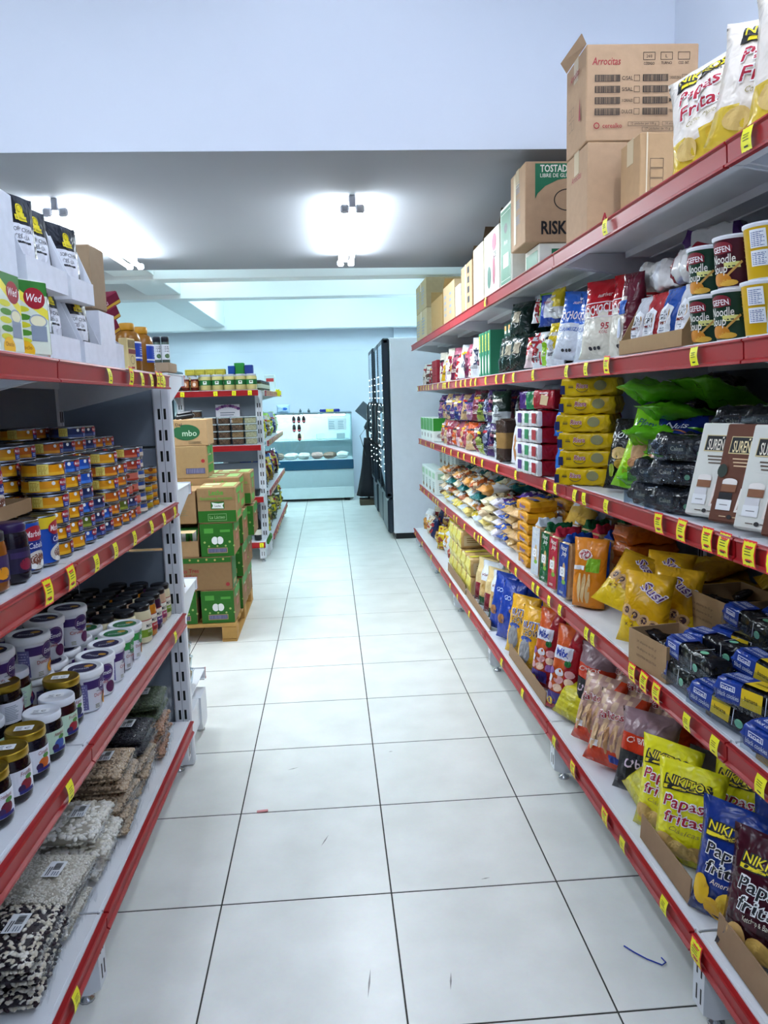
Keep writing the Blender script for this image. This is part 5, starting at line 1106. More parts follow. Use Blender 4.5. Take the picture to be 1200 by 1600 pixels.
put_right(loaf, 3, 3.79, .085, 'dark bread loaf with a tan band standing upright', -70, 0, -90, dz=.11)
clr = bag('snack_bag', 'snack bag', .16, .24, .07, lambda u, v, s: film('#9aa2ac', .12), None, 73, .6)
for i, (y, dx, dz) in enumerate(((3.62, .20, .10), (3.78, .22, .14), (3.48, .22, .12))): put_right(clr, 3, y, dx, nth('silvery clear snack bag', 3), -60, -14, dz=dz)
ytag = bag('snack_bag', 'snack bag', .13, .2, .06, lambda u, v, s: film('#d9c41c') if .4 < v < .75 and abs(u) < .7 else film('#1c2a24'), None, 74, .4); put_right(ytag, 3, 3.90, .075, 'dark snack bag with a big yellow label', -66, -10)
DK = [('dark green', '#122a1e', '#c9d2d6'), ('black', '#15151a', '#7a8a3a'), ('purple', '#38205a', '#8a4a5c'), ('maroon', '#6a2436', '#a8808c'), ('navy', '#161a48', '#8a92a8')]
crowd(3, 3.98, 4.75, 5, (.08, .21), DK, 'candy bag', (.16, .19), False, 2, .13); crowd(3, 3.85, 5.2, 7, (.30,), DK, 'candy bag lying at the back', (.17, .18), True, 5, .16, .06)
OR = [('orange', '#b84a14', '#b89a70'), ('violet', '#46306a', '#8a5a78'), ('rose', '#8a3a4c', '#c9a8ae'), ('tan', '#a88c66', '#1c2f70')]
crowd(3, 4.8, 6.25, 9, (.08, .21), OR, 'wafer bag', (.16, .19), False, 2, .14); crowd(3, 5.25, 6.3, 6, (.30,), OR, 'wafer bag lying at the back', (.17, .18), True, 5, .16, .06)
grbox = carton('green_box', .20, .13, .20, '#dfe6e2', lambda mb, F, L, R, T: [(mb.rect(Q, -w, w, .09, .196, ink('#2f8a2c')), mb.oval(Q, 0, .05, w * .5, .02, ink('#a8a0a0'), 12)) for Q, w in ((F, .097), (L, .062), (R, .062))], False, 'tea box', kind='')
for i in range(4): put_right(grbox, 3, 6.46 + .21 * i, .085, nth('white and green tea box standing at the rail', 3), -90)
for i in range(3): put_right(whbox, 3, 6.45 + .24 * i, .24, nth('pale green box standing behind the tea boxes', 3), -90, dz=.07)
for i in range(3): put_right(carton('brown_carton', .24, .14, .068, '#a08660', None, False), 3, 6.45 + .25 * i, .245, nth('low brown carton under the pale green box', 3), -90)
# ---- second shelf
def cup(col, dark, rim='#e8eaf0'):
    r0, r1, h = .036, .05, .108; rf = lambda z: r0 + (r1 - r0) * z / h
    mb = MB().lathe([(r0 * .96, 0), (r0, .002), (rf(h - .008), h - .008), (r1 + .002, h - .004), (r1 + .002, h), (r1 - .002, h + .001), (.001, h + .0005)], [mat(rim, .4), mat(col, .35), mat(rim, .4), mat(rim, .4), mat(rim, .4), mat('#d8dce4', .4)], 26)
    def lab(m, P):
        for q in (-.07, .045):
            if dark:
                m.oval(P, q, .083, .026, .013, ink('#7c1426'), 18); m.rect(P, q - .024, q + .024, .072, .086, ink('#7c1426'), 6); m.text(P, 'GEFEN', q, .08, .012, ink('#f4eef0'), .042, .012, lift=.0007)
                m.text(P, 'Noodle', q, .06, .018, ink('#f4f2ea'), .055, .008, .25, lift=.0007); m.text(P, 'Soup', q - .012, .038, .018, ink('#f4f2ea'), .04, .008, .25, lift=.0007)
                m.rect(P, q + .002, q + .034, .040, .052, ink('#e0e08a'), 4); m.lines(P, q + .006, q + .03, .042, .048, 1, INKD); m.shape(P, [(q - .015, .012), (q - .010, .010), (q + .04, .05), (q + .038, .054)], ink('#c99a4c'))
                m.oval(P, q - .012, .018, .024, .014, ink('#c9821c'), 14); m.oval(P, q + .004, .01, .02, .007, ink('#d9a83c'), 12)
            else:
                m.rect(P, q - .035, q - .002, .06, .095, ink('#eceef2'), 4); m.lines(P, q - .032, q - .005, .063, .092, 8, ink('#5a6a9a')); m.rect(P, q - .035, q - .002, .025, .055, ink('#eceef2'), 4); m.lines(P, q - .032, q - .005, .028, .052, 7, ink('#5a6a9a'))
                m.lines(P, q + .01, q + .045, .035, .095, 9, ink('#8a6a12'))
    return Proto('noodle_cup', 'noodle cup', mb.mesh('noodle_cup'), [('printed_label', deco(lab, cyl_map(rf)))])
cg, cm, cy = cup('#123a28', True), cup('#4a1424', True), cup('#e0b414', False)
for (p, y, dz, n) in ((cg, 1.775, 0, 'dark green noodle cup at shelf level beside the cardboard tray'), (cg, 1.665, 0, 'dark green noodle cup at shelf level beside the yellow cup'), (cy, 1.545, 0, 'yellow noodle cup at shelf level at the rail joint'), (cg, 1.79, .111, 'dark green noodle cup stacked beside the maroon cup'), (cm, 1.668, .111, 'maroon noodle cup stacked on a green cup'), (cy, 1.545, .111, 'yellow noodle cup stacked on the other yellow cup')): put_right(p, 2, y, .065, n, -127 if p is not cy else -90, dz=dz)
for i, y in enumerate((1.79, 1.67, 1.55)): put_right(cg, 2, y, .175, nth('dark green noodle cup in the second row', 2), -52); put_right(cg, 2, y, .175, nth('dark green noodle cup stacked in the second row', 2), -52, dz=.111)
put_right(carton('pale_box', .10, .06, .16, '#bcd6e4', lambda mb, F, L, R, T: mb.oval(F, 0, .07, .03, .03, ink('#20242a'), 16), False, 'box', kind=''), 2, 1.425, .06, 'pale blue box cut by the photo edge beside the yellow cups', -80)
dtray = open_box('display_tray', .40, .20, .13, .04, '#a08058', .004, None, 'display tray'); put_right(dtray, 2, 2.015, .115, 'brown cardboard display tray of wafer packs', -90)
def wl_pr(mb, P):
    mb.shape(P, [(-.028, .03), (.0, .015), (.028, .03), (.028, .095), (.0, .11), (-.028, .095)], ink('#e8eaee')); mb.text(P, 'THE', 0, .088, .010, INKD, .02, .006, lift=.0006); mb.text(P, 'GRY', 0, .074, .014, INKD, .034, .012, lift=.0006); mb.ring(P, 0, .078, .022, .022, .003, ink('#b0843c'), 16, PI * .75, PI * 2.25); mb.shape(P, [(-.018, .055), (.018, .055), (.014, .062), (-.014, .062)], ink('#7c1c28')); mb.lines(P, -.012, .012, .038, .05, 2, INKG)
for i, (c, y, n) in enumerate((('#c9ccd2', 1.885, 'white'), ('#1c4a9c', 1.985, 'blue'), ('#a81c22', 2.085, 'red'), ('#c9ccd2', 2.165, 'silver'))): put_right(bag('wafer_pack', 'wafer pack', .10, .15, .07, film(c), wl_pr, 75 + i, .25, True), 2, y, .075, '%s wafer pack with a white shield label in the display tray' % n, -84, -4, dz=.006); put_right(bag('wafer_pack', 'wafer pack', .10, .15, .07, film(c), None, 79 + i, .3, True), 2, y, .165, '%s wafer pack in the second row of the display tray' % n, -84, -4, dz=.006)
ring_ = [pack('rice_cake_pack', 'rice cake pack', .15, .09, .075, (lambda c: lambda s, a: film('#d6d4d2', .14) if abs(s) < .6 else film(c))(c), None, 83 + i, .15, .5, wr=.03) for i, c in enumerate(('#8a1c2a', '#cfd2d6', '#4a2468'))]
for i, (y, dx, dz) in enumerate(((1.93, .10, .165), (2.06, .13, .16), (1.88, .22, .17), (2.02, .24, .165), (2.18, .22, .15), (2.12, .30, .2), (1.95, .34, .2), (2.25, .14, .19), (1.98, .16, .235))): put_right(ring_[i % 3], 2, y, dx, nth('clear rice cake pack piled on the display tray', 2), -70 + (i * 31) % 50 - 25, (i * 17) % 16 - 8, dz=dz - .002, group='rice cake packs')
put_right(bag('cracker_bag', 'cracker bag', .09, .24, .07, lambda u, v, s: film('#5c1226') if u > .1 or v > .7 or v < .12 else film('#d2cabc'), lambda mb, P: (mb.rect(P, -.035, .005, .12, .16, ink('#1f5ab0')), mb.oval(P, -.02, .08, .014, .03, ink('#cfd8ea'), 12)), 86, .15, True), 2, 2.275, .075, 'tall maroon cracker bag with clear side beside the display tray', -72, -2)
def poch_pr(bgtxt, t, sub, num):
    def f(mb, P):
        mb.text(P, t, .0, .155, .03, ink('#f0e8ea'), .13, .02, .0, rot=.12 if num else 0, lift=.0008); mb.text(P, 'nutriver', .01, .205, .014, ink('#f0dcdc'), .06, .004, .2, lift=.0008)
        if num: mb.frame(P, -.07, .075, .128, .18, .003, ink('#f0e8ea')); mb.text(P, '95', .03, .098, .022, ink('#b0202c'), .03, .01, lift=.0008); mb.text(P, 'KCAL', .03, .078, .010, ink('#b0202c'), .03, .006, lift=.0008)
        else: mb.text(P, sub, .0, .105, .014, ink('#2a5ab0'), .12, .008, lift=.0008); mb.oval(P, .01, .225, .012, .012, ink('#e6ecf6'), 10)
        for i in range(3): mb.oval(P, -.03 + .018 * i, .03, .007, .006, ink('#2a2c34'), 10)
    return f
pr_ = bag('popcorn_bag', 'popcorn bag', .19, .265, .085, split('#b00f1c', '#dedacb', .52, .05), poch_pr('', 'POCHOCLO', '', True), 87, .28); pb_ = bag('popcorn_bag', 'popcorn bag', .19, .255, .085, split('#1c5cc0', '#d3dbe6', .5, .0), poch_pr('', 'POCHOCLO', 'CARAMELIZADO', False), 88, .28)
put_right(pr_, 2, 2.555, .085, 'red and white popcorn bag at the rail beside the blue one', -56, -10); put_right(pr_, 2, 2.42, .13, 'red and white popcorn bag tucked behind the first red one', -60, -8); put_right(pb_, 2, 2.83, .07, 'blue and white popcorn bag slumped over the rail', -54, -12, 6); put_right(pb_, 2, 2.72, .12, 'blue and white popcorn bag between the other popcorn bags', -56, -10)
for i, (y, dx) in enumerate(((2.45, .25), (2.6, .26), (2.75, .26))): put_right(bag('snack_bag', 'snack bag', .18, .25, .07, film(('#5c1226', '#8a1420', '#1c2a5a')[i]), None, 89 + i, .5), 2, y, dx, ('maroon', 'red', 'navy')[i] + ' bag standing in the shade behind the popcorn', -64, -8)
cbl = bag('cookie_bag', 'cookie bag', .17, .13, .07, lambda u, v, s: film('#dfe2ea') if abs(u) < .5 and .2 < v < .85 else film('#163c9c'), lambda mb, P: (mb.oval(P, .02, .06, .025, .02, ink('#cfb89a'), 14), mb.text(P, 'Hogareñas', -.01, .09, .012, ink('#a02a3a'), .06, .006, .2, lift=.0006)), 92, .3)
put_right(cbl, 2, 3.16, .10, 'blue and white cookie bag set on the small bags', -58, -8, dz=.165)
SM = [('yellow', '#d9bf1c', '#dfe3ea'), ('red', '#b0202a', '#e6d0d0'), ('lime', '#8ac01c', '#e6ecd6'), ('sky blue', '#5a9ac0', '#4a2a7c'), ('white', '#dfe3e8', '#b02a3a')]
crowd(2, 3.0, 3.42, 4, (.075, .20), SM, 'small sweets bag', (.13, .17), False, 1, .11, .06); crowd(2, 3.05, 3.42, 3, (.10,), SM, 'small sweets bag set high', (.11, .13), False, 2, .10, .05)
grp = carton('tea_carton', .075, .11, .062, '#14463c', lambda mb, F, L, R, T: [(mb.rect(Q, -.018, .018, .012, .05, ink('#e0a050')), mb.rect(Q, -.018, .018, .012, .026, ink('#e6ddc8'))) for Q in (F, L)], False, 'tea box', kind='')
for c in range(5):
    for r in range(4): put_right(grp, 2, 3.60 + .08 * c, .13, 'small dark green tea box with orange label, %s up, %s column' % (ORD[r], ORD[c]), -90, dz=.0625 * r, group='small dark green tea boxes')
bgb = bag('tea_bag_sack', 'tea bag', .17, .17, .08, film('#0c2420', .2), lambda mb, P: mb.rect(P, -.03, .02, .07, .12, ink('#c9c0a8'), 2, 2), 93, .6)
for i, (y, dx, dz) in enumerate(((3.52, .055, 0), (3.66, .05, 0), (3.80, .045, 0), (3.56, .065, .14), (3.50, .20, .0), (3.5, .2, .15))): put_right(bgb, 2, y, dx, nth('dark green glossy tea bag', 2), -64, -8, dz=dz, group='dark green glossy tea bags')
slim = carton('slim_green_box', .06, .10, .235, '#2c7a5c', lambda mb, F, L, R, T: [(mb.rect(Q, -.012, .012, .13, .22, ink('#d9d04a')), mb.oval(Q, 0, .06, .014, .05, ink('#e6ead8'), 14), mb.text(Q, 'VELAS', 0, .175, .012, ink('#1c5a3c'), .075, .008, rot=-PI / 2, lift=.0006)) for Q in (F, L)], False, 'slim box', kind='')
for i, y in enumerate((4.10, 4.18, 4.26, 4.34)): put_right(slim, 2, y, .075, 'slim green box with yellow stripe, %s along the rail' % ORD[i], -90)
MIX2 = [('pink', '#a85a72', '#5c1c3a'), ('violet', '#5a3f7c', '#c9b8d2'), ('white', '#c9ccd2', '#1c2440'), ('black', '#15151c', '#8a2a3a'), ('red', '#b0222a', '#e6e0da'), ('green', '#2c8a3c', '#dfe6d8')]
crowd(2, 4.42, 5.5, 7, (.07, .20), MIX2, 'party goods bag', (.17, .25), False, 1, .13, .06); crowd(2, 4.45, 5.5, 4, (.33,), MIX2, 'party goods bag standing at the back', (.2, .27), False, 1, .16, .07)
WH = [('cream', '#dcd4c4', '#c9a01c'), ('lilac', '#bca6c4', '#e6e0e6'), ('ivory', '#e3ddd0', '#8a2a4a')]
crowd(2, 5.5, 6.1, 5, (.07, .19), WH, 'tall straw packet', (.2, .25), False, 1, .10, .045)
rdx = carton('red_box', .14, .12, .06, '#8a1c2c', None, False, 'sweets box', kind='')
for r in range(3):
    for c in range(2): put_right(rdx, 2, 6.2 + .15 * c, .09, 'dark red sweets box lying flat, %s up, %s column' % (ORD[r], ORD[c]), -90, dz=.061 * r)
WB = [('brown and white', '#d8d4cc', '#5a3a2c'), ('teal', '#1c4a5c', '#c9c4b0'), ('crimson', '#7c1c2c', '#d8ccc4'), ('speckled', '#cfc8bc', '#2a2a30')]
crowd(2, 6.48, 7.25, 5, (.08, .20), WB, 'candy bag', (.15, .19), False, 1, .13, .06); crowd(2, 6.2, 7.2, 4, (.32,), WB, 'candy bag standing at the back', (.18, .24), False, 1, .16, .07)
# ---- top shelf
put_right(papas, 1, 1.775, .085, 'white and gold potato chips bag lying on its side beside the cartons', -58, -10, -10); put_right(papas, 1, 1.62, .10, 'crumpled white chips bag between the two big chips bags', -40, -6, 8); put_right(papas, 1, 1.45, .10, 'tall white and gold chips bag at the photo edge', -56, -6, dz=.0, scale=1.12); put_right(papas, 1, 1.60, .215, 'white and gold chips bag standing behind the crumpled one', -58, -6, scale=1.12); put_right(papas, 1, 1.82, .22, 'amber-topped chips bag behind the one on its side', -50, -8)
KB = '#b49373'
def arro_pr(mb, F, L, R, T):
    m = ink('#a02430'); k = ink('#2a2622')
    mb.text(F, 'Arrocitas', -.115, .235, .022, m, .09, .006, .2); 
    for i, t in enumerate(('CÓDIGO', 'TURNO', 'COD. INT.')): x = .02 + .055 * i; mb.frame(F, x - .019, x + .019, .237, .26, .0015, k); mb.text(F, t, x, .228, .008, k, .034, .006)
    mb.text(F, '24/0', .02, .248, .009, k, .018); mb.text(F, 'L', .075, .248, .009, k, .006)
    for i, (a, b) in enumerate((('C/SAL', '2 UNIDADES CON SAL'), ('S/SAL', '2 UNIDADES SIN SAL'), ('3 CEREALES', 'MIEL'), ('DULCE', 'TRIGO y ARROZ'))):
        y = .185 - .033 * i
        for x0, t, wd in ((-.15, a, .034), (.002, b, .036)): mb.bars(F, x0, x0 + .078, y - .009, y + .009, k, 26); mb.frame(F, x0 - .001, x0 + .079, y - .010, y + .010, .0012, k); mb.text(F, t, x0 + .102, y, .011 if len(t) < 10 else .008, k, wd, .004); mb.frame(F, x0 + .123, x0 + .141, y - .009, y + .009, .0012, k)
    mb.text(F, 'cerealko', -.095, .045, .014, m, .062, .006); mb.ring(F, -.145, .045, .010, .010, .003, m, 8)
    for x, y, t in ((.005, .049, '12 unidades por 100 g'), (.115, .049, '14 unidades por 80 g'), (.05, .033, '17 unidades de 15 g')): mb.frame(F, x - .05, x + .05, y - .0065, y + .0065, .001, k); mb.text(F, t, x, y, .007, k, .08)
    mb.text(L, 'Arrocitas', 0, .235, .022, m, .10, .006, .2); mb.shape(L, [(.045, .08), (.065, .08), (.055, .15)], m)
    for x, y in ((-.05, .09), (-.02, .09), (-.05, .13), (-.02, .13)): mb.frame(L, x - .012, x + .012, y - .014, y + .014, .001, k)
bxA = carton('rice_cracker_carton', .355, .22, .285, KB, arro_pr, True)
def plain_pr(mb, F, L, R, T): mb.text(L, 'Arrocitas', 0, .22, .02, ink('#a02430'), .1, .006, .2); mb.text(F, 'A', -.12, .06, .05, ink('#a02430'), .035, .01)
bxB = carton('rice_cracker_carton', .355, .22, .30, KB, plain_pr, True)
XA, YA = .845 + .1775, 2.51 + .11
bxB.place((XA, YA, 1.9395), 'lower brown carton under the printed rice cracker carton', (0, 0, 0)); oA = bxA.place((XA - .004, YA - .004, 2.2405), 'brown rice cracker carton printed with barcodes, topmost on the wall shelving', (0, 0, math.radians(-1.5)))
fl = MB(); fl.poly([(-.178, -.11, 0), (-.178, .11, 0), (-.20, .105, .03), (-.19, -.1, .035)], card(KB)); fl.poly([(-.1785, .11, 0), (-.1785, -.11, 0), (-.191, -.1, .035), (-.201, .105, .03)], card(KB))
fo = obj('flap', fl.mesh('flap'), oA, (0, 0, .285))
put_right(carton('toast_carton', .34, .15, .26, '#b28f68', lambda mb, F, L, R, T: (mb.rect(F, -.03, .16, .135, .185, ink('#e3c41c')), mb.text(F, 'TOSTADAS', .065, .16, .034, ink('#6a1420'), .17, .03), [mb.frame(F, -.14, -.10, .05 + .028 * i, .076 + .028 * i, .001, INKD) for i in range(5)], mb.rect(F, -.152, -.148, .0, .26, ink('#d8c8a8'))), True), 1, 2.375, .30, 'brown carton with a yellow word panel before the rice cracker cartons', 0)
def risk_pr(mb, F, L, R, T):
    g = ink('#1c6a48'); k = ink('#1c1c20')
    mb.rect(F, -.14, .175, .24, .297, g); mb.shape(F, [(-.14, .24), (-.14, .165), (-.13, .185), (-.10, .212), (-.05, .235), (-.02, .24)], g); mb.text(F, 'TOSTADAS', -.05, .278, .026, ink('#e8e2d4'), .14, .02); mb.text(F, 'LIBRE DE GLUTEN', -.045, .252, .014, ink('#e8e2d4'), .15, .008)
    mb.ring(F, -.01, .16, .055, .042, .004, k, 28); mb.text(F, 'RISK', -.063, .055, .048, k, .105, .03)
    for i in range(3): mb.frame(L, -.035, .045, .09 + .06 * i, .135 + .06 * i, .001, INKG); mb.lines(L, -.03, .04, .095 + .06 * i, .13 + .06 * i, 4, INKG)
    mb.rect(L, -.06, -.02, .02, .295, ink('#cdbb98'))
bxR = carton('toast_carton', .36, .24, .305, KB, risk_pr, True); bxR.place((.80 + .18, 3.12 + .12, 2.053), 'brown and green toast carton overhanging the rail under the lowered ceiling')
carton('green_carton', .34, .22, .112, '#e4e2d6', lambda mb, F, L, R, T: (mb.rect(L, -.09, .09, .02, .09, ink('#1c6a48')), mb.rect(F, -.12, .12, .02, .09, ink('#1c6a48'))), False).place((.86 + .17, 3.24, 1.9395), 'low green and white carton under the overhanging toast carton')
def lbox(name, y0, y1, h, col, pr, label, d=.26, x0=.825, tape=False, flap=False):
    p = carton(name, d, y1 - y0 - .012, h, col, pr, tape)
    o = p.place((x0 + d / 2, (y0 + y1) / 2, 1.9395), label)
    if flap:
        w_ = (y1 - y0 - .012) / 2; f = MB(); f.poly([(-d / 2, -w_, h), (d / 2, -w_, h), (d / 2, -w_ + .02, h + .07), (-d / 2 + .02, -w_ + .03, h + .075)], card('#5a4632')); f.poly([(-d / 2 + .02, -w_ + .032, h + .075), (d / 2, -w_ + .022, h + .07), (d / 2, -w_ + .002, h), (-d / 2, -w_ + .002, h)], card('#5a4632')); obj('flap', f.mesh('flap'), o)
    return o
lbox('green_carton', 3.44, 3.68, .36, '#e2e2d8', lambda mb, F, L, R, T: (mb.rect(L, -.10, .10, .02, .345, ink('#1c6a48')), mb.frame(L, -.088, .088, .035, .33, .002, ink('#dfe6dc')), mb.oval(L, 0, .26, .03, .022, ink('#16181a'), 16), mb.rect(L, -.05, .05, .09, .15, ink('#dfe6dc')), mb.text(L, 'Molto', 0, .2, .02, ink('#dfe6dc'), .07, .004, .3)), 'tall green carton with an oval handle hole on the top shelf', flap=True)
lbox('white_carton', 3.70, 4.06, .315, '#e0ded2', lambda mb, F, L, R, T: (mb.oval(L, .07, .25, .05, .04, ink('#a8506a'), 16), mb.oval(L, -.06, .23, .045, .06, ink('#c9b8b4'), 16), mb.oval(L, -.05, .10, .045, .055, ink('#2a5a48'), 16), mb.oval(L, .06, .12, .03, .07, ink('#8a2a48'), 16), mb.text(L, 'COS', .08, .19, .03, INKD, .07, .01)), 'white carton with dark red and green pictures on the top shelf', flap=True)
lbox('beige_carton', 4.08, 4.36, .31, '#d8d0b8', lambda mb, F, L, R, T: [mb.frame(L, x, x + .07, .05 + .08 * i, .1 + .08 * i, .002, INKG) for i in range(3) for x in (-.1, .02)], 'beige carton with printed squares on the top shelf', flap=True)
lbox('brown_carton', 4.40, 4.76, .275, '#a58868', lambda mb, F, L, R, T: (mb.rect(L, -.03, -.005, .0, .275, ink('#d6d0c8')), [mb.rect(L, .04, .10, .05 + .055 * i, .085 + .055 * i, INKD) for i in range(4)]), 'brown carton with a shiny tape stripe on the top shelf', flap=True)
lbox('white_carton', 4.80, 4.98, .20, '#dfe3e6', None, 'small white carton wedged between brown cartons on the top shelf')
lbox('brown_carton', 5.02, 5.50, .26, '#b09a78', lambda mb, F, L, R, T: ([mb.lines(L, x, x + .09, .06, .22, 4, INKG) for x in (-.18, .04)], mb.frame(F, -.08, .11, .03, .2, .003, ink('#8a4a3c'))), 'beige carton with grey printing beside the tan open carton', d=.24)
carton('brown_carton', .30, .30, .36, '#8f7658', None, True).place((1.17, 5.36, 1.9395), 'tall brown carton standing behind the beige one')
ob = open_box('open_carton', .26, .6, .24, .24, '#9a7d4c', .004, None, flaps=.11); ob.place((.96, 5.87, 1.9395), 'tan open carton with raised flaps on the top shelf')
for i, (h, z, lab) in enumerate(((.25, 0, 'beige carton at the far shelf end, lower of two'), (.24, .252, 'beige carton at the far shelf end, upper of two'))): carton('brown_carton', .34, .72, h, ('#b5a684', '#a89874')[i], lambda mb, F, L, R, T: [mb.lines(L, x, x + .2, .05, .2, 6, INKG) for x in (-.3, .05)], True).place((1.0, 6.84, 1.9395 + z), lab)
# ---- price tags
for y, wh in ((1.44, 'the tall white chips bag'), (2.17, 'the yellow-worded toast carton'), (3.84, 'the white pictured carton')): tag_right(1, y, wh, 1 if y < 2 else 2)
for y, wh, kd in ((1.72, 'the green noodle cups', 1), (2.28, 'the wafer display tray', 3), (2.47, 'the red popcorn bag', 1), (2.68, 'the second red popcorn bag', 2), (3.12, 'the blue popcorn bag', 4), (3.46, 'the small sweets bags', 1), (3.66, 'the dark green tea bags', 2), (3.82, 'the tea boxes', 1), (4.08, 'the slim green boxes', 1), (4.38, 'the slim green boxes end', 2), (4.52, 'the pink party bags', 1), (4.70, 'the party goods', 2), (4.86, 'the red party bag', 1), (5.05, 'the green party bag', 2), (5.36, 'the last party bags', 1), (5.50, 'the first straw packets', 2), (5.56, 'the cream straw packets', 1), (5.64, 'the lilac straw packets', 1), (5.9, 'the ivory straw packets', 2), (6.2, 'the red sweets boxes', 1), (6.45, 'the far candy bags', 1), (6.62, 'the teal candy bag', 2), (6.8, 'the speckled candy bag', 1), (7.0, 'the crimson candy bag', 1), (7.2, 'the last candy bags', 2)): tag_right(2, y, wh, kd)
for y, wh, kd in ((1.375, 'the last brown chocolate box', 0), (1.46, 'the second brown chocolate box edge', 0), (1.565, 'the second cream chocolate box', 3), (1.635, 'the brown chocolate box', 0), (1.765, 'the first cream chocolate box', 3), (1.885, 'the cake trays', 0), (2.27, 'the lime green bag', 1), (2.47, 'the black snack bag', 2), (2.58, 'the yellow cracker packs', 1), (2.80, 'the bright blue bag', 2), (2.95, 'the red cracker packs', 1), (3.42, 'the white biscuit bags', 2), (3.82, 'the yellow-labelled bag', 1), (4.2, 'the dark candy bags', 1), (4.42, 'the purple candy bag', 2), (4.5, 'the pink candy bag', 1), (4.78, 'the first wafer bags', 1), (5.0, 'the orange wafer bag', 2), (5.3, 'the violet wafer bag', 1), (5.6, 'the rose wafer bag', 1), (5.72, 'the cream wafer bag', 2), (6.2, 'the last wafer bags', 1), (6.35, 'the gap before the tea boxes', 1), (6.7, 'the first tea boxes', 2), (7.1, 'the last tea box', 1)): tag_right(3, y, wh, kd)
for y, wh, kd in ((1.385, 'the tan cookie box', 1), (1.57, 'the yellow banana cookies', 2), (1.70, 'the blue cookie packs', 1), (1.88, 'the first cardboard divider', 3), (1.965, 'the front open carton', 0), (2.04, 'the carton corner', 3), (2.37, 'the slumped gold bag', 1), (2.44, 'the gold wafer bags', 2), (2.74, 'the orange toast bag', 1), (2.88, 'the blue toast bag', 2), (3.05, 'the crimson toast bag', 1), (3.12, 'the dark green toast bag', 1), (3.42, 'the first yellow biscuit stack', 2), (3.58, 'the yellow biscuit stack edge', 1), (3.80, 'the purple packets', 2), (3.92, 'the violet packets', 1), (4.25, 'the tan packets', 3), (4.34, 'the cream packets', 1), (4.45, 'the blue packets', 2), (4.8, 'the low open carton', 1), (5.1, 'the teal packets', 2), (5.2, 'the silver packets', 1), (5.6, 'the white packets', 1), (6.0, 'the brown packets', 2), (6.15, 'the heap end', 1), (6.3, 'the first cereal box', 1), (6.6, 'the second cereal box', 2), (6.9, 'the third cereal box', 1), (7.15, 'the last cereal box', 1)): tag_right(4, y, wh, kd)
for y, wh, kd in ((1.49, 'the maroon chips bag', 0), (1.66, 'the blue chips bag', 1), (1.92, 'the yellow chips bags', 1), (2.06, 'the small yellow patterned bag', 3), (2.36, 'the orange snack bags', 0), (2.58, 'the second orange snack bag', 2), (3.05, 'the long red bags', 1), (3.45, 'the nut bags', 2), (4.3, 'the white biscuit bags', 1), (4.7, 'the toast packs', 2), (5.0, 'the second toast packs', 1), (5.5, 'the far toast packs', 1), (6.0, 'the cream biscuit bags', 2), (6.6, 'the maroon biscuit bags', 1), (7.1, 'the last biscuit bags', 1)): tag_right(5, y, wh, kd)
for i, y in enumerate((3.92, 6.55)): Proto('paper_tag', 'paper tag', MB().rect(lambda x, z, l=0: (x, -.002 - .02 * z, z), -.03, .03, -.05, 0, mat('#e4e6e8', .6)).mesh('paper_tag')).place((.768, y, .19), 'white paper tag dangling from the bottom rail, %s' % ('by the blue bags', 'at the far end')[i], (.3, .2, -PI / 2))
# ================================================================ milk pallet
WOOD = mat('#b98f4e', .7, 'card'); pal = empty('pallet', 'yellow wooden pallet on the floor under the milk cartons', 'pallet', (-1.04, 4.6, 0))
PB = MB().box(-.42, .42, 0, .095, 0, .02, WOOD, .002).mesh('plank'); PS = MB().box(-.045, .045, 0, .11, 0, .075, WOOD, .003).mesh('block'); PL = MB().box(-.045, .045, 0, 1.0, 0, .016, WOOD, .002).mesh('plank')
for i in range(7): obj('plank', PB, pal, (0, .15 * i, .095))
for x in (-.375, 0, .375):
    obj('plank', PL, pal, (x, 0, .0))
    for y in (0, .44, .88): obj('block', PS, pal, (x, y, .018))
GR = '#226816'
def flapseam(mb, P, w, h, m): mb.rect(P, -w, w, h * .62, h * .63, m)
def milk_green(mb, F, L, R, T):
    g = ink(GR); d = ink('#a8b86a'); br = ink('#a88a60')
    mb.rect(F, -.099, .099, .002, .203, g); mb.rect(F, -.085, .085, .122, .124, ink('#1c5c12'))
    mb.rect(F, -.075, -.02, .145, .175, ink('#4f9a3a')); mb.rect(F, .02, .08, .15, .165, ink('#4f9a3a'))
    for i in range(4): mb.oval(F, -.075 + .05 * i, .09, .007, .007, d, 10); mb.oval(F, -.05 + .05 * i, .066, .006, .006, d, 10)
    mb.oval(F, -.013, .10, .02, .024, ink('#eef0ee'), 14); mb.oval(F, .018, .10, .02, .024, ink('#eef0ee'), 14); mb.rect(F, .001, .004, .075, .125, g)
    mb.rect(F, -.06, .06, .022, .055, br); mb.rect(F, -.055, .055, .026, .051, ink('#4a4a70')); mb.bars(F, -.05, .05, .028, .049, ink('#7a7a96'), 20)
    for Q in (R, L): mb.rect(Q, -.13, .13, .15, .203, ink('#3c8a2c')); mb.rect(Q, -.05, .05, .08, .12, ink('#a85a48'))
mg = carton('milk_carton', .20, .29, .205, '#8f6f4a', milk_green, True)
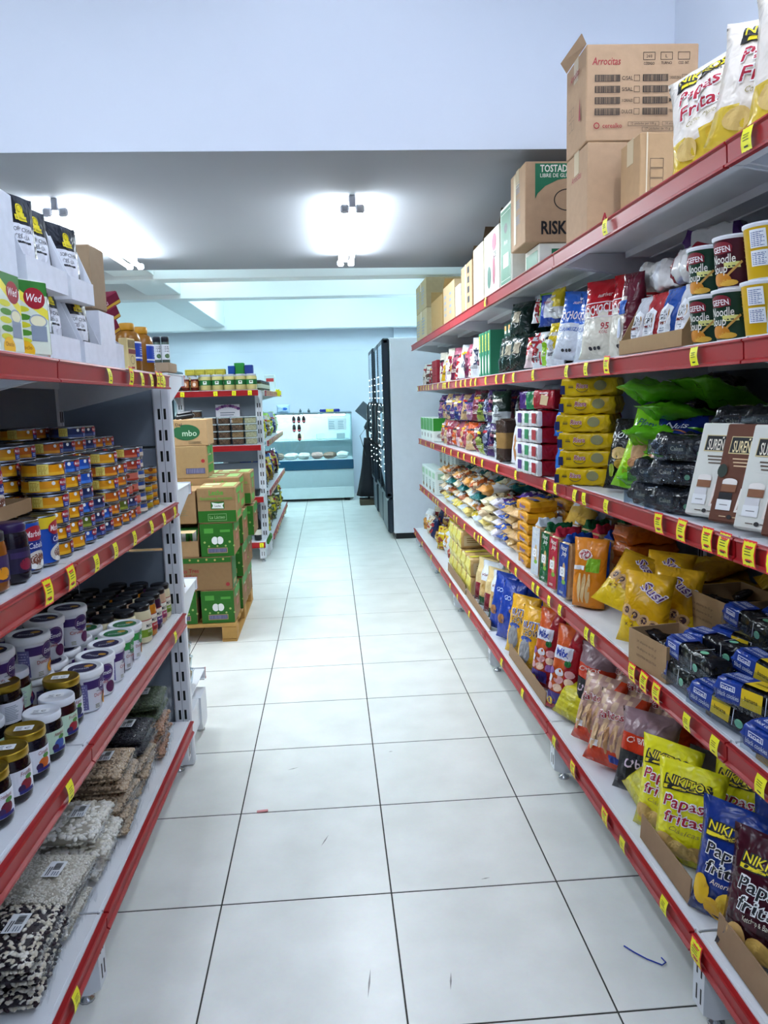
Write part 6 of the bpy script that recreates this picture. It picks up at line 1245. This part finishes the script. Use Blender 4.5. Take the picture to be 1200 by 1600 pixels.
def milk_brown(mb, F, L, R, T):
    for i in range(7): mb.oval(F, -.13 + .045 * i, .188, .006, .006, ink('#c9b06a'), 10)
    g = ink(GR); mb.rect(F, -.165, .165, .172, .203, g)
    for i in range(6): mb.oval(F, -.13 + .05 * i, .188 + .004 * (i % 2), .0065, .0065, ink('#c9b06a'), 10, 1)
    m = ink('#a02a30'); mb.text(F, 'Las Tres', -.085, .125, .026, m, .11, .01); mb.text(F, 'Niñas', -.085, .09, .03, m, .09, .01); mb.oval(F, .14, .035, .012, .012, m, 14)
    for Q in (R, L):
        mb.rect(Q, -.095, .095, .002, .203, g); mb.rect(Q, -.05, .05, .02, .05, ink('#a88a60'))
mbn = carton('milk_carton', .335, .20, .205, '#8f6f4a', milk_brown, False)
def leche(mb, F, L, R, T):
    g = ink(GR); lt = ink('#5aa83c'); mb.text(F, 'Leche', .0, .185, .03, lt, .085, .02); mb.text(F, 'Parcialmente descremada', 0, .15, .018, lt, .19, .008); mb.rect(F, -.112, .112, .135, .137, ink('#7d6240')); mb.rect(F, -.035, .045, .085, .13, g)
    mb.shape(F, [(-.03 + .0, .09), (.042, .088), (.035, .105), (.044, .122), (.01, .118), (-.03, .126), (-.022, .106)], ink('#eef2ec')); mb.text(F, 'Leche', .006, .104, .012, INKD, .035, .006, lift=.0006)
    mb.rect(F, -.113, .113, .005, .075, g); mb.text(F, 'La Lácteo', .0, .036, .02, ink('#9ac08a'), .09, .008); mb.frame(F, -.055, .055, .015, .056, .002, ink('#9ac08a'))
    mb.rect(R, -.10, .08, .02, .06, lt); mb.rect(R, -.04, .04, .1, .16, lt); mb.rect(R, -.1, .1, .17, .2, lt)
    mb.rect(T, -.10, -.03, -.11, -.05, ink('#bcd08a')); mb.rect(T, .03, .10, -.1, .1, ink('#9ac06a')); mb.rect(T, -.09, .0, .0, .08, ink('#c2d69a'))
ml = carton('milk_carton', .228, .29, .215, '#9a7a52', leche, False)
def plainb(mb, F, L, R, T): mb.lines(F, -.08, .08, .13, .17, 2, ink('#4a5a3a')); mb.lines(F, -.07, .06, .05, .09, 3, ink('#8a7a5a')); mb.oval(T, 0, 0, .06, .05, ink('#4f8a4a'), 16); mb.rect(F, -.06, .0, .105, .115, ink('#2f7a2c'))
mp = carton('milk_carton', .20, .29, .20, '#9c7c56', plainb, False)
def put(p, x, y, z, label, rz=0, group='milk cartons on the pallet'): return p.place((x, y, z + .0005), label, (0, 0, math.radians(rz)), group)
z0 = .116
put(mg, -.728, 4.76, z0, 'green milk carton at the front pallet corner, lowest layer by the aisle'); put(mg, -.955, 4.76, z0, 'green milk carton in the lowest layer beside the corner one'); put(mg, -1.18, 4.76, z0, 'green milk carton in the lowest layer, third from the aisle')
put(mbn, -.80, 4.72, z0 + .207, 'brown milk carton with red words in the second layer'); put(mbn, -1.14, 4.72, z0 + .207, 'brown milk carton in the second layer, away from the aisle')
put(mg, -.71, 4.77, z0 + .414, 'green milk carton in the third layer under the tan one')
ol = open_box('milk_carton', .20, .28, .20, .10, '#b29066', .004, None); ob_ = put(ol, -.925, 4.77, z0 + .414, 'brown milk carton with its front flap open, third layer')
obj('flap', MB().box(-.095, .095, -.24, -.14, .165, .168, card('#cdb488'), .001).mesh('flap'), ob_); put(mp, -1.14, 4.77, z0 + .414, 'brown milk carton in the third layer, away from the aisle')
pk = carton('milk_box', .062, .062, .165, '#2f7a2c', lambda mb, F, L, R, T: (mb.rect(F, -.012, .012, .02, .15, ink('#e6ece6')), mb.shape(F, [(-.03, .07), (-.012, .07), (-.03, .1)], ink('#8a1c2c'))), False, 'milk box', kind='')
for i, x in enumerate((-.985, -.92, -.855)): put(pk, x, 4.72, z0 + .42, 'small green milk box inside the opened carton, %s in its row' % ORD[i])
put(ml, -.70, 4.77, z0 + .621, 'tan milk carton with green words on top at the front corner'); put(mp, -.925, 4.77, z0 + .621, 'tan milk carton on the opened one, fourth layer'); put(mp, -1.14, 4.77, z0 + .621, 'tan milk carton in the fourth layer, away from the aisle')
for r in range(2):
    for k in range(4):
        for c in range(2):
            xx = -.70 + .04 * r * (k > 1) - .235 * c + .012 * ((k * 7 + c) % 3 - 1)
            put((mg, mbn, mg, ml, mg)[k] if not (k == 1) else mg, xx, 5.075 + .3 * r, z0 + .2165 * k, 'milk carton in the %s row back, %s layer, %s' % (ORD[r + 1], ORD[k], ('aisle side', 'inner side')[c]), 0)
tn = carton('milk_carton', .21, .28, .205, '#9c8058', lambda mb, F, L, R, T: (mb.rect(F, -.03, .09, .03, .065, ink('#4a4a70')), mb.bars(F, -.025, .085, .033, .062, ink('#7a7a96'), 20), mb.oval(F, .08, .11, .012, .012, ink('#a02a30'), 12), [mb.rect(R, -.1 + .07 * i, -.04 + .07 * i, .03 + .06 * j, .08 + .06 * j, ink('#3c8a2c')) for i in range(3) for j in range(3)]), True)
put(tn, -.895, 5.07, z0 + .866, 'brown carton with a barcode strip on top of the milk stack'); 
def dele(mb, F, L, R, T):
    mb.oval(F, -.01, .085, .085, .05, ink('#1f5a34'), 24); mb.text(F, 'mbo', .01, .08, .036, ink('#bcd0b8'), .09, .01, lift=.0006); mb.rect(F, -.1, -.045, .12, .15, ink('#a98658')); mb.text(F, 'Del', -.055, .135, .018, INKD, .04, .01, lift=.0007); mb.lines(F, .0, .09, .012, .03, 3, ink('#6a5a3c'))
put(carton('tan_carton', .24, .26, .165, '#ac8c64', dele, False), -.90, 5.07, z0 + 1.073, 'tan carton with a green oval logo, topmost on the milk stack')
shoe = MB(); shoe.box(-.06, .06, -.04, .04, 0, .035, BLACK, .012); shoe.box(-.05, .055, -.035, .035, .03, .05, mat('#1c1e24', .3), .01); Proto('black_pouch', 'pouch', shoe.mesh('black_pouch'), [('white_button', MB().lathe([(.008, 0), (.008, .004), (.001, .006)], WHITE, 10, -.03, -.03).mesh('white_button'))]).place((-.93, 5.05, z0 + 1.24), 'black pouch lying on the topmost tan carton', (0, -.12, .1))
# ================================================================ second gondola goods
def hj_pr(mb, P): mb.rect(P, -.035, .035, .03, .085, ink('#a8683c'), 8); mb.oval(P, 0, .055, .014, .018, ink('#e6d0c0'), 12)
honey = glassjar('honey_jar', '#5c1c10', ('#b9bcc4', .3), hj_pr, .036, .115)
def pj_pr(mb, P): mb.rect(P, -.07, .07, .045, .09, ink('#1c6a34'), 18); mb.rect(P, -.016, .016, .052, .08, ink('#e6ece6'), 4); mb.oval(P, 0, .07, .009, .007, ink('#6a6a5a'), 10)
palm = glassjar('pickle_jar', '#cfc080', ('#b9bcc4', .3), pj_pr, .048, .135)
gz = GZ[0] + .005
for i, x in enumerate((-1.345, -1.265, -1.185)): honey.place((x, 6.99, gz), 'dark honey jar on the end gondola top, %s from the wall side' % ORD[i])
for i, x in enumerate((-1.09, -.985, -.88, -.78, -.685)): palm.place((x, 6.99, gz), 'pickle jar with green label on the end gondola top, %s past the honey' % ORD[i])
for i, x in enumerate((-1.33, -1.23, -1.13, -1.03, -.93, -.83, -.73)): palm.place((x, 7.13, gz), 'pickle jar in the second row of the end gondola top, %s along' % ORD[i], group='pickle jars in the second row')
ybx = carton('yellow_box', .085, .09, .05, '#cfc04a', lambda mb, F, L, R, T: mb.frame(F, -.03, .03, .01, .04, .002, ink('#8a7a1c')), False, 'box', kind='')
for i, x in enumerate((-1.24, -1.15, -1.06, -.97)): ybx.place((x, 7.13, gz + .1405), 'small yellow box on the pickle jar lids, %s along' % ORD[i])
carton('dark_tray', .2, .12, .085, '#1c3440', None, False, 'tray', kind='').place((-1.36, 7.14, gz + .002), 'dark tray box at the wall end of the gondola top')
for i, (x, c, n, h) in enumerate(((-.865, '#1c4a9c', 'blue', .075), (-.80, '#2c8a3c', 'green', .10), (-.715, '#2a3f8c', 'navy', .08))): carton('tea_box', .07 if i != 1 else .085, .09, h, c, None, False, 'tea box', kind='').place((x, 7.13, gz + .1405), '%s tea box set on the pickle jar lids' % n)
def ntub(c, seed):
    w, h = .105, .062; mb = MB(); mb.box(-w / 2, w / 2, -w / 2, w / 2, 0, h, mat('#e2e8ea', .1, 'clear'), .008); f = MB(); r = random.Random(seed)
    f.box(-w / 2 + .006, w / 2 - .006, -w / 2 + .006, w / 2 - .006, .004, h - .016, mat(c[0], .7))
    for _ in range(60): x, y = r.uniform(-.044, .044), r.choice((-.047, r.uniform(-.04, .04))); z = r.uniform(.01, h - .018) if y < -.045 else h - .017; f.box(x - .006, x + .006, y - .004, y + .004, z - .004, z + .004, mat(r.choice(c), .6))
    l = MB().box(-w / 2 - .001, w / 2 + .001, -w / 2 - .001, w / 2 + .001, h - .008, h, mat('#c9d2d4', .3), .003)
    return Proto('nut_tub', 'tub', mb.mesh('nut_tub'), [('nuts', f.mesh('nuts'), (), 'stuff'), ('lid', l.mesh('lid'))])
nt1, nt2, nt3 = ntub(['#6b4a34', '#8a6448', '#4a3024'], 1), ntub(['#9a744c', '#b08a5c'], 2), ntub(['#cfc6a0', '#dcd4b4', '#bdb28a'], 3)
for c, (x, p, n) in enumerate(((-.715, nt3, 4), (-.83, nt1, 4), (-.95, nt1, 4), (-1.07, nt1, 4), (-1.20, nt1, 5))):
    for i in range(n): (p if not (c == 1 and i % 2) else nt2).place((x, 7.02, GZ[1] + .005 + .063 * i), '%s nut tub, %s up in the %s stack from the gondola post' % ('pale' if p is nt3 else 'brown', ORD[i], ORD[c]))
sg = MB(); Psg = lambda x, y, l=0: (x, -.001 - l, y); sg.rect(Psg, -.11, .11, 0, .17, mat('#e6e6ee', .6)); sgp = MB()
for k in range(9): sgp.oval(lambda x, y, l=0: Psg(x, y, .001), -.095 + .024 * k, .145 - .0016 * (k - 4) ** 2 + .012, .018, .014, ink(('#8a5aa0', '#b07ab0', '#6a3a80')[k % 3]), 10, 1)
sgp.lines(lambda x, y, l=0: Psg(x, y, .001), -.07, .07, .03, .11, 4, INKG); Proto('paper_sign', 'sign', sg.mesh('paper_sign'), [('printed_label', sgp.mesh('printed_label'))]).place((-.94, 7.225, 1.265), 'white paper sign with purple flowers on the gondola back panel')
for i, x in enumerate((-1.1, -.95, -.8)): bag('brown_bag', 'bag', .15, .14, .08, film('#5a3a34'), None, 120 + i, .5).place((x, 7.05, GZ[2] + .006), 'dark brown bag on the third end gondola shelf, %s along' % ORD[i], (-.1, 0, 0))
Proto('dark_tub', 'tub', MB().lathe([(.05, 0), (.06, .05), (.062, .06), (.03, .062)], BLACK, 16).mesh('dark_tub'), []).place((-.715, 7.02, GZ[2] + .006), 'black tub at the post end of the third gondola shelf')
wine = jar('wine_bottle', [(.03, 0), (.034, .004), (.034, .16), (.014, .21), (.013, .25)], mat('#10141a', .1), [(.0145, .235), (.0145, .262), (.001, .263)], mat('#2a0c14', .4), lambda mb, P: mb.rect(P, -.05, .05, .05, .1, ink('#d6d2c6'), 10), lambda z: .034, 'bottle')
for i, x in enumerate((-.70, -.79, -.88)): wine.place((x, 7.0, GZ[3] + .006), 'dark bottle on the lowest end gondola shelf, %s from the post' % ORD[i])
carton('green_flap', .02, .16, .08, '#2c6a24', None, False, 'cardboard').place((-.60, 6.80, .205), 'green cardboard flap at the lowest gondola corner', (0, .5, .1))
def gside(k, y, dx, p, label, rz=70, rx=-8, dz=0): p.place((GS[k - 1][0] - dx, y, GS[k - 1][1](y) + .005 + dz), label, (math.radians(rx), 0, math.radians(rz)), 'goods on the far gondola side')
sjar = glassjar('olive_jar', '#4a4a2c', ('#3a3d44', .3), lambda mb, P: mb.rect(P, -.04, .04, .02, .06, ink('#cfd0b8'), 8), .032, .09)
for i in range(9):
    for r in range(2): gside(1, 7.38 + .12 * i, .06 + .08 * r, sjar, 'small olive jar on the far gondola top, %s along, %s row' % (ORD[i], ('front', 'back')[r]), 60, 0)
carton('pale_carton', .12, .2, .2, '#c9d2d0', lambda mb, F, L, R, T: mb.rect(F, -.04, .05, .12, .16, ink('#a02a2c')), False, kind='').place((-.70, 9.4, 1.562), 'pale box with a red label at the far gondola end')
put_b = [(2, [('silver', '#8a94a8', '#1c2a5c'), ('yellow', '#d2c41c', '#4a5a1c'), ('lime', '#8ac02c', '#dfe6c0'), ('cream', '#cfc4a0', '#8a6a2c')], .24), (3, [('yellow', '#cdb02c', '#8a6a1c'), ('maroon', '#6a1428', '#2a0c14'), ('gold', '#c9a83c', '#6a4a1c'), ('blue', '#1c3a8a', '#0c1c4a')], .27), (4, [('olive', '#5a5a1c', '#c9b83c'), ('yellow', '#c9b81c', '#3a4a1c'), ('dark green', '#2a3a24', '#a8a03c'), ('brown', '#5a4024', '#b8a04c')], .27)]
for k, pal_, h in put_b:
    for i in range(9):
        cn, c1, c2 = pal_[(i * 3 + k) % 4]
        for r in range(2): gside(k, 7.42 + .25 * i + .06 * r, .08 + .12 * r, gen(c1, c2, .20, h - .02 * (i % 2), .085, i % 3, 'goods_bag'), '%s goods bag on the %s far gondola shelf, %s along, %s row' % (cn, ('', 'second', 'third', 'lowest')[k - 1], ORD[i], ('front', 'back')[r]), 62 + 8 * (i % 3), -8)
star = MB(); pts = []
for i in range(16): a = 2 * PI * i / 16; q = .05 if i % 2 else .032; pts.append((q * math.cos(a), q * math.sin(a)))
star.poly([(0, -.001) + (0,) if False else (x, -.001, z) for x, z in pts], YELLOW); star.poly([(x, .001, z) for x, z in pts][::-1], YELLOW)
Proto('star_tag', 'price tag', star.mesh('star_tag')).place((-.583, 8.9, 1.545), 'yellow star-shaped tag sticking out at the far gondola top', (0, 0, .3))
for k in range(1, 5):
    for i in range(10): price_tag((GS[k - 1][0] + .0145, 7.4 + .23 * i, GS[k - 1][1](0) - .046), PI / 2, 'yellow price tag on the %s far gondola rail, %s along' % (('top', 'second', 'third', 'lowest')[k - 1], ORD[i]), (i * 5 + k) % 3 + 1, group='price tags on the far gondola')
for i, (x, z, wh) in enumerate(((-1.29, 1.558, 'the honey jars'), (-1.0, 1.558, 'the first pickle jars'), (-.84, 1.558, 'the middle pickle jars'), (-.70, 1.558, 'the last pickle jar'), (-.66, .19, 'the dark bottles'))): price_tag((x, 6.935 if z > .5 else 6.885, z - .046), 0, 'yellow price tag on the end gondola rail under ' + wh, 1 + i % 2)
# dark cooler behind the end gondola
ck_ = empty('upright_cooler', 'dark upright cooler beyond the end gondola', 'refrigerator', (-1.82, 8.0, 0)); obj('body', MB().box(-.3, .3, -.3, .3, .08, 1.78, mat('#17303c', .4), .01).mesh('body'), ck_); obj('door', MB().box(-.28, .28, -.33, -.301, .12, 1.74, mat('#0d1218', .15), .006).mesh('door'), ck_); obj('base', MB().box(-.28, .28, -.28, .28, 0, .08, BLACK, .004).mesh('base'), ck_)
# ================================================================ refrigerators
FW = mat('#dfe5ee', .35); FD = mat('#1d2a36', .35); FDD = mat('#0f161d', .4); LED_REFL = emis('led_reflection_glow', (.85, .97, 1.0), 9.0)
def fridge(y0, y1, label, xf=.62):
    e = empty('glass_door_refrigerator', label, 'refrigerator', (xf, (y0 + y1) / 2, 0), (0, 0, -PI / 2)); W = y1 - y0; D = .66; H = 2.05
    b = MB(); b.box(-W / 2, W / 2, 0, D, .06, H, FW, .008); obj('cabinet', b.mesh('cabinet'), e)
    obj('grille', MB().box(-W / 2 + .004, W / 2 - .004, -.06, .0, .06, .42, FD, .02).mesh('grille'), e)
    dr = MB(); fw_ = .06
    dr.box(-W / 2 + .004, W / 2 - .004, -.075, -.004, .43, .43 + fw_, FD, .012); dr.box(-W / 2 + .004, W / 2 - .004, -.075, -.004, H - fw_ - .004, H - .004, FD, .012)
    for s in (-1, 1): dr.box(*sorted((s * (W / 2 - .004), s * (W / 2 - .004 - fw_))), -.078, -.004, .43, H - .004, FD, .02)
    d = obj('door', dr.mesh('door'), e); obj('glass_pane', MB().box(-W / 2 + .06, W / 2 - .06, -.076, -.071, .48, H - .06, GLASS).mesh('glass_pane'), d)
    obj('handle', MB().tube([(-W / 2 + .10, -.085, .9), (-W / 2 + .10, -.115, .95), (-W / 2 + .10, -.115, 1.35), (-W / 2 + .10, -.085, 1.4)], .011, FDD, 8).mesh('handle'), d)
    inn = MB(); inn.box(-W / 2 + .06, W / 2 - .06, -.003, -.001, .48, H - .06, mat('#cfe4ea', .4)); 
    for k in range(5): inn.box(-W / 2 + .06, W / 2 - .06, -.045, -.003, .6 + .27 * k, .61 + .27 * k, mat('#b9cfd6', .3))
    obj('interior', inn.mesh('interior'), e)
    led = MB()  # glowing dots on the outer glass stand in for reflections of LEDs
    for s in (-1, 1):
        for k in range(14): led.box(s * (W / 2 - .075) - .004, s * (W / 2 - .075) + .004, -.079, -.0762, .70 + .075 * k, .709 + .075 * k, LED_REFL)
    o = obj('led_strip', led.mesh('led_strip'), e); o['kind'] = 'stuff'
    obj('base', MB().box(-W / 2 + .02, W / 2 - .02, .02, D - .02, 0, .06, BLACK).mesh('base'), e)
    return e
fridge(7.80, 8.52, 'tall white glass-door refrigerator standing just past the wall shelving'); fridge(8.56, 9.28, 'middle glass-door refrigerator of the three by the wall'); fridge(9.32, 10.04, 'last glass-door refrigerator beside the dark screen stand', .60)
# ================================================================ deli counter
dc = empty('deli_counter', 'refrigerated deli counter with glass front at the back wall', 'display counter', (0, 11.0, 0)); X0, X1 = -1.75, .31; ST = mat('#b9ced4', .35); BLU = mat('#174a66', .25)
obj('kick_panel', MB().box(X0, X1, .02, .7, .04, .20, mat('#cfe0e2', .4), .004).mesh('kick_panel'), dc)
cp = MB(); cp.loft([[(x, .03 - .05 * math.sin(PI * q / 8 * .5), .20 + .26 * q / 8) for q in range(9)] + [(x, .7, .46), (x, .7, .2)] for x in (X0, X1)], ST, smooth=False); obj('curved_panel', cp.mesh('curved_panel'), dc)
obj('bumper_band', MB().box(X0, X1 + .004, -.035, .0, .462, .60, BLU, .008).mesh('bumper_band'), dc); obj('deck', MB().box(X0, X1, .0, .62, .46, .605, mat('#dce8ec', .3), .004).mesh('deck'), dc)
obj('back_wall_panel', MB().box(X0, X1, .62, .70, .46, 1.26, mat('#cfe2e8', .35), .004).mesh('back_wall_panel'), dc)
obj('glass_pane', MB().box(X0, X1 - .012, -.02, -.012, .605, 1.25, GLASS).mesh('glass_pane'), dc); obj('glass_pane', MB().box(X1 - .012, X1 - .004, -.012, .62, .605, 1.25, GLASS).mesh('glass_pane'), dc)
obj('top', MB().box(X0, X1, -.025, .70, 1.25, 1.275, mat('#8fa4ac', .25, '', .7), .004).mesh('top'), dc); obj('inner_shelf', MB().box(X0 + .02, X1 - .03, .28, .60, .86, .872, mat('#a8c0ca', .15), .002).mesh('inner_shelf'), dc)
obj('lamp_tube', MB().tube([(X0 + .1, .05, 1.235), (X1 - .1, .05, 1.235)], .01, emis('counter_lamp', (.8, .97, 1.0), 115.0), 8).mesh('lamp_tube'), dc)
for x in (X0 + .1, X1 - .1): obj('foot', MB().lathe([(.04, 0), (.045, .01), (.045, .035), (.03, .041)], BLACK, 12, x, .08).mesh('foot'), dc)
for i in range(8):
    cn, c1 = (('pale', '#c9c4c0'), ('pink', '#b08a84'), ('brown', '#7a5a48'), ('white', '#dfe2e2'))[i % 4]
    pack('meat_pack', 'meat pack', .17, .14, .07, film(c1, .2), None, 130 + i, .2, .7, wr=.03).place((X0 + .62 + .185 * i, 11.12 + .03 * (i % 2), .618), '%s wrapped meat pack in the deli counter, %s along' % (cn, ORD[i]), (0, 0, 1.3 + .15 * (i % 3)), scale=1.15)
for i in range(3): carton('cheese_block', .12, .09, .08, ('#cfc4a0', '#a8b4a8', '#7d8a90')[i], None, False, 'cheese', kind='').place((-.45 + .3 * i, 11.44, .8735), '%s block on the glass shelf inside the deli counter' % ('yellow cheese', 'pale cheese', 'grey wrapped')[i])
SA = mat('#2a1418', .4)
def sausage(n): 
    mb = MB(); 
    for k in range(n):
        z = -.03 - .125 * k; mb.lathe([(.004, z - .115), (.02, z - .10), (.026, z - .06), (.02, z - .015), (.004, z)], SA, 10); mb.lathe([(.0225, z - .098), (.0265, z - .085), (.0225, z - .072)], mat('#b0525c', .4), 10)
    return mb
for i, (x, n) in enumerate(((-.51, 2), (-.44, 3), (-.37, 1))):
    s = sausage(n); s.tube([(0, 0, -.03), (0, .004, .012), (0, .05, .014)], .003, mat('#8a7a6a', .6)); tag(obj('sausage_string', s.mesh('sausage_string'), None, (x, 10.935, 1.275)), 'string of %s dark sausages hanging before the deli glass' % ('two', 'three', 'one single')[i] if i < 2 else 'single dark sausage hanging before the deli glass', 'sausage')
bag('clear_bag', 'bag', .2, .12, .08, film('#b9d2ea', .2), lambda mb, P: mb.oval(P, .02, .06, .04, .02, ink('#2a6ac0'), 12), 140, .6).place((-.66, 11.1, 1.277), 'pale blue plastic bag on the deli counter top')
pack('blue_roll', 'package', .30, .06, .04, lambda s, a: film('#1c2f8a') if abs(s) > .3 else film('#d9c84a'), None, 141, .08, .4).place((.0, 11.1, 1.277), 'blue and yellow long package on the deli counter top')
for i, x in enumerate((-.42, -.3)): Proto('small_bottle', 'bottle', MB().lathe([(.018, 0), (.018, .03), (.008, .04), (.008, .055)], mat('#4a5a62', .3), 10).mesh('small_bottle')).place((x, 11.12, 1.277), 'tiny grey bottle on the deli counter top, %s one' % ORD[i])
ns = MB(); ns.rect(lambda x, y, l=0: (x, -.001, y), -.13, .13, 0, .16, mat('#d6e6ea', .5)); nsp = MB()
for a in (-.12, .01): nsp.lines(lambda x, y, l=0: (x, -.002, y), a, a + .10, .02, .14, 5, ink('#8aa4b0'))
Proto('price_notice', 'sign', ns.mesh('price_notice'), [('printed_label', nsp.mesh('printed_label'))]).place((.10, 10.976, 1.02), 'pale price notice stuck on the deli glass')
# stand with screen and dark cloth
sd = empty('screen_stand', 'dark stand with a tilted screen and hanging black cloth beside the refrigerators', 'stand', (.50, 10.55, 0))
cl = MB(); rings = []
for i in range(9):
    q = i / 8; rr = .16 - .115 * q ** .8; rings.append([((rr + .02 * math.sin(5 * a + i * .4) * (1 - q)) * math.cos(a), (rr + .02 * math.sin(4 * a) * (1 - q)) * math.sin(a), .12 + .80 * q) for a in [2 * PI * j / 20 for j in range(20)]])
cl.loft(rings, mat('#0b0d14', .9)); obj('cloth', cl.mesh('cloth'), sd); obj('pole', MB().tube([(0, 0, .08), (0, 0, 1.05)], .016, BLACK, 8).mesh('pole'), sd)
obj('screen', MB().box(-.13, .13, -.012, .012, -.09, .09, mat('#566068', .3), .004).mesh('screen'), sd, (.0, .02, 1.27), (.3, .7, .2)); obj('terminal', MB().box(-.07, .09, -.05, .05, -.08, .09, mat('#1c2c38', .3), .02).mesh('terminal'), sd, (.05, .0, 1.09), (.2, .5, 0)); obj('base', MB().box(-.13, .13, -.13, .13, 0, .08, mat('#4a4234', .7), .004).mesh('base'), sd)
obj('cable', MB().tube([(-.02, -.03, 1.05), (-.1, -.04, .95), (-.06, -.05, .8), (-.02, -.06, .62)], .005, BLACK, 6).mesh('cable'), sd)
# small things on the floor
tag(obj('blue_thread', MB().tube([(.725, 1.792, .003), (.742, 1.765, .004), (.765, 1.738, .004), (.795, 1.715, .003), (.808, 1.722, .004), (.803, 1.738, .005)], .0018, mat('#1c3aa8', .6), 6).mesh('blue_thread')), 'short curled blue thread lying on the floor tile', 'thread')
tag(obj('sweet_wrapper', MB().box(-.02, .02, -.006, .006, 0, .006, mat('#d08a8a', .5), .002).mesh('sweet_wrapper'), None, (-.295, 2.587, 0), (0, 0, .1)), 'tiny pink wrapper lying on a floor joint', 'wrapper')
